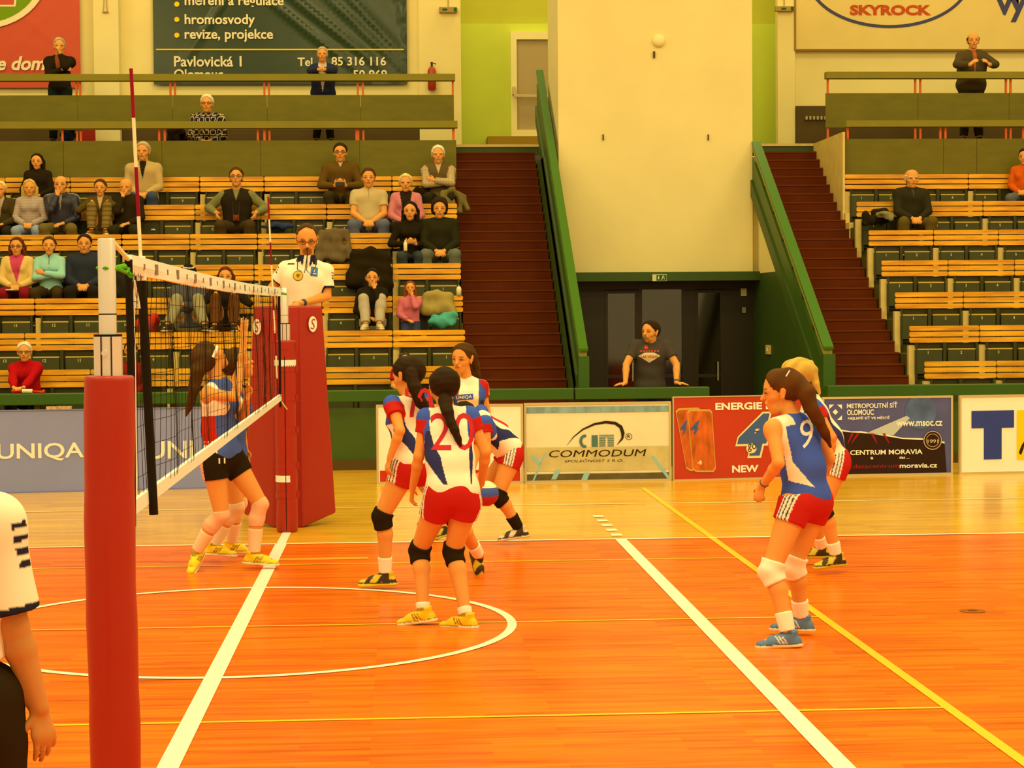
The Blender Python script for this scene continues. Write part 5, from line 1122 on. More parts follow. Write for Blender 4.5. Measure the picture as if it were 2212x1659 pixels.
def plaid(a, b, c, fr=70.0):
    def fn(p, V, tags, t):
        u, v, f = p.local(V); v = v*p.L; x = np.sin((u+0.4*f)*fr); y = np.sin(v*fr*0.9); C = np.tile(np.array(a), (len(V), 1)); C[(x > 0.35) ^ (y > 0.35)] = b; C[(x > 0.8) | (y > 0.85)] = c; return C
    return fn
def vest(body_c, sleeve_c, chk=None):
    def fn(p, V, tags, t):
        u, v, f = p.local(V); C = np.tile(np.array(body_c), (len(V), 1)); sl = np.array([x[:4] in ('uarm', 'farm') for x in tags]); C[sl] = sleeve_c
        if chk is not None: C[sl & ((np.sin(V[:, 0]*140) > 0.5) ^ (np.sin(V[:, 2]*140) > 0.5))] = chk
        C[(~sl) & (f > 0) & (np.abs(u) < 0.05*np.clip((v-0.72)/0.28, 0, 1))] = sleeve_c; return C
    return fn
def knit(c, d, fr=120.0):
    def fn(p, V, tags, t): C = np.tile(np.array(c), (len(V), 1)); C[np.sin(V[:, 2]*fr) > 0.3] = d; return C
    return fn
def arms(J, mode, c, s, f, up):
    pel, nek, hed = J['pel'], J['nek'], J['hed']; mid = pel
    W = {}; hint = {'+': s*0.8-Z3*0.5-f*0.3, '-': -s*0.8-Z3*0.5-f*0.3}; H = {}; N = {}
    lapw = {q: pel+f*0.24*c+up*0.085*c+s*sg*0.055*c for q, sg in (('+', 1), ('-', -1))}
    if mode in ('lap', 'low'):
        k = 0.0 if mode == 'lap' else 0.05
        W = {q: lapw[q]+f*k*c for q in '+-'}; H = {'+': unit(-s*0.8+f*0.6-Z3*0.35), '-': unit(s*0.8+f*0.6-Z3*0.35)}; N = {'+': unit(-f*0.6-Z3*0.5), '-': unit(-f*0.6-Z3*0.5)}
    elif mode == 'cross':
        W = {'+': pel+f*0.215*c+up*0.27*c-s*0.06*c, '-': pel+f*0.175*c+up*0.235*c+s*0.07*c}; H = {'+': unit(-s+Z3*0.25-f*0.15), '-': unit(s+Z3*0.1-f*0.2)}; N = {'+': -f, '-': -f}; hint = {'+': s+f*0.3-Z3*0.6, '-': -s+f*0.3-Z3*0.6}
    elif mode in ('chin-', 'chin+'):
        a = mode[-1]; b = '+' if a == '-' else '-'; sg = 1 if a == '+' else -1
        W = {a: hed-up*0.15*c+f*0.135*c+s*sg*0.035*c, b: pel+f*0.22*c+up*0.16*c-s*sg*0.05*c if False else lapw[b]}; H = {a: unit(Z3*0.9-f*0.15-s*sg*0.35), b: unit(f*0.5+s*sg*0.7-Z3*0.2)}; N = {a: -f, b: -f*0.5-Z3}
        hint[a] = s*sg*0.4-Z3+f*0.2
    elif mode == 'phone':
        W = {'+': pel+f*0.23*c+up*0.19*c+s*0.075*c, '-': pel+f*0.23*c+up*0.19*c-s*0.075*c}; H = {'+': unit(-s*0.55+f*0.6+Z3*0.35), '-': unit(s*0.55+f*0.6+Z3*0.35)}; N = {'+': -f*0.4-s*0.6+Z3*0.5, '-': -f*0.4+s*0.6+Z3*0.5}
    elif mode == 'spread':
        W = {'+': pel+s*0.275*c+f*0.16*c+up*0.22*c, '-': pel-s*0.275*c+f*0.16*c+up*0.22*c}; H = {'+': unit(f*0.6-Z3*0.7-s*0.2), '-': unit(f*0.6-Z3*0.7+s*0.2)}; hint = {'+': s*0.7-f*0.8, '-': -s*0.7-f*0.8}
    elif mode == 'knees':
        W = {'+': J['kn+']-f*0.05*c+Z3*0.085*c, '-': J['kn-']-f*0.05*c+Z3*0.085*c}; H = {'+': unit(f-Z3*0.5), '-': unit(f-Z3*0.5)}; N = {'+': -Z3, '-': -Z3}
    elif mode == 'rail':
        W = {'+': np.array([pel[0]+0.05, 12.60, 1.085]), '-': np.array([pel[0]-0.07, 12.60, 1.085])}; H = {'+': unit(f-s*0.5), '-': unit(f+s*0.5)}; N = {'+': -Z3, '-': -Z3}
    elif mode == 'down':
        W = {'+': pel+s*0.27*c+f*0.06*c-Z3*0.03, '-': pel-s*0.27*c+f*0.06*c-Z3*0.03}; H = {'+': -Z3, '-': -Z3}; N = {'+': -s, '-': s}
    for q in '+-':
        sh = J['sh'+q]; e, w = ik(sh, W[q], 0.285*c, 0.255*c, hint[q]); J['el'+q], J['wr'+q] = e, w
        if q in H: J['hd'+q] = H[q]
        if q in N: J['hn'+q] = N[q]
    return J
def seat_joints(x, Y, floor, ztop, sex, turn=0.0, lean=0.06, mode='lap', spread=0.14, head=(0, 0), c=None, knee_up=0.0, hipz=0.49, feet=0.31, dy=0.0, headtilt=0.0):
    th = math.radians(turn); f = np.array([math.sin(th), -math.cos(th), 0]); s = np.array([math.cos(th), math.sin(th), 0]); pel = np.array([x, Y, floor+hipz])-f*0
    tot = ztop-pel[2]
    if c is None: c = float(np.clip(tot/0.80, 0.70, 1.08))
    bent = math.sqrt(max(0.05, min(1, (tot/c-0.20)/0.60)))
    up = unit(f*lean+Z3); J = {'pel': pel, 'nek': pel+up*min(0.55*c, (tot-0.262*c))}; J['hed'] = J['nek']+unit(Z3+f*(lean+0.12))*0.165*c
    J['hed'][2] = ztop-0.117*c*1.20
    sw = (0.185 if sex == 'm' else 0.16)*c; sh = J['nek']-up*0.085*c
    J['sh+'], J['sh-'] = sh+s*sw, sh-s*sw
    for q, sg in (('+', 1), ('-', -1)):
        J['hp'+q] = pel+s*sg*0.085*c
        an = pel+f*feet*c+s*sg*spread*c; an[2] = floor+0.09*c+(knee_up*0.9)
        k, a = ik(J['hp'+q], an, 0.42*c, 0.41*c, Z3+f*0.6+s*sg*0.12); J['kn'+q], J['an'+q] = k, a; J['to'+q] = unit(f+s*sg*0.25)
    hy, hp_ = math.radians(turn+head[0]), math.radians(head[1]); J['hf'] = np.array([math.sin(hy)*math.cos(hp_), -math.cos(hy)*math.cos(hp_), math.sin(hp_)]); J['hu'] = unit(Z3+s*headtilt+J['hf']*-math.sin(hp_))
    arms(J, mode, c, s, f, up); return J, c, f, s, up
GS = 'spectators on the crowded stand'
OCC = []
def sit_down(row, x):
    best = None
    for o in COL.objects:
        if o.name.startswith('slatted_bench') and abs(o.location[1]-row_y(row)) < 0.01:
            for sgn, st in zip((-1, 1), [c_ for c_ in o.children if c_.name.startswith('flip_seat')]):
                dd = abs(o.location[0]+sgn*0.235-x)
                if best is None or dd < best[0]: best = (dd, st)
    if best and best[0] < 0.4 and best[1].name not in OCC:
        st = best[1]; OCC.append(st.name); st.rotation_euler = (math.radians(90), 0, 0); st.location = (0, 0.17, 0.305)
        for ch in list(st.children): bpy.data.objects.remove(ch)
def spectator(label, xp, row, ytop, sex='m', hair='brown', style='short', top=LONG, tc=None, pc=O(50, 42, 12), girth=1.0, skin=None, beard=None, stubble=None, glasses=False, mat_top=None, collar=False, group=GS, yf=None, shoes=O(52, 36, 12), low=-0.03, hairname='hair', fold=0.004, **kw):
    Y, fl = (row_y(row)-0.20, row_f(row)) if yf is None else yf
    P0 = onY(xp, ytop, Y); J, c, f, s, up = seat_joints(P0[0], Y, fl, P0[2], sex, **kw)
    base = np.array([J['pel'][0], J['pel'][1], fl])
    if yf is None: sit_down(row, P0[0])
    p = Person(label, J, sex, girth, c, 0.0092, group, skin, base=base); p.body(beard=beard, stubble=stubble, brow=HC.get(hair, HC['dark']))
    sp = dict(top)
    if collar: sp['neck'] = (.014, .45)
    seed = int(xp) % 97
    p.topo = p.wear('top', sp, tc if tc is not None else O(60, 50, 20), hem=-0.06, fold=fold, seed=seed, m=mat_top)
    p.wear('trousers', PANTS, pc, top=0.12, fold=0.003, seed=seed+5)
    if style: p.hair(HC[hair], style, seed=seed, low=low)
    if glasses: p.glasses()
    for q in '+-': p.shoe(q, shoes, h=0.012)
    p.c = c; p.f_ = f; p.s_ = s; return p
# ---- top rows of the crowded stand
spectator('dark-haired woman in a black coat on the top row, against the olive panel', 82, 7, 333, 'f', 'black', 'bob', tc=O(42, 28, 8), girth=1.12, collar=True, lean=0.1)
spectator('man in an open beige jacket over a black shirt, top bench row behind the antenna', 310, 7, 307, 'm', 'grey', 'short', tc=jacket(O(190, 146, 62), O(44, 30, 10), 0.045, 0.55), pc=O(62, 68, 60), girth=1.15, collar=True, head=(-4, 0), lean=0.05)
p = spectator('young man with dark glasses and brown sweater holding a phone, top bench row', 735, 7, 310, 'm', 'dark', 'short', tc=jacket(O(98, 66, 12), O(210, 170, 90), 0.03, 0.86), pc=O(60, 46, 12), glasses=True, mode='phone', fold=0.003, headtilt=0.0)
q = (p.J['wr+']+p.J['wr-'])/2+p.f*0.115+Z3*0.02; t = thing('mobile_phone', 'dark phone held in both hands by the young man in glasses', 'phone', q)
MB().box(q[0]-0.07, q[0]+0.07, q[1]-0.012, q[1]+0.002, q[2]-0.03, q[2]+0.035).build('casing', mat('phone_black', O(34, 22, 6), 0.3, 0.5), t, bevel=0.006); MB().box(q[0]-0.06, q[0]+0.06, q[1]+0.002, q[1]+0.004, q[2]-0.025, q[2]+0.03).build('screen', mat('phone_screen', O(60, 50, 30), 0.2, 0.5), t)
p = spectator('white-haired old man in a grey vest with folded arms, top row by the stairs', 946, 7, 315, 'm', 'white', 'short', tc=vest(O(100, 74, 24), O(196, 158, 78), O(160, 124, 58)), pc=O(48, 38, 12), mode='cross', fold=0.003)
def draped(name, label, pts_top, drop, w, col, cat='jacket', ax=None, seed=1, thick=0.03, fold=0.012):
    """a garment thrown over something: a folded sheet hanging from a line of points"""
    rs = np.random.RandomState(seed); ax = np.array([1.0, 0, 0]) if ax is None else unit(ax); c = np.mean(pts_top, 0); t = thing(name, label, cat, c)
    P_ = [];
    pts = [np.asarray(q, float) for q in pts_top]
    for a, b in zip(pts[:-1], pts[1:]): P_.append(Prim('c', a, b, thick, thick, None, 1, 0.05))
    n = 5
    for i in range(n):
        k = i/(n-1); a = pts[0]+(pts[-1]-pts[0])*k; b = a-Z3*drop*(0.8+0.3*rs.rand())+ax*(k-0.5)*w*0.3-np.array([0, 0.05+0.05*rs.rand(), 0]); P_.append(Prim('c', a, b, thick*(0.9+0.4*rs.rand()), thick*(1.2+0.6*rs.rand()), None, 1, 0.05))
    lo = np.min([p_.box(0)[0] for p_ in P_], 0)-0.08; hi = np.max([p_.box(0)[1] for p_ in P_], 0)+0.08; F = Field(lo, hi, 0.012)
    for p_ in P_: F.add(p_)
    F.wrinkle(fold, seed, 30.0, (0.2, 0.2, 0.9)); V, Q = F.mesh(); mesh_from('cloth', V, Q, np.tile(np.asarray(col), (len(V), 1)), M_cloth, t, np.array(t.location), 1); return t
def pile(name, label, cat, centre, size, col, seed=1, fold=0.014, n=7, part='cloth'):
    rs = np.random.RandomState(seed); c = np.asarray(centre, float); t = thing(name, label, cat, c-Z3*size[2]); P_ = []
    for i in range(n):
        a = c+(rs.rand(3)-0.5)*np.array(size)*1.1; b = c+(rs.rand(3)-0.5)*np.array(size)*1.1; r = min(size)*0.32*(0.7+0.5*rs.rand()); P_.append(Prim('c', a, b, r, r*0.8, None, 1, 0.05))
    lo = np.min([p_.box(0)[0] for p_ in P_], 0)-0.08; hi = np.max([p_.box(0)[1] for p_ in P_], 0)+0.08; F = Field(lo, hi, 0.012)
    for p_ in P_: F.add(p_)
    F.wrinkle(fold, seed, 34.0, (0.4, 0.4, 0.4)); V, Q = F.mesh(); mesh_from(part, V, Q, np.tile(np.asarray(col), (len(V), 1)), M_cloth, t, np.array(t.location), 1); return t
k_ = p.J['kn+']
draped('jacket', 'grey-green jacket lying over the knee of the old man with folded arms', [k_+np.array([-0.10, -0.02, 0.07]), k_+np.array([0.03, -0.03, 0.10]), k_+np.array([0.22, 0.05, 0.0])], 0.24, 0.3, O(112, 92, 30), seed=3)
pile('backpack', 'black bag on the bench beside the old man with folded arms', 'bag', onY(905, 425, row_y(7)-0.25), (0.24, 0.2, 0.22), O(40, 28, 8), 4, 0.006, part='bag_body')
# row six
spectator('fair child with folded hands at the very end of the second-highest row', 2, 6, 392, 'f', 'fair', 'short', tc=jacket(O(70, 52, 14), O(180, 148, 84), 0.05, 0.4), pc=O(44, 34, 10), mode='chin-', c=0.92)
p = spectator('blond woman in a pale grey turtleneck, jacket on her lap', 65, 6, 388, 'f', 'blond', 'long', tc=knit(O(178, 146, 92), O(166, 134, 82), 160), pc=O(140, 140, 110), collar=True, mode='lap', head=(8, 0))
p = spectator('balding man in a shiny navy track jacket with white shoulder stripes, hand at his mouth', 133, 6, 380, 'm', 'dark', 'bald', tc=jacket(O(38, 34, 30), O(160, 130, 70), 0.02, 0.5, O(226, 200, 130)), pc=O(110, 86, 26), girth=1.12, mat_top=M_gloss, mode='chin-', spread=0.2, collar=True)
p = spectator('young woman in a brown jacket with her knees drawn up, hair tied back', 218, 6, 388, 'f', 'brown', 'bun', tc=jacket(O(88, 62, 12), O(196, 150, 74), 0.035, 0.6), pc=knit(O(128, 96, 30), O(104, 76, 22), 90), shoes=O(120, 66, 8), knee_up=0.43, feet=0.34, spread=0.11, mode='knees')
for q, sg in (('+', 1), ('-', -1)): pass
spectator('bald man in black, finger on his lips, beside the young woman with raised knees', 273, 6, 386, 'm', 'grey', None, tc=O(46, 32, 8), pc=O(48, 40, 10), girth=1.1, mode='chin-', collar=True, head=(-6, -3))
p = spectator('man in a dark vest with a camera round his neck, arms spread wide', 511, 6, 363, 'm', 'brown', 'short', tc=vest(O(44, 32, 10), O(126, 112, 44)), pc=O(70, 50, 12), girth=1.15, mode='spread', glasses=True, head=(0, 6), spread=0.2)
o = p.J['pel']+p.up*0.17+p.f*0.185; t = thing('camera', 'small red-brown camera hanging on the chest of the man in the dark vest', 'camera', o)
MB().box(o[0]-0.045, o[0]+0.045, o[1]-0.03, o[1]+0.01, o[2]-0.045, o[2]+0.045).tube([o-V3(0, .03, 0), o-V3(0, .05, 0)], 0.025, 14).build('camera_case', mat('camera_case', O(118, 50, 12), 0.5), t, bevel=0.008)
MB().tube([o+V3(-.04, -.01, .04), p.J['nek']+V3(-.06, -.12, -.08), p.J['nek']+V3(-.05, -.04, .015)], 0.006, 6).tube([o+V3(.04, -.01, .04), p.J['nek']+V3(.06, -.12, -.08), p.J['nek']+V3(.05, -.04, .015)], 0.006, 6).build('strap', M_blk, t)
pile('jacket', 'crumpled blue jacket on a bench seat behind the far antenna', 'jacket', onY(598, 491, row_y(6)-0.2), (0.42, 0.2, 0.10), O(50, 56, 58), 6)
spectator('stocky man in a beige polo shirt with hands clasped between his knees', 796, 6, 364, 'm', 'brown', 'short', top=TEE, tc=jacket(O(196, 158, 74), O(170, 132, 58), 0.012, 0.7), pc=O(98, 94, 76), girth=1.2, collar=True, spread=0.22, mode='low')
spectator('short-haired blond woman in a pink jacket over a black top', 876, 6, 376, 'f', 'fair', 'short', tc=jacket(O(206, 112, 78), O(44, 30, 10), 0.075, 0.05), pc=O(44, 34, 10), girth=1.05, low=-0.07, mode='lap')
# row five
p = spectator('dark-haired woman in a black sweater holding a small white bottle', 886, 5, 436, 'f', 'black', 'bob', tc=O(36, 26, 6), pc=O(58, 58, 38), mode='phone', head=(-6, 0), girth=0.92, spread=0.1)
o = p.J['wr-']+p.f*0.09; t = thing('bottle', 'small white bottle in the hand of the dark-haired woman in black', 'bottle', o-Z3*0.08)
MB().tube([o-Z3*0.10, o-Z3*0.09, o+Z3*0.02, o+Z3*0.04], [0.02, 0.028, 0.028, 0.013], 12).build('bottle_body', M_bw, t, smooth=True); MB().tube([o+Z3*0.04, o+Z3*0.065], 0.014, 10).build('cap', M_bw, t)
spectator('heavy man in a black sweater, fingertips together, last seat by the stairs', 949, 5, 430, 'm', 'dark', 'full', tc=O(42, 36, 8), pc=O(104, 98, 54), girth=1.14, spread=0.2, mode='low')
draped('jacket', 'grey-brown jacket hung over a bench back behind the referee', [onY(694, 503, row_y(5)-0.02), onY(722, 500, row_y(5)-0.02), onY(748, 505, row_y(5)-0.02)], 0.38, 0.3, O(108, 82, 34), seed=8, thick=0.045)
# row four
p = spectator('woman in a yellow jacket over a pink top with a tray on her knees', 38, 4, 513, 'f', 'auburn', 'bob', tc=jacket(O(222, 172, 66), O(196, 62, 62), 0.085, 0.25), pc=O(128, 22, 18), girth=1.1, mode='lap', glasses=True)
o = (p.J['wr+']+p.J['wr-'])/2+p.f*0.1-Z3*0.05; t = thing('snack_tray', 'dark tray with pale papers on the lap of the woman in the yellow jacket', 'tray', o)
MB().box(o[0]-0.17, o[0]+0.17, o[1]-0.1, o[1]+0.1, o[2]-0.015, o[2]).build('tray_base', M_blk, t); MB().box(o[0]-0.14, o[0]+0.02, o[1]-0.08, o[1]+0.02, o[2], o[2]+0.012).build('paper', M_bw, t)
spectator('woman in a mint green pullover with folded arms', 108, 4, 512, 'f', 'brown', 'short', tc=jacket(O(150, 186, 118), O(60, 60, 60), 0.006, 0.62), pc=O(64, 46, 12), collar=True, mode='cross', head=(6, 6), low=-0.09)
spectator('man in a dark blue zipped sweater with clasped hands, beside the woman in mint green', 184, 4, 506, 'm', 'dark', 'short', tc=O(46, 46, 36), pc=O(38, 30, 10), girth=1.12, collar=True, mode='lap', head=(4, 0))
draped('coat', 'black coat hung over a bench back beside the near net post', [onY(250, 580, row_y(4)-0.05), onY(272, 578, row_y(4)-0.05), onY(292, 584, row_y(4)-0.05)], 0.35, 0.25, O(42, 34, 12), 'coat', seed=11, thick=0.07)
draped('coat', 'bulky black coat over a bench back behind the woman in grey sweatpants', [onY(770, 556, row_y(4)-0.06), onY(800, 545, row_y(4)-0.06), onY(828, 560, row_y(4)-0.06)], 0.40, 0.3, O(38, 26, 4), 'coat', seed=12, thick=0.085)
# row three
p = spectator('young woman in black with grey sweatpants, knees up and finger on her lips', 804, 3, 580, 'f', 'black', 'bun', tc=O(38, 28, 8), pc=O(178, 150, 84), shoes=O(206, 168, 84), knee_up=0.44, feet=0.40, spread=0.10, mode='chin+')
p = spectator('small girl with red hair in a pink sweatshirt, hand at her mouth', 886, 3, 607, 'f', 'red', 'long', tc=O(204, 98, 74), pc=O(52, 50, 46), c=0.70, hipz=0.47, mode='chin+', feet=0.34, spread=0.09)
m_ = MB(); cc = p.ch; m_.text('NO 1', cc+V3(-0.07, -0.2, -0.0), XP, ZP, width=0.13, height=0.05, bold=0.01); p.on_cloth(p.topo, m_, 'chest_print', M_bw, (0, 1, 0)) if False else None
draped('coat', 'beige coat hung over the bench back beside the small girl in pink', [onY(922, 640, row_y(3)-0.04), onY(945, 634, row_y(3)-0.04), onY(968, 640, row_y(3)-0.04)], 0.22, 0.3, O(160, 128, 44), 'coat', seed=14, thick=0.05)
pile('jacket', 'crumpled turquoise jacket on the end seat by the stairs', 'jacket', onY(958, 686, row_y(3)-0.3), (0.34, 0.22, 0.16), O(78, 150, 92), 15)
p = spectator('man in a black cap and grey sweatshirt with folded arms, behind the net', 408, 3, 573, 'm', 'dark', None, tc=O(84, 74, 52), pc=O(150, 128, 62), girth=1.1, mode='cross', knee_up=0.44, feet=0.44, spread=0.24, head=(10, -14))
Hh = p.H; hc_, hu_, hf_ = p.J['hed'], p.hu, p.hf; F = p.field([Prim('h', hc_, hc_, 0.19, 0.19)], 0.009, 0.08)
for q in (Prim('h', hc_+(hu_*0.036+hf_*0.01)*Hh, hc_+(hu_*0.032-hf_*0.03)*Hh, 0.091*Hh, 0.094*Hh, p.hs, 1.0, 0.02), Prim('h', hc_+(hu_*0.05+hf_*0.09)*Hh, hc_+(hu_*0.04+hf_*0.16)*Hh, 0.065*Hh, 0.05*Hh, hu_, 0.18, 0.02)): F.add(q)
F.carve(lambda X, Y, Z: 0.030*Hh-((X-hc_[0])*hu_[0]+(Y-hc_[1])*hu_[1]+(Z-hc_[2])*hu_[2])); V, Q = F.mesh(); zz = (V-hc_)@hu_/Hh; mesh_from('cap', V, Q, np.where(((zz > 0.098) & (zz < 0.108))[:, None], np.array(O(214, 180, 100)), np.array(O(34, 24, 8))), M_cloth, p.root, p.org, 1)
spectator('brown-haired woman in black with brown boots, watching through the net', 488, 3, 577, 'f', 'auburn', 'bob', tc=O(40, 28, 8), pc=O(96, 52, 10), shoes=O(58, 36, 8), knee_up=0.43, feet=0.40, spread=0.13, mode='knees')
pile('backpack', 'red and blue backpack on a bench seat behind the net', 'backpack', onY(318, 702, row_y(3)-0.25), (0.22, 0.2, 0.26), O(190, 50, 18), 17, 0.006, part='bag_body')
# lowest row
p = spectator('white-haired woman in a red turtleneck holding a long horn', 57, 1, 738, 'f', 'white', 'short', tc=O(176, 14, 10), pc=O(44, 34, 10), girth=1.15, collar=True, glasses=True, mode='rail', lean=0.2, low=-0.06, head=(6, 0))
o = np.array([onY(60, 853, 12.46)[0], 12.46, 1.062]); t = thing('fan_horn', 'white and orange plastic horn held by the woman in the red turtleneck', 'horn', o)
MB().tube([o-V3(.07, 0, 0), o+V3(.06, 0, -.004)], 0.027, 14).build('white_barrel', M_bw, t); M_ho = mat('horn_orange', O(206, 62, 16), 0.4)
MB().tube([o+V3(.06, 0, -.004), o+V3(.15, 0, -.012), o+V3(.18, -.01, -.016), o+V3(.20, -.02, -.02)], [0.013, 0.013, 0.025, 0.042], 14).build('bell', M_ho, t, smooth=True); MB().tube([o-V3(.07, 0, 0), o-V3(.18, 0, 0)], 0.008, 8).tube([o-V3(.18, 0, 0), o-V3(.2, 0, 0)], 0.022, 10).build('plunger', M_ho, t)
spectator('boy in a dark red jacket on the lowest bench behind the net', 283, 1, 738, 'm', 'brown', 'short', tc=jacket(O(128, 30, 10), O(60, 40, 16), 0.01, 0.3), pc=O(120, 110, 76), c=0.85, mode='lap', collar=True)
spectator('person in a red shirt on the lowest bench, hidden behind the long-haired player', 876, 1, 762, 'm', 'brown', 'short', top=TEE, tc=O(176, 26, 18), pc=O(60, 46, 20), girth=1.05, mode='lap')
# ---- emptier stand
GR = 'spectators on the emptier stand'
spectator('white-haired man in a black jacket, hands clasped, alone on the emptier stand', 1967, 6, 366, 'm', 'white', 'bald', tc=jacket(O(48, 40, 12), O(70, 60, 30), 0.02, 0.7), pc=O(96, 74, 16), girth=1.15, collar=True, spread=0.2, mode='low', group=GR)
spectator('person in a puffy orange jacket at the edge of the emptier stand', 2215, 7, 322, 'f', 'dark', 'short', tc=O(210, 84, 10), pc=O(96, 90, 60), girth=1.12, mode='lap', group=GR, fold=0.008, turn=-30)
t = pile('sports_bag', 'black bag with a pale jacket on the bench beside the man in black', 'bag', onY(1893, 470, row_y(6)-0.3), (0.36, 0.2, 0.2), O(40, 30, 8), 21, 0.008, part='bag_body')
pile('jacket', 'pale olive jacket stuffed on the black bag', 'jacket', onY(1912, 466, row_y(6)-0.42), (0.22, 0.08, 0.10), O(136, 116, 50), 22)
# ---- standing people
def standing(label, xp, ytop, Y, floor, sex='m', turn=0, lean=0.0, W=None, H=None, hint=None, head=(0, 0), group=None, c=None, h=0.0092, **kw):
    P0 = onY(xp, ytop, Y); th = math.radians(turn); f = np.array([math.sin(th), -math.cos(th), 0]); s = np.array([math.cos(th), math.sin(th), 0]); tot = P0[2]-floor
    if c is None: c = tot/1.75
    pel = np.array([P0[0], Y, floor+0.93*c]); up = unit(Z3+f*lean); J = {'pel': pel, 'nek': pel+up*0.545*c}; J['hed'] = J['nek']+unit(Z3+f*(lean+0.1))*0.175*c; J['hed'][2] = P0[2]-0.117*c
    sh = J['nek']-up*0.085*c; sw = (0.185 if sex == 'm' else 0.16)*c; J['sh+'], J['sh-'] = sh+s*sw, sh-s*sw
    for q, sg in (('+', 1), ('-', -1)):
        J['hp'+q] = pel+s*sg*0.09*c-Z3*0.02; J['kn'+q] = J['hp'+q]-Z3*0.42*c+s*sg*0.03+f*0.01; J['an'+q] = J['kn'+q]-Z3*(J['kn'+q][2]-floor-0.085*c)+s*sg*0.01; J['to'+q] = unit(f+s*sg*0.3)
    hy, hp_ = math.radians(turn+head[0]), math.radians(head[1]); J['hf'] = np.array([math.sin(hy)*math.cos(hp_), -math.cos(hy)*math.cos(hp_), math.sin(hp_)]); J['hu'] = unit(Z3-J['hf']*math.sin(hp_))
    for q in '+-':
        e, w = ik(J['sh'+q], W[q](J, f, s, c), 0.285*c, 0.26*c, hint[q](f, s)); J['el'+q], J['wr'+q] = e, w
        if H: J['hd'+q] = unit(H[q](f, s))
    return J, c, f, s
def stand_person(label, J, c, hair, style, top, tc, pc, girth=1.0, sex='m', floor=0, collar=True, hem=-0.16, beard=None, stubble=None, glasses=False, group=None, h=0.0092, seed=1):
    base = np.array([J['pel'][0], J['pel'][1], floor]); p = Person(label, J, sex, girth, c, h, group, base=base); p.body(beard=beard, stubble=stubble, brow=HC[hair]); sp = dict(top)
    if collar: sp['neck'] = (.014, .4)
    p.topo = p.wear('top', sp, tc, hem=hem, fold=0.004, seed=seed); p.wear('trousers', PANTS, pc, top=0.08, fold=0.003, seed=seed+3)
    if style: p.hair(HC[hair], style, seed=seed)
    if glasses: p.glasses()
    for q in '+-': p.shoe(q, O(48, 34, 12), h=0.012)
    return p
GG = 'men standing on the gallery'
railz = 5.945
J, c, f, s = standing('', 128, 85, 20.05, 4.84, W={'-': lambda J, f, s, c: J['pel']+f*0.20*c+Z3*0.30*c+s*0.08*c, '+': lambda J, f, s, c: J['hed']-Z3*0.15*c+f*0.13*c+s*0.04}, H={'-': lambda f, s: s+Z3*0.1-f*0.1, '+': lambda f, s: Z3-s*0.3}, hint={'-': lambda f, s: -s-Z3+f*0.2, '+': lambda f, s: s*0.5-Z3+f*0.3}, head=(10, -4))
stand_person('bald man in black standing with a hand to his chin before the red banner', J, c, 'grey', 'fringe', LONG, jacket(O(38, 26, 6), O(150, 70, 22), 0.05, 0.2), O(36, 40, 16), floor=4.84, group=GG, seed=31)
J, c, f, s = standing('', 697, 107, 20.0, 4.84, lean=0.22, W={'-': lambda J, f, s, c: np.array([J['pel'][0]-0.05, 19.48, railz+0.07]), '+': lambda J, f, s, c: np.array([J['pel'][0]+0.05, 19.48, railz+0.07])}, H={'-': lambda f, s: s-Z3*0.1, '+': lambda f, s: -s-Z3*0.1}, hint={'-': lambda f, s: -s-Z3*0.2, '+': lambda f, s: s-Z3*0.2})
J['pel'] = J['pel']
stand_person('grey-haired moustached man in a dark blue jacket leaning on the rail before the green banner', J, c, 'grey', 'short', LONG, jacket(O(42, 42, 40), O(200, 170, 110), 0.06, 0.1), O(44, 36, 16), girth=1.25, floor=4.84, group=GG, seed=32)
J, c, f, s = standing('', 2098, 75, 20.0, 4.84, lean=0.12, W={'-': lambda J, f, s, c: np.array([J['pel'][0]-0.16, 19.52, railz+0.15]), '+': lambda J, f, s, c: np.array([J['pel'][0]+0.17, 19.52, railz+0.15])}, H={'-': lambda f, s: s*0.6+Z3*0.5+f*0.2, '+': lambda f, s: -s*0.6+Z3*0.5+f*0.2}, hint={'-': lambda f, s: -s-Z3*0.4, '+': lambda f, s: s-Z3*0.4}, head=(-8, 0))
stand_person('balding man in a dark olive jacket standing at the rail below the white wall board', J, c, 'brown', 'bald', LONG, jacket(O(78, 60, 20), O(170, 80, 24), 0.03, 0.2), O(58, 44, 12), girth=1.38, floor=4.84, group=GG, seed=33)
spectator('man in a black and cream plaid shirt seated alone behind the olive balustrade', 449, 8, 207, 'm', 'white', 'short', tc=plaid(O(42, 30, 12), O(214, 178, 96), O(42, 32, 20)), pc=O(44, 40, 30), girth=1.25, beard=None, feet=0.22, yf=(18.75, 4.18), spread=0.24, mode='low', collar=True, lean=0.2, glasses=True, group='men on the gallery')
MB().box(onY(420, 290, 18.9)[0]-0.35, onY(470, 290, 18.9)[0]+0.35, 18.62, 19.0, 4.18, 4.50).build('gallery_bench', M_brown); tag(bpy.data.objects['gallery_bench'], 'plain brown bench under the man in the plaid shirt', 'bench')
pile('bag', 'dark bag beside the man in the plaid shirt, behind the lower balustrade', 'bag', onY(378, 290, 18.7), (0.3, 0.2, 0.2), O(46, 30, 10), 35, 0.006, part='bag_body')
t = pile('backpack', 'dark blue backpack with a white mark seen under the upper balustrade', 'backpack', onY(150, 292, 19.9), (0.2, 0.15, 0.16), O(38, 40, 44), 36, 0.006, part='bag_body')
q = onY(190, 292, 21.5); t = thing('lifebuoy_ring', 'red panel with a pale arc seen under the upper balustrade by the wall', 'panel', q); MB().box(q[0]-0.13, q[0]+0.13, 21.45, 21.5, 4.84, 5.4).build('panel_sheet', mat('panel_red', O(160, 40, 14), 0.5), t)
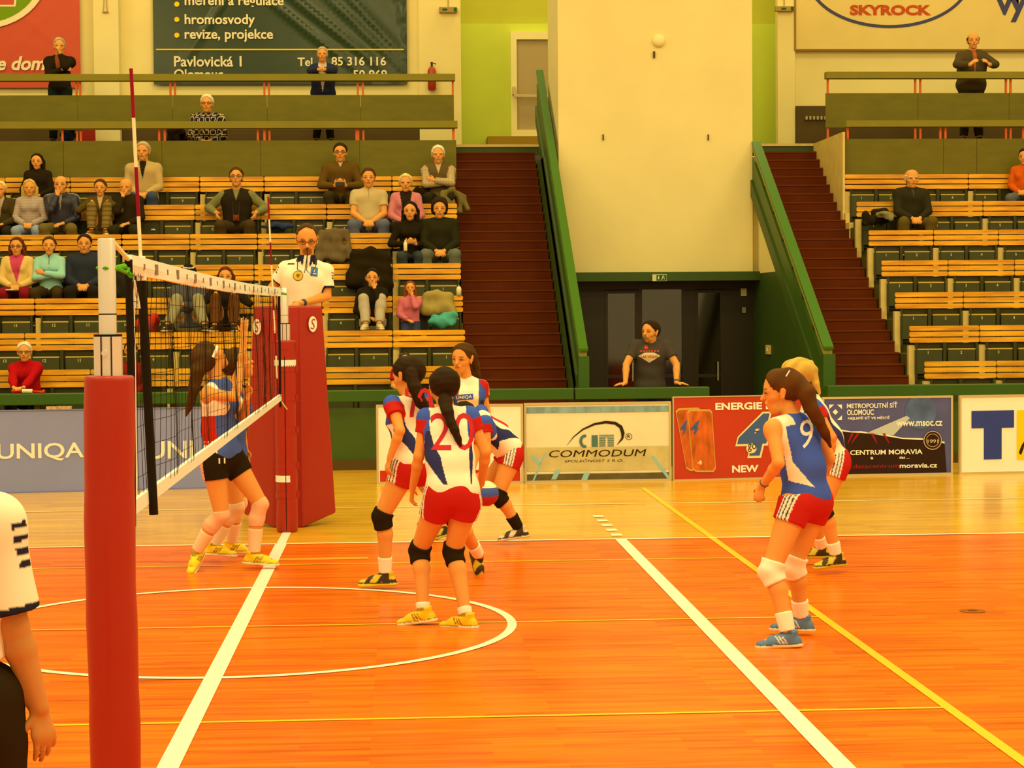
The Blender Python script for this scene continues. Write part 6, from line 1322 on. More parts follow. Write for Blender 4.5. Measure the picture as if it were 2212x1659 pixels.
t.name = 'red_panel'
# man in the entrance
J, c, f, s = standing('', 1403, 697, 12.85, 0.0, lean=0.05, W={'-': lambda J, f, s, c: np.array([onY(1352, 836, 12.45)[0], 12.5, 1.085]), '+': lambda J, f, s, c: np.array([onY(1462, 836, 12.45)[0], 12.5, 1.085])}, H={'-': lambda f, s: -s*0.9+f*0.35-Z3*0.12, '+': lambda f, s: s*0.9+f*0.35-Z3*0.12}, hint={'-': lambda f, s: -s-f*0.5, '+': lambda f, s: s-f*0.5}, head=(-42, 2))
for q, sg in (('+', 1), ('-', -1)):
    J['sh'+q] = J['sh'+q]+Z3*0.085+f*0.05; J['el'+q], _ = ik(J['sh'+q], J['wr'+q], 0.287*c, 0.267*c, s*sg-f*0.5); J['hn'+q] = -Z3; J['cu'+q] = np.array(0.15)
J['nek'] = J['nek']+Z3*0.05+f*0.04; J['hed'] = J['hed']+f*0.05
p = stand_person('man in a dark printed T-shirt leaning with both hands on the entrance barrier', J, c, 'dark', 'short', TEE, O(72, 58, 32), O(44, 42, 34), girth=1.08, floor=0.0, collar=False, hem=-0.14, stubble=O(150, 92, 30), h=0.010, seed=41)
cx = onY(1404, 770, 12.6); m1 = MB()
m1.flat([(-0.145, 0.005), (-0.06, 0.05), (0.06, 0.05), (0.145, 0.005), (0.0, -0.085)], cx, XP, ZP); p.on_cloth(p.topo, m1, 'print_panel', mat('print_pale', O(216, 180, 96), 0.7), (0, 1, 0), 0.004)
m2 = MB(); m2.text('LAS VEGAS', cx+V3(0, 0, -0.022), XP, ZP, width=0.22, height=0.036, anchor='c', bold=0.02)
for i in range(7): m2.flat([(0.014*math.cos(k*math.pi/5), 0.014*math.sin(k*math.pi/5)) for k in range(10)], cx+V3(-0.11+0.037*i, 0, 0.068), XP, ZP)
m2.flat([(0.035*math.cos(k*math.pi/5)*(1 if k % 2 else 0.45), 0.035*math.sin(k*math.pi/5)*(1 if k % 2 else 0.45)) for k in range(10)], cx+V3(-0.045, 0, 0.115), XP, ZP)
p.on_cloth(p.topo, m2, 'print_lettering', mat('print_orange', O(196, 62, 24), 0.7), (0, 1, 0), 0.007)
p.band('wrist_watch', '+', 'arm', 1.86, 1.96, 0.006, O(90, 80, 60))
b = MB(); o = onY(1401, 833, 12.68)
for qd in ring2d(0, 0, 0.03, 0.03, 0.008, n=16): b.flat(qd, o, XP, ZP)
# ---- first referee on the stand
Yr = 6.42
def pj(x, y, Y): return onY(x, y, Y)
J = {'pel': pj(640, 716, Yr+0.05), 'nek': pj(664, 558, Yr-0.03), 'hed': pj(663, 517, Yr-0.05), 'hsc': np.array(1.28), 'sh-': pj(617, 582, Yr), 'sh+': pj(704, 588, Yr), 'hf': (0.05, -0.93, -0.30), 'hu': (0, -0.3, 1),
     'el-': pj(588, 622, Yr+0.05), 'wr-': pj(606, 676, Yr-0.18), 'el+': pj(706, 640, Yr-0.02), 'wr+': pj(652, 655, Yr-0.26), 'hd+': unit((-0.75, -0.1, -0.35)), 'hn+': (-0.2, 0.8, -0.5), 'cu+': 0.55, 'hd-': (0.4, -0.3, -0.8)}
pz = 1.03
for q, sg in (('+', 1), ('-', -1)):
    J['hp'+q] = J['pel']+V3(0.095*sg, 0, -0.03); J['kn'+q] = J['hp'+q]+V3(0.02*sg, -0.03, -0.44); J['an'+q] = np.array([J['kn'+q][0], Yr+0.02, pz+0.09]); J['to'+q] = unit((0.25*sg, -1, 0))
p = Person('referee in a white polo shirt with a whistle, standing on the red padded stand', J, 'm', 1.12, 1.0, 0.008, 'referees', base=np.array([J['pel'][0], J['pel'][1], pz]))
p.body(beard=None, stubble=O(110, 60, 16), brow=HC['brown'])
NAVY = np.array(O(40, 36, 34)); WH = np.array(O(250, 216, 132))
def polo(p, V, tags, t):
    u, v, f = p.local(V); C = np.tile(WH, (len(V), 1)); C[(tags == 'neck') & ((np.abs(u) > 0.03) | (f < 0))] = NAVY; C[(v > 0.94) & (np.abs(u) < 0.10) & (np.abs(u) > 0.03+0.3*(1.06-v))] = NAVY
    ua = np.array([x.startswith('uarm') for x in tags]); C[ua & (t > 0.585)] = NAVY
    pos = ua & (t > 0.04) & (t < 0.36); C[pos & (np.sin((t-0.04)*2*math.pi/0.105) > 0.15) & (np.abs(f-0.02) < 0.017)] = NAVY
    return C
tp = dict(TEE); tp['neck'] = (.016, .42); tp['uarm'] = (.020, .64, .014); tp['hips'] = (.026,); tp['belly'] = (.026,)
ref = p.wear('polo_shirt', tp, polo, hem=0.0, fold=0.006, seed=5, freq=22)
p.wear('trousers', PANTS, O(40, 32, 12), top=0.05, seed=6); p.hair(HC['brown'], 'short', seed=4, low=0.0, cap=0.006, line=0.03); p.glasses()
for q in '+-': p.shoe(q, O(44, 32, 12))
p.band('wrist_watch', '+', 'arm', 1.88, 1.99, 0.006, O(80, 70, 50))
o = p.J['hed']-p.hu*0.058+p.hf*0.115; b = MB(); b.tube([o-p.hf*0.015, o+p.hf*0.03], 0.013, 10).build('whistle', mat('whistle_teal', O(52, 66, 40), 0.4), p.root, smooth=True)
nk = p.J['nek']; w0 = o+p.hf*0.03
MB().tube([w0, w0-Z3*0.05, nk+V3(0.0, -0.175, -0.12), nk+V3(0.045, -0.175, -0.17), nk+V3(0.085, -0.16, -0.08), nk+V3(0.08, -0.06, 0.01)], 0.0045, 6).tube([w0-Z3*0.05, nk+V3(-0.02, -0.175, -0.145), nk+V3(-0.09, -0.17, -0.11), nk+V3(-0.09, -0.08, 0.0)], 0.0045, 6).build('lanyard', M_blk, p.root)
def badge(px_, py_, poly, name, m, off): mb = MB(); mb.flat(poly, onY(px_, py_, Yr-0.3), XP, ZP); return p.on_cloth(ref, mb, name, m, (0, 1, 0), off)
circ = lambda r: [(r*math.cos(i*math.pi/12), r*math.sin(i*math.pi/12)) for i in range(24)]
badge(642, 595, circ(0.05), 'round_badge', mat('badge_olive', O(120, 108, 20), 0.6), 0.003); badge(642, 595, circ(0.043), 'round_badge', mat('badge_gold', O(232, 174, 40), 0.6), 0.005); badge(642, 594, [(-0.018, 0.012), (0.018, 0.012), (0.012, -0.012), (0, -0.024), (-0.012, -0.012)], 'round_badge', MATS['badge_olive'], 0.007)
badge(677, 584, [(-0.038, -0.05), (0.032, -0.058), (0.036, 0.03), (-0.030, 0.042)], 'square_badge', mat('badge_blue', O(72, 108, 120), 0.6), 0.003); badge(677, 584, [(-0.024, -0.03), (0.02, -0.035), (0.022, -0.026), (-0.02, -0.02)], 'square_badge', M_bw, 0.005); badge(677, 582, [(-0.006, -0.02), (0.004, -0.02), (0.008, 0.02), (-0.002, 0.02)], 'square_badge', M_bw, 0.005)
mb = MB(); mb.text('VICTA', onY(619, 571, Yr-0.3), XP, ZP, width=0.075, height=0.014, shear=0.2) if False else mb.flat([(-0.035, -0.004), (0.03, -0.004), (0.035, 0.006), (-0.03, 0.008)], onY(626, 569, Yr-0.3), XP, ZP); p.on_cloth(ref, mb, 'chest_mark', M_pk, (0, 1, 0), 0.003)
# ---- second referee, mostly outside the frame, near the near post
Yq = -7.1
J = {'pel': pj(-130, 1520, Yq), 'nek': pj(-165, 1078, Yq), 'hed': pj(-150, 948, Yq-0.02), 'sh-': pj(-275, 1125, Yq), 'sh+': pj(-14, 1130, Yq), 'hf': (0.5, 0.85, 0), 'el+': pj(28, 1352, Yq+0.0), 'wr+': pj(84, 1528, Yq+0.02), 'hd+': unit((0.18, 0.05, -1)), 'hn+': (-0.62, 0.75, -0.1), 'cu+': 0.38,
     'el-': pj(-330, 1340, Yq+0.05), 'wr-': pj(-340, 1530, Yq+0.1), 'hd-': (0, 0.1, -1), 'hn-': (1, 0, 0)}
sx = J['sh+']-J['sh-']
for q, sg in (('+', 1), ('-', -1)):
    J['hp'+q] = J['pel']+V3(0.125*sg, 0, 0.0); J['kn'+q] = J['hp'+q]+V3(0.045*sg, 0.0, -0.44); J['an'+q] = np.array([J['kn'+q][0]+0.02*sg, Yq, 0.085]); J['to'+q] = unit((0.3*sg, -1, 0))
p = Person('second referee in a white polo shirt, arm hanging, beside the tall red padded post', J, 'm', 1.12, 1.0, 0.0052, 'referees', base=np.array([J['pel'][0], Yq, 0]), skin=SKIN*np.array([0.80, 0.80, 0.9]))
p.body(); tp2 = dict(tp); tp2['uarm'] = (.024, .87, .018); tp2['hips'] = (.03,)
def polo2(p, V, tags, t):
    u, v, f = p.local(V); C = np.tile(WH, (len(V), 1)); ua = np.array([x.startswith('uarm') for x in tags]); C[(tags == 'neck')] = NAVY; C[ua & (t > 0.80) & (u > 0.2)] = NAVY
    C[ua & (t > 0.02) & (t < 0.5) & (np.sin((t-0.02)*2*math.pi/0.125) > 0.0) & (np.abs(u-0.262-0.03*t) < 0.016) & (f > 0)] = NAVY; return C
p.wear('polo_shirt', tp2, polo2, hem=0.2, fold=0.003, seed=8, h=0.007, freq=16); p.wear('trousers', PANTS, O(46, 30, 6), top=0.26, seed=9, h=0.01); p.hair(HC['brown'], 'short', h=0.01)
for q in '+-': p.shoe(q, O(44, 32, 12))
# ================================================================== PLAYERS
RED = np.array(O(186, 34, 16)); BLUE = np.array(O(66, 84, 122)); NAV = np.array(O(50, 48, 62)); WHT = np.array(O(252, 214, 132)); BLK = np.array(O(40, 28, 6))
GP = 'players in white'
JERSEY = {'hips': (.020,), 'belly': (.018,), 'chest': (.013,), 'yoke': (.012,), 'uarm': (.015, .42, .008)}
SHORTS = {'hips': (.022,), 'thigh': (.014, .27, .006)}
def home(flame_side=1, back=True):
    def fn(p, V, tags, t):
        u, v, f = p.local(V); u = u*flame_side; C = np.tile(WHT, (len(V), 1)); ua = np.array([x.startswith('uarm') for x in tags])
        C[ua] = RED; m = (~ua) & (np.abs(u) > 0.122) & (v > 0.62); C[m] = BLUE
        C[ua & (t < 0.10)] = BLUE
        for sg in (1, -1):
            uc = np.where(v < 0.62, 0.135-0.10*np.clip((0.55-v)/0.55, 0, 1)**1.3*(1 if sg > 0 else 0.15), 0.135); wd = (0.012+0.036*np.clip(1-np.abs(v-0.38)/0.36, 0, 1))*(1 if sg > 0 else 0.28)
            m = (~ua) & (np.abs(u*sg-uc) < wd) & (v > 0.04) & (v < 0.72) & ((f < 0.06) if back else (f > -0.06)); C[m] = NAV
        m = ua & (np.abs(f) < 0.018) & (np.sin(f*2*math.pi/0.014) > 0); 
        return C
    return fn
def shorts_c(main=RED, stripe=NAV, side=WHT):
    def fn(p, V, tags, t):
        C = np.tile(np.asarray(main), (len(V), 1)); ss = unit(p.J['hp+']-p.J['hp-']); ff = unit(np.cross(ss, Z3)); r = V-p.J['pel']; u = r@ss; f = r@ff; z = r[:, 2]
        m = (np.abs(u) > 0.085) & (np.abs(f-0.015+0.25*(z+0.1)) < 0.042); C[m] = side
        q = f-0.015+0.25*(z+0.1); m2 = m & (np.sin(q*2*math.pi/0.026+1.2) > 0.45); C[m2] = stripe
        return C
    return fn
def player(label, J, base, sex='f', girth=1.0, c=1.0, group=None, h=0.0075, skin=None): 
    for q in '+-':
        J.setdefault('cu'+q, np.array(0.75))
    return Person(label, J, sex, girth, c, h, group, skin, base=base)
# ---- number 20, seen from behind
Y0 = -0.02
J = {'pel': pj(977, 1062, Y0-0.10), 'nek': pj(966, 884, Y0+0.06), 'hed': pj(960, 840, Y0+0.10), 'hf': (-0.12, 0.95, -0.18), 'hu': (-0.02, 0.12, 1), 'sh+': pj(921, 902, Y0+0.05), 'sh-': pj(1014, 900, Y0+0.05),
     'el+': pj(905, 985, Y0+0.02), 'wr+': pj(891, 1056, Y0+0.14), 'el-': pj(1049, 975, Y0+0.03), 'wr-': pj(1040, 1045, Y0+0.20), 'hd+': (-0.1, 0.35, -1), 'hd-': (-0.35, 0.4, -0.8),
     'hp+': pj(948, 1085, Y0-0.08), 'hp-': pj(1006, 1085, Y0-0.08), 'kn+': pj(905, 1190, Y0+0.10), 'kn-': pj(978, 1192, Y0+0.04), 'an+': pj(914, 1318, Y0-0.02), 'an-': pj(1006, 1330, Y0-0.14), 'to+': (-0.93, 0.3, -0.16), 'to-': (-0.86, 0.45, -0.05)}
p = player('player number 20 in white and red with a long dark braid, seen from behind', J, np.array([1.31, -0.03, 0]), c=0.97, group=GP); p.body()
p.jer = p.wear('jersey', JERSEY, home(1), hem=-0.07, fold=0.005, h=0.006, seed=3, freq=24)
p.wear('shorts', SHORTS, shorts_c(), top=0.10, fold=0.002, seed=4)
p.hair(HC['dark'], 'pony', seed=2, low=-0.10, path=[pj(962, 868, Y0-0.02), pj(967, 890, Y0-0.09), pj(974, 912, Y0-0.11), pj(982, 930, Y0-0.125), pj(990, 948, Y0-0.13), pj(997, 966, Y0-0.13)], pr=[0.05, 0.036, 0.032, 0.028, 0.022, 0.006])
mb = MB(); q = pj(981, 940, Y0-0.25); mb.text('20', q+V3(-0.005, 0, -0.105), XP, ZP, width=0.285, height=0.235, anchor='c', bold=0.0); p.on_cloth(p.jer, mb, 'jersey_number', mat('number_red', O(196, 44, 34), 0.8), (0, 1, 0), 0.003)
for q in '+-': p.band('knee_pad', q, 'leg', 0.86, 1.20, 0.014, BLK, 0.002); p.band('sock', q, 'leg', 1.87, 1.98, 0.008, WHT); p.shoe(q, O(238, 182, 8), stripe=O(140, 62, 10))
# ---- number 10 with the loose ponytail
Y0 = 1.63
J = {'pel': pj(893, 1003, Y0-0.05), 'nek': pj(881, 862, Y0+0.02), 'hed': pj(882, 812, Y0+0.05), 'hf': (-0.75, 0.62, -0.15), 'hu': (-0.05, 0.08, 1), 'sh+': pj(848, 872, Y0-0.08), 'sh-': pj(915, 868, Y0+0.10),
     'el+': pj(864, 930, Y0-0.24), 'wr+': pj(842, 990, Y0-0.20), 'hd+': (-0.25, 0.15, -1), 'el-': pj(935, 920, Y0+0.22), 'wr-': pj(925, 985, Y0+0.35),
     'hp+': pj(872, 1018, Y0-0.08), 'hp-': pj(918, 1018, Y0+0.03), 'kn+': pj(824, 1117, Y0-0.05), 'an+': pj(832, 1240, Y0), 'to+': (-0.97, 0.1, -0.02), 'kn-': pj(985, 1125, Y0+0.42), 'an-': pj(1035, 1200, Y0+0.70), 'to-': (0.22, -0.35, -0.85)}
p = player('player in white with a long loose dark ponytail, beside number 20', J, np.array([0.95, 1.63, 0]), c=1.0, group=GP); p.body()
p.jer = p.wear('jersey', JERSEY, home(1), hem=-0.02, fold=0.006, h=0.006, seed=13, freq=24)
p.wear('shorts', SHORTS, shorts_c(), top=0.10, fold=0.002, seed=14)
p.hair(HC['dark'], 'pony', seed=5, low=-0.11, path=[pj(888, 806, Y0-0.09), pj(896, 838, Y0-0.13), pj(908, 868, Y0-0.15), pj(925, 888, Y0-0.14), pj(940, 900, Y0-0.12)], pr=[0.045, 0.05, 0.045, 0.035, 0.012])
mb = MB(); q = pj(905, 868, Y0-0.25); mb.text('10', q+V3(-0.0, 0, -0.12), XP, ZP, width=0.20, height=0.22, anchor='c'); p.on_cloth(p.jer, mb, 'jersey_number', MATS['number_red'], (0.25, 0.97, 0), 0.003)
for q in '+-': p.band('knee_pad', q, 'leg', 0.86, 1.20, 0.017, BLK, 0.002)
for q in '+-': p.band('sock', q, 'leg', 1.70, 1.97, 0.008, WHT); p.shoe(q, O(62, 40, 12), sole=O(222, 178, 20), dark=O(214, 170, 20))
# ---- bending player
Y0 = 4.3
J = {'pel': pj(1098, 968, Y0), 'nek': pj(1033, 906, Y0-0.12), 'hed': pj(1000, 905, Y0-0.14), 'hf': (-0.85, -0.1, -0.5), 'hu': (-0.5, -0.05, 0.85), 'sh+': pj(1048, 912, Y0-0.28), 'sh-': pj(1040, 888, Y0+0.12),
     'el+': pj(1052, 968, Y0-0.32), 'wr+': pj(1040, 1022, Y0-0.25), 'hd+': (-0.5, 0.1, -0.8), 'el-': pj(1008, 960, Y0+0.1), 'wr-': pj(985, 1010, Y0),
     'hp+': pj(1106, 985, Y0-0.10), 'hp-': pj(1102, 982, Y0+0.09), 'kn+': pj(1074, 1072, Y0-0.16), 'an+': pj(1121, 1142, Y0-0.08), 'to+': (-0.95, -0.1, -0.12), 'kn-': pj(1035, 1065, Y0+0.12), 'an-': pj(965, 1138, Y0+0.35), 'to-': (-0.9, 0.2, -0.25)}
p = player('player in white bending far forward with black knee pads and a black ankle brace', J, np.array([2.05, 4.3, 0]), c=0.98, group=GP); p.body()
p.jer = p.wear('jersey', JERSEY, home(1, True), hem=-0.05, fold=0.007, h=0.006, seed=23, freq=24)
p.wear('shorts', SHORTS, shorts_c(), top=0.12, fold=0.002, seed=24); p.hair(HC['dark'], 'short', seed=8, low=-0.1)
mb = MB(); q = pj(1075, 885, Y0-0.1)
J2 = p.J; ctr = (J2['nek']*0.62+J2['pel']*0.38)-p.f*0.2; mb.text('1', ctr-p.up*0.09, -p.s, p.up, width=0.07, height=0.18, anchor='c'); p.on_cloth(p.jer, mb, 'jersey_number', MATS['number_red'], p.f, 0.003)
p.band('knee_pad', '+', 'leg', 0.84, 1.22, 0.017, BLK, 0.002); p.band('knee_pad', '-', 'leg', 0.86, 1.20, 0.017, BLK, 0.002); p.band('ankle_brace', '+', 'leg', 1.62, 1.97, 0.011, BLK)
p.shoe('+', O(60, 46, 14), sole=O(226, 190, 110), dark=O(220, 186, 110)); p.shoe('-', O(52, 40, 14), sole=O(216, 180, 40), dark=O(200, 160, 40))
# ---- player facing the camera
Y0 = 5.9
J = {'pel': pj(1008, 930, Y0), 'nek': pj(1011, 818, Y0), 'hed': pj(1000, 774, Y0-0.05), 'hf': (-0.5, -0.84, -0.12), 'hu': (0.0, -0.15, 1), 'sh-': pj(979, 835, Y0), 'sh+': pj(1040, 835, Y0), 'el+': pj(1052, 890, Y0+0.05), 'wr+': pj(1044, 935, Y0-0.12), 'el-': pj(966, 890, Y0), 'wr-': pj(985, 935, Y0-0.18)}
for q, sg in (('+', 1), ('-', -1)): J['hp'+q] = J['pel']+V3(0.085*sg, 0, -0.05); J['an'+q] = np.array([pj(988 if sg > 0 else 928, 1120, Y0)[0], Y0, 0.09]); J['kn'+q], _ = ik(J['hp'+q], J['an'+q], 0.44, 0.43, (0, -1, 0)); J['to'+q] = unit((sg*0.3-0.3, -1, 0))
p = player('fair player in white with striped red sleeves facing the camera, behind the bending player', J, np.array([1.55, 5.9, 0]), c=1.0, group=GP); p.body()
def front(p, V, tags, t):
    u, v, f = p.local(V); C = np.tile(WHT, (len(V), 1)); ua = np.array([x.startswith('uarm') for x in tags]); C[ua] = RED; sh = (~ua) & (np.abs(u) > 0.10) & (v > 0.45); C[sh] = BLUE; C[(~ua) & (np.abs(u) > 0.12) & (v <= 0.6)] = NAV
    top = (ua | (np.abs(u) > 0.10)) & (v > 0.7) & (np.abs(f+0.005) < 0.026) & (np.sin((f+0.031)*2*math.pi/0.0175) > -0.2); C[top] = WHT; return C
p.jer = p.wear('jersey', JERSEY, front, hem=-0.05, fold=0.004, h=0.006, seed=33); p.wear('shorts', SHORTS, shorts_c(), top=0.1, seed=34)
p.hair(HC['brown'], 'pony', seed=9, low=-0.02, path=[pj(1020, 765, Y0+0.06), pj(1028, 790, Y0+0.10), pj(1035, 820, Y0+0.11)], pr=[0.045, 0.04, 0.02])
q = pj(1003, 860, Y0-0.2); mb = MB(); mb.flat([(-0.085, -0.028), (0.085, -0.015), (0.085, 0.04), (-0.085, 0.027)], q, XP, ZP); p.on_cloth(p.jer, mb, 'sponsor_panel', mat('panel_blue', O(66, 84, 122), 0.8), (0, 1, 0), 0.003)
mb = MB(); mb.text('UNIQA', q+V3(0, 0, -0.014), unit((1, 0, 0.07)), ZP, width=0.15, height=0.036, anchor='c', bold=0.01); p.on_cloth(p.jer, mb, 'sponsor_lettering', M_pw, (0, 1, 0), 0.005)
for q in '+-': p.band('knee_pad', q, 'leg', 0.88, 1.18, 0.017, BLK); p.shoe(q, O(60, 46, 14), sole=O(226, 190, 110), dark=O(220, 186, 110))
# ---- player in blue, number 9
Y0 = -0.9
J = {'pel': pj(1742, 1078, Y0), 'nek': pj(1713, 897, Y0+0.02), 'hed': pj(1690, 846, Y0+0.04), 'hf': (-0.97, 0.2, -0.12), 'hu': (-0.1, 0.03, 1), 'sh+': pj(1668, 925, Y0-0.12), 'sh-': pj(1762, 915, Y0+0.14),
     'el+': pj(1682, 1000, Y0-0.24), 'wr+': pj(1646, 1050, Y0-0.06), 'hd+': (-0.25, 0.15, -1), 'hn+': (0.5, 0.8, 0), 'cu+': 1.3, 'el-': pj(1792, 990, Y0+0.18), 'wr-': pj(1765, 1050, Y0+0.3),
     'hp+': pj(1718, 1090, Y0-0.08), 'hp-': pj(1762, 1088, Y0+0.08), 'kn+': pj(1664, 1236, Y0-0.13), 'an+': pj(1702, 1368, Y0-0.22), 'to+': (-0.97, 0.12, -0.05), 'kn-': pj(1712, 1222, Y0+0.12), 'an-': pj(1731, 1335, Y0+0.20), 'to-': (-0.95, 0.25, 0)}
p = player('player in a sleeveless blue jersey with a white 9 and a long brown ponytail', J, np.array([3.42, -0.9, 0]), c=0.98, h=0.008); p.body()
NOSL = {'hips': (.022,), 'belly': (.018,), 'chest': (.012,), 'yoke': (.011, .80)}
def libero(p, V, tags, t):
    u, v, f = p.local(V); C = np.tile(BLUE, (len(V), 1)); a = np.abs(u)
    ph = np.degrees(np.arctan2(u, -f)); m = (ph > 68) & (ph < 82) & (v > 0.4) & (v < 0.93); C[m] = WHT; m = (ph >= 82) & (ph < 130) & (v > 0.6) & (v < 0.93); C[m] = RED; C[(v > 0.90) & (a > 0.07)] = WHT
    k = np.clip((ph-18)/48, 0, 1.35); w = (ph > 18) & (ph < 84) & (v < 0.13+0.34*k**1.3) & (v > 0.13+0.10*k); C[w] = WHT
    return C
p.jer = p.wear('jersey', NOSL, libero, hem=-0.05, fold=0.004, h=0.006, seed=43, freq=20); p.wear('shorts', SHORTS, shorts_c(), top=0.1, fold=0.002, seed=44)
p.hair(O(86, 46, 6), 'pony', seed=11, low=-0.09, path=[pj(1722, 828, Y0+0.02), pj(1742, 850, Y0-0.04), pj(1752, 880, Y0-0.06), pj(1768, 908, Y0-0.05), pj(1783, 936, Y0-0.02), pj(1794, 965, Y0+0.02)], pr=[0.06, 0.055, 0.046, 0.038, 0.03, 0.008])
mb = MB(); q = pj(1746, 943, Y0-0.3); axn = unit((1.0, 0.30, -0.02)); mb.text('9', q-Z3*0.085, axn, unit((0.06, 0, 1)), width=0.095, height=0.17, anchor='c', bold=-0.004); p.on_cloth(p.jer, mb, 'jersey_number', M_pw, unit((0.15, 1, 0)), 0.003)
MB().tube([pj(1706, 800, Y0-0.10), pj(1698, 813, Y0-0.10)], 0.004, 6).build('hair_clip', M_pw, p.root)
for q in '+-':
    p.band('knee_pad', q, 'leg', 0.84, 1.20, 0.019, WHT, 0.004); p.band('sock', q, 'leg', 1.66, 1.97, 0.009, WHT); p.shoe(q, O(90, 112, 104), stripe=O(236, 206, 130), sole=O(236, 200, 110))
p.band('wrist_band', '+', 'arm', 1.84, 1.90, 0.006, O(96, 88, 62))
# ---- blond player behind her
Y0 = 2.1
J = {'pel': pj(1797, 992, Y0), 'nek': pj(1752, 858, Y0), 'hed': pj(1722, 815, Y0), 'hf': (-0.9, 0.3, -0.3), 'hu': (-0.35, 0.1, 0.95), 'sh+': pj(1758, 878, Y0-0.16), 'sh-': pj(1752, 870, Y0+0.16),
     'el+': pj(1796, 944, Y0-0.2), 'wr+': pj(1794, 1005, Y0-0.1), 'hd+': (-0.6, 0.1, -0.6), 'el-': pj(1770, 950, Y0+0.25), 'wr-': pj(1740, 1000, Y0+0.2),
     'hp+': pj(1806, 1005, Y0-0.09), 'hp-': pj(1796, 1003, Y0+0.09), 'kn+': pj(1775, 1098, Y0-0.12), 'an+': pj(1806, 1200, Y0-0.06), 'to+': (-0.88, -0.3, -0.05), 'kn-': pj(1748, 1095, Y0+0.25), 'an-': pj(1775, 1183, Y0+0.45), 'to-': (-0.97, 0.1, 0)}
p = player('blond player in white crouching behind the player in the blue jersey', J, np.array([4.35, 2.1, 0]), c=1.0, group=GP); p.body()
p.jer = p.wear('jersey', JERSEY, home(1), hem=-0.03, fold=0.006, h=0.006, seed=53, freq=24); p.wear('shorts', SHORTS, shorts_c(), top=0.1, seed=54)
p.hair(HC['blond'], 'pony', seed=13, low=-0.05, path=[pj(1736, 788, Y0-0.02), pj(1751, 784, Y0-0.05), pj(1758, 800, Y0-0.06), pj(1762, 828, Y0-0.07), pj(1770, 850, Y0-0.07)], pr=[0.03, 0.022, 0.032, 0.028, 0.01])
MB().tube([pj(1738, 779, Y0-0.05), pj(1739, 789, Y0-0.05)], 0.012, 8).build('hair_band', M_pr, p.root)
for q in '+-': p.band('knee_pad', q, 'leg', 0.86, 1.20, 0.017, BLK); p.band('sock', q, 'leg', 1.72, 1.97, 0.009, WHT); p.shoe(q, O(54, 40, 10), sole=O(206, 164, 20), dark=O(206, 164, 20))
# ---- the two players in blue at the net
GB = 'blue team players at the net'
def away(p, V, tags, t):
    u, v, f = p.local(V); C = np.tile(np.array(O(74, 88, 110)), (len(V), 1)); m = (u < -0.06) & (v < 0.62) & (v > -0.1) & (np.abs(f+0.02) < 0.065); C[m] = np.array(O(188, 42, 14))
    m2 = m & (v < 0.22) & ((np.sin(f*180)+np.sin(v*90)) > 0.2); C[m2] = WHT; C[m & (v < 0.06)] = WHT
    m = (u < -0.09) & (v > 0.55); C[m] = WHT; return C
def black_shorts(p, V, tags, t):
    C = np.tile(BLK, (len(V), 1)); ss = unit(p.J['hp+']-p.J['hp-']); ff = unit(np.cross(ss, Z3)); r = V-p.J['pel']; u, f, z = r@ss, r@ff, r[:, 2]; m = (u < -0.06) & (np.abs(f+0.045) < 0.05); C[m] = np.array(O(196, 96, 60)); C[m & (np.sin(V[:, 2]*240+f*150) > 0.2)] = WHT; return C
Y0 = 3.35
J = {'pel': pj(500, 985, Y0), 'nek': pj(506, 835, Y0), 'hed': pj(512, 788, Y0+0.02), 'hf': (0.8, 0.3, 0.35), 'hu': (-0.35, 0, 1), 'sh+': pj(516, 848, Y0+0.16), 'sh-': pj(498, 852, Y0-0.15), 'el-': pj(522, 790, Y0-0.16), 'wr-': pj(528, 722, Y0-0.12), 'hd-': (0.05, 0, 1), 'el+': pj(520, 920, Y0+0.2), 'wr+': pj(530, 970, Y0+0.15), 'hd+': (0.1, 0, -1), 'cu+': 0.3, 'cu-': 0.3,
     'hp+': pj(503, 1000, Y0+0.09), 'hp-': pj(494, 1000, Y0-0.09), 'kn+': pj(518, 1085, Y0+0.1), 'kn-': pj(512, 1095, Y0-0.08), 'an+': pj(500, 1172, Y0+0.35), 'an-': pj(462, 1178, Y0-0.04), 'to+': (0.95, -0.2, -0.05), 'to-': (0.95, -0.2, -0.05)}
p = player('player in blue with raised arms, mostly hidden behind her teammate at the net', J, np.array([-0.3, 3.35, 0]), c=0.98, group=GB); p.body(); p.wear('jersey', NOSL, away, hem=-0.05, seed=63); p.wear('shorts', SHORTS, black_shorts, top=0.1, seed=64); p.hair(HC['brown'], 'bun', seed=17, low=-0.08)
PINK = np.array(O(226, 160, 84))
for q in '+-': p.band('knee_pad', q, 'leg', 0.90, 1.45, 0.008, O(230, 178, 96), 0.002); p.band('sock', q, 'leg', 1.5, 1.97, 0.008, O(238, 196, 112)); p.shoe(q, O(240, 190, 6), stripe=O(130, 70, 10))
Y0 = 2.8
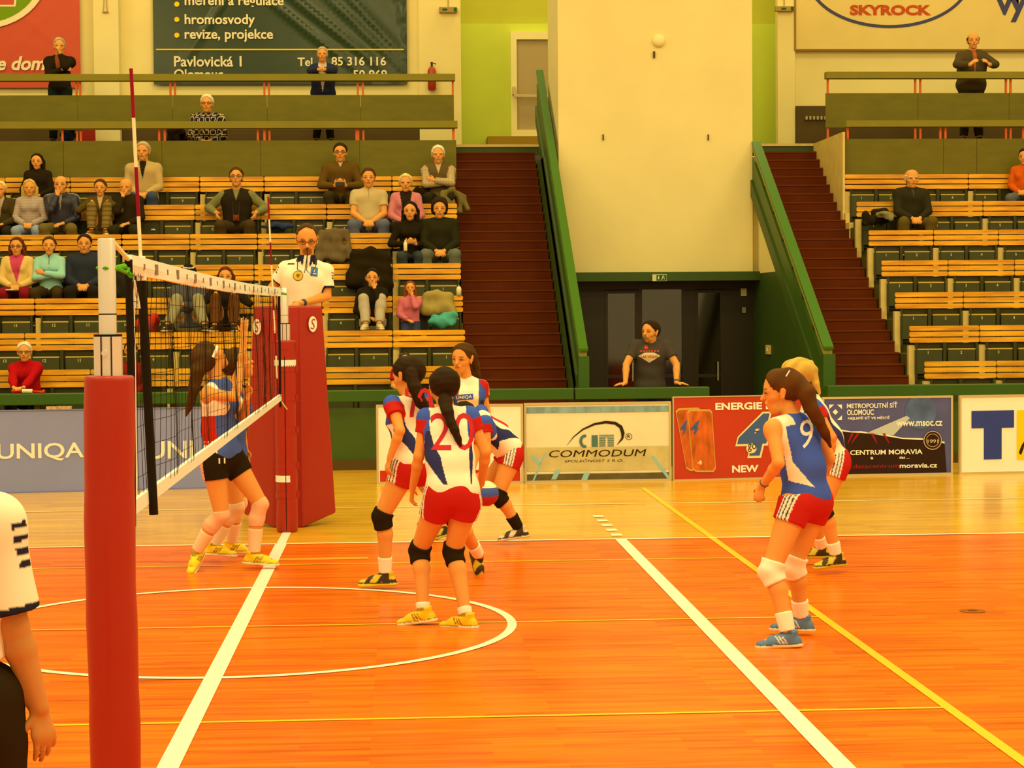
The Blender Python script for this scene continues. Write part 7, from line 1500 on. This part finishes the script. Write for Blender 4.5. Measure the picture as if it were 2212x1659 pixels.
J = {'pel': pj(480, 985, Y0), 'nek': pj(466, 822, Y0), 'hed': pj(452, 776, Y0), 'hf': (0.55, 0.55, 0.62), 'hu': (-0.72, -0.1, 0.68), 'sh+': pj(490, 832, Y0+0.16), 'sh-': pj(448, 850, Y0-0.15),
     'el-': pj(508, 858, Y0-0.22), 'wr-': pj(522, 790, Y0-0.12), 'hd-': (0.1, 0, 1), 'hn-': (1, 0.3, 0), 'cu-': 0.35, 'el+': pj(527, 905, Y0+0.1), 'wr+': pj(533, 862, Y0-0.12), 'hd+': (0.3, -0.1, 0.9),
     'hp+': pj(506, 1002, Y0+0.08), 'hp-': pj(462, 1006, Y0-0.06), 'kn-': pj(479, 1112, Y0-0.06), 'an-': pj(424, 1192, Y0+0.0), 'to-': (-0.25, -0.85, -0.5), 'kn+': pj(563, 1088, Y0+0.05), 'an+': pj(549, 1196, Y0+0.05), 'to+': (0.97, -0.12, -0.06)}
p = player('player in blue and black shorts at the net, head tipped back, long brown hair flying', J, np.array([-0.4, 2.8, 0]), c=1.02, group=GB); p.body(); p.jer = p.wear('jersey', NOSL, away, hem=-0.04, fold=0.005, h=0.006, seed=73)
p.sho = p.wear('shorts', SHORTS, black_shorts, top=0.1, seed=74)
p.hair(HC['brown'], 'pony', seed=19, low=-0.1, path=[pj(448, 772, Y0-0.08), pj(428, 800, Y0-0.10), pj(420, 835, Y0-0.10), pj(413, 868, Y0-0.08), pj(402, 898, Y0-0.05)], pr=[0.06, 0.055, 0.045, 0.035, 0.01])
MB().tube([pj(470, 748, Y0-0.08), pj(466, 758, Y0-0.11), pj(460, 772, Y0-0.12)], 0.012, 8).build('hair_ribbon', M_pw, p.root)
mb = MB(); q = pj(476, 999, Y0-0.3); mb.text('11', q-Z3*0.02, XP, ZP, width=0.05, height=0.045, anchor='c', bold=0.02); p.on_cloth(p.sho, mb, 'shorts_number', M_pw, (0, 1, 0), 0.003)
for q in '+-': p.band('knee_pad', q, 'leg', 0.92, 1.45, 0.008, O(232, 168, 88), 0.002); p.band('sock', q, 'leg', 1.5, 1.97, 0.008, O(238, 190, 104)); p.shoe(q, O(240, 190, 6), stripe=O(130, 70, 10))
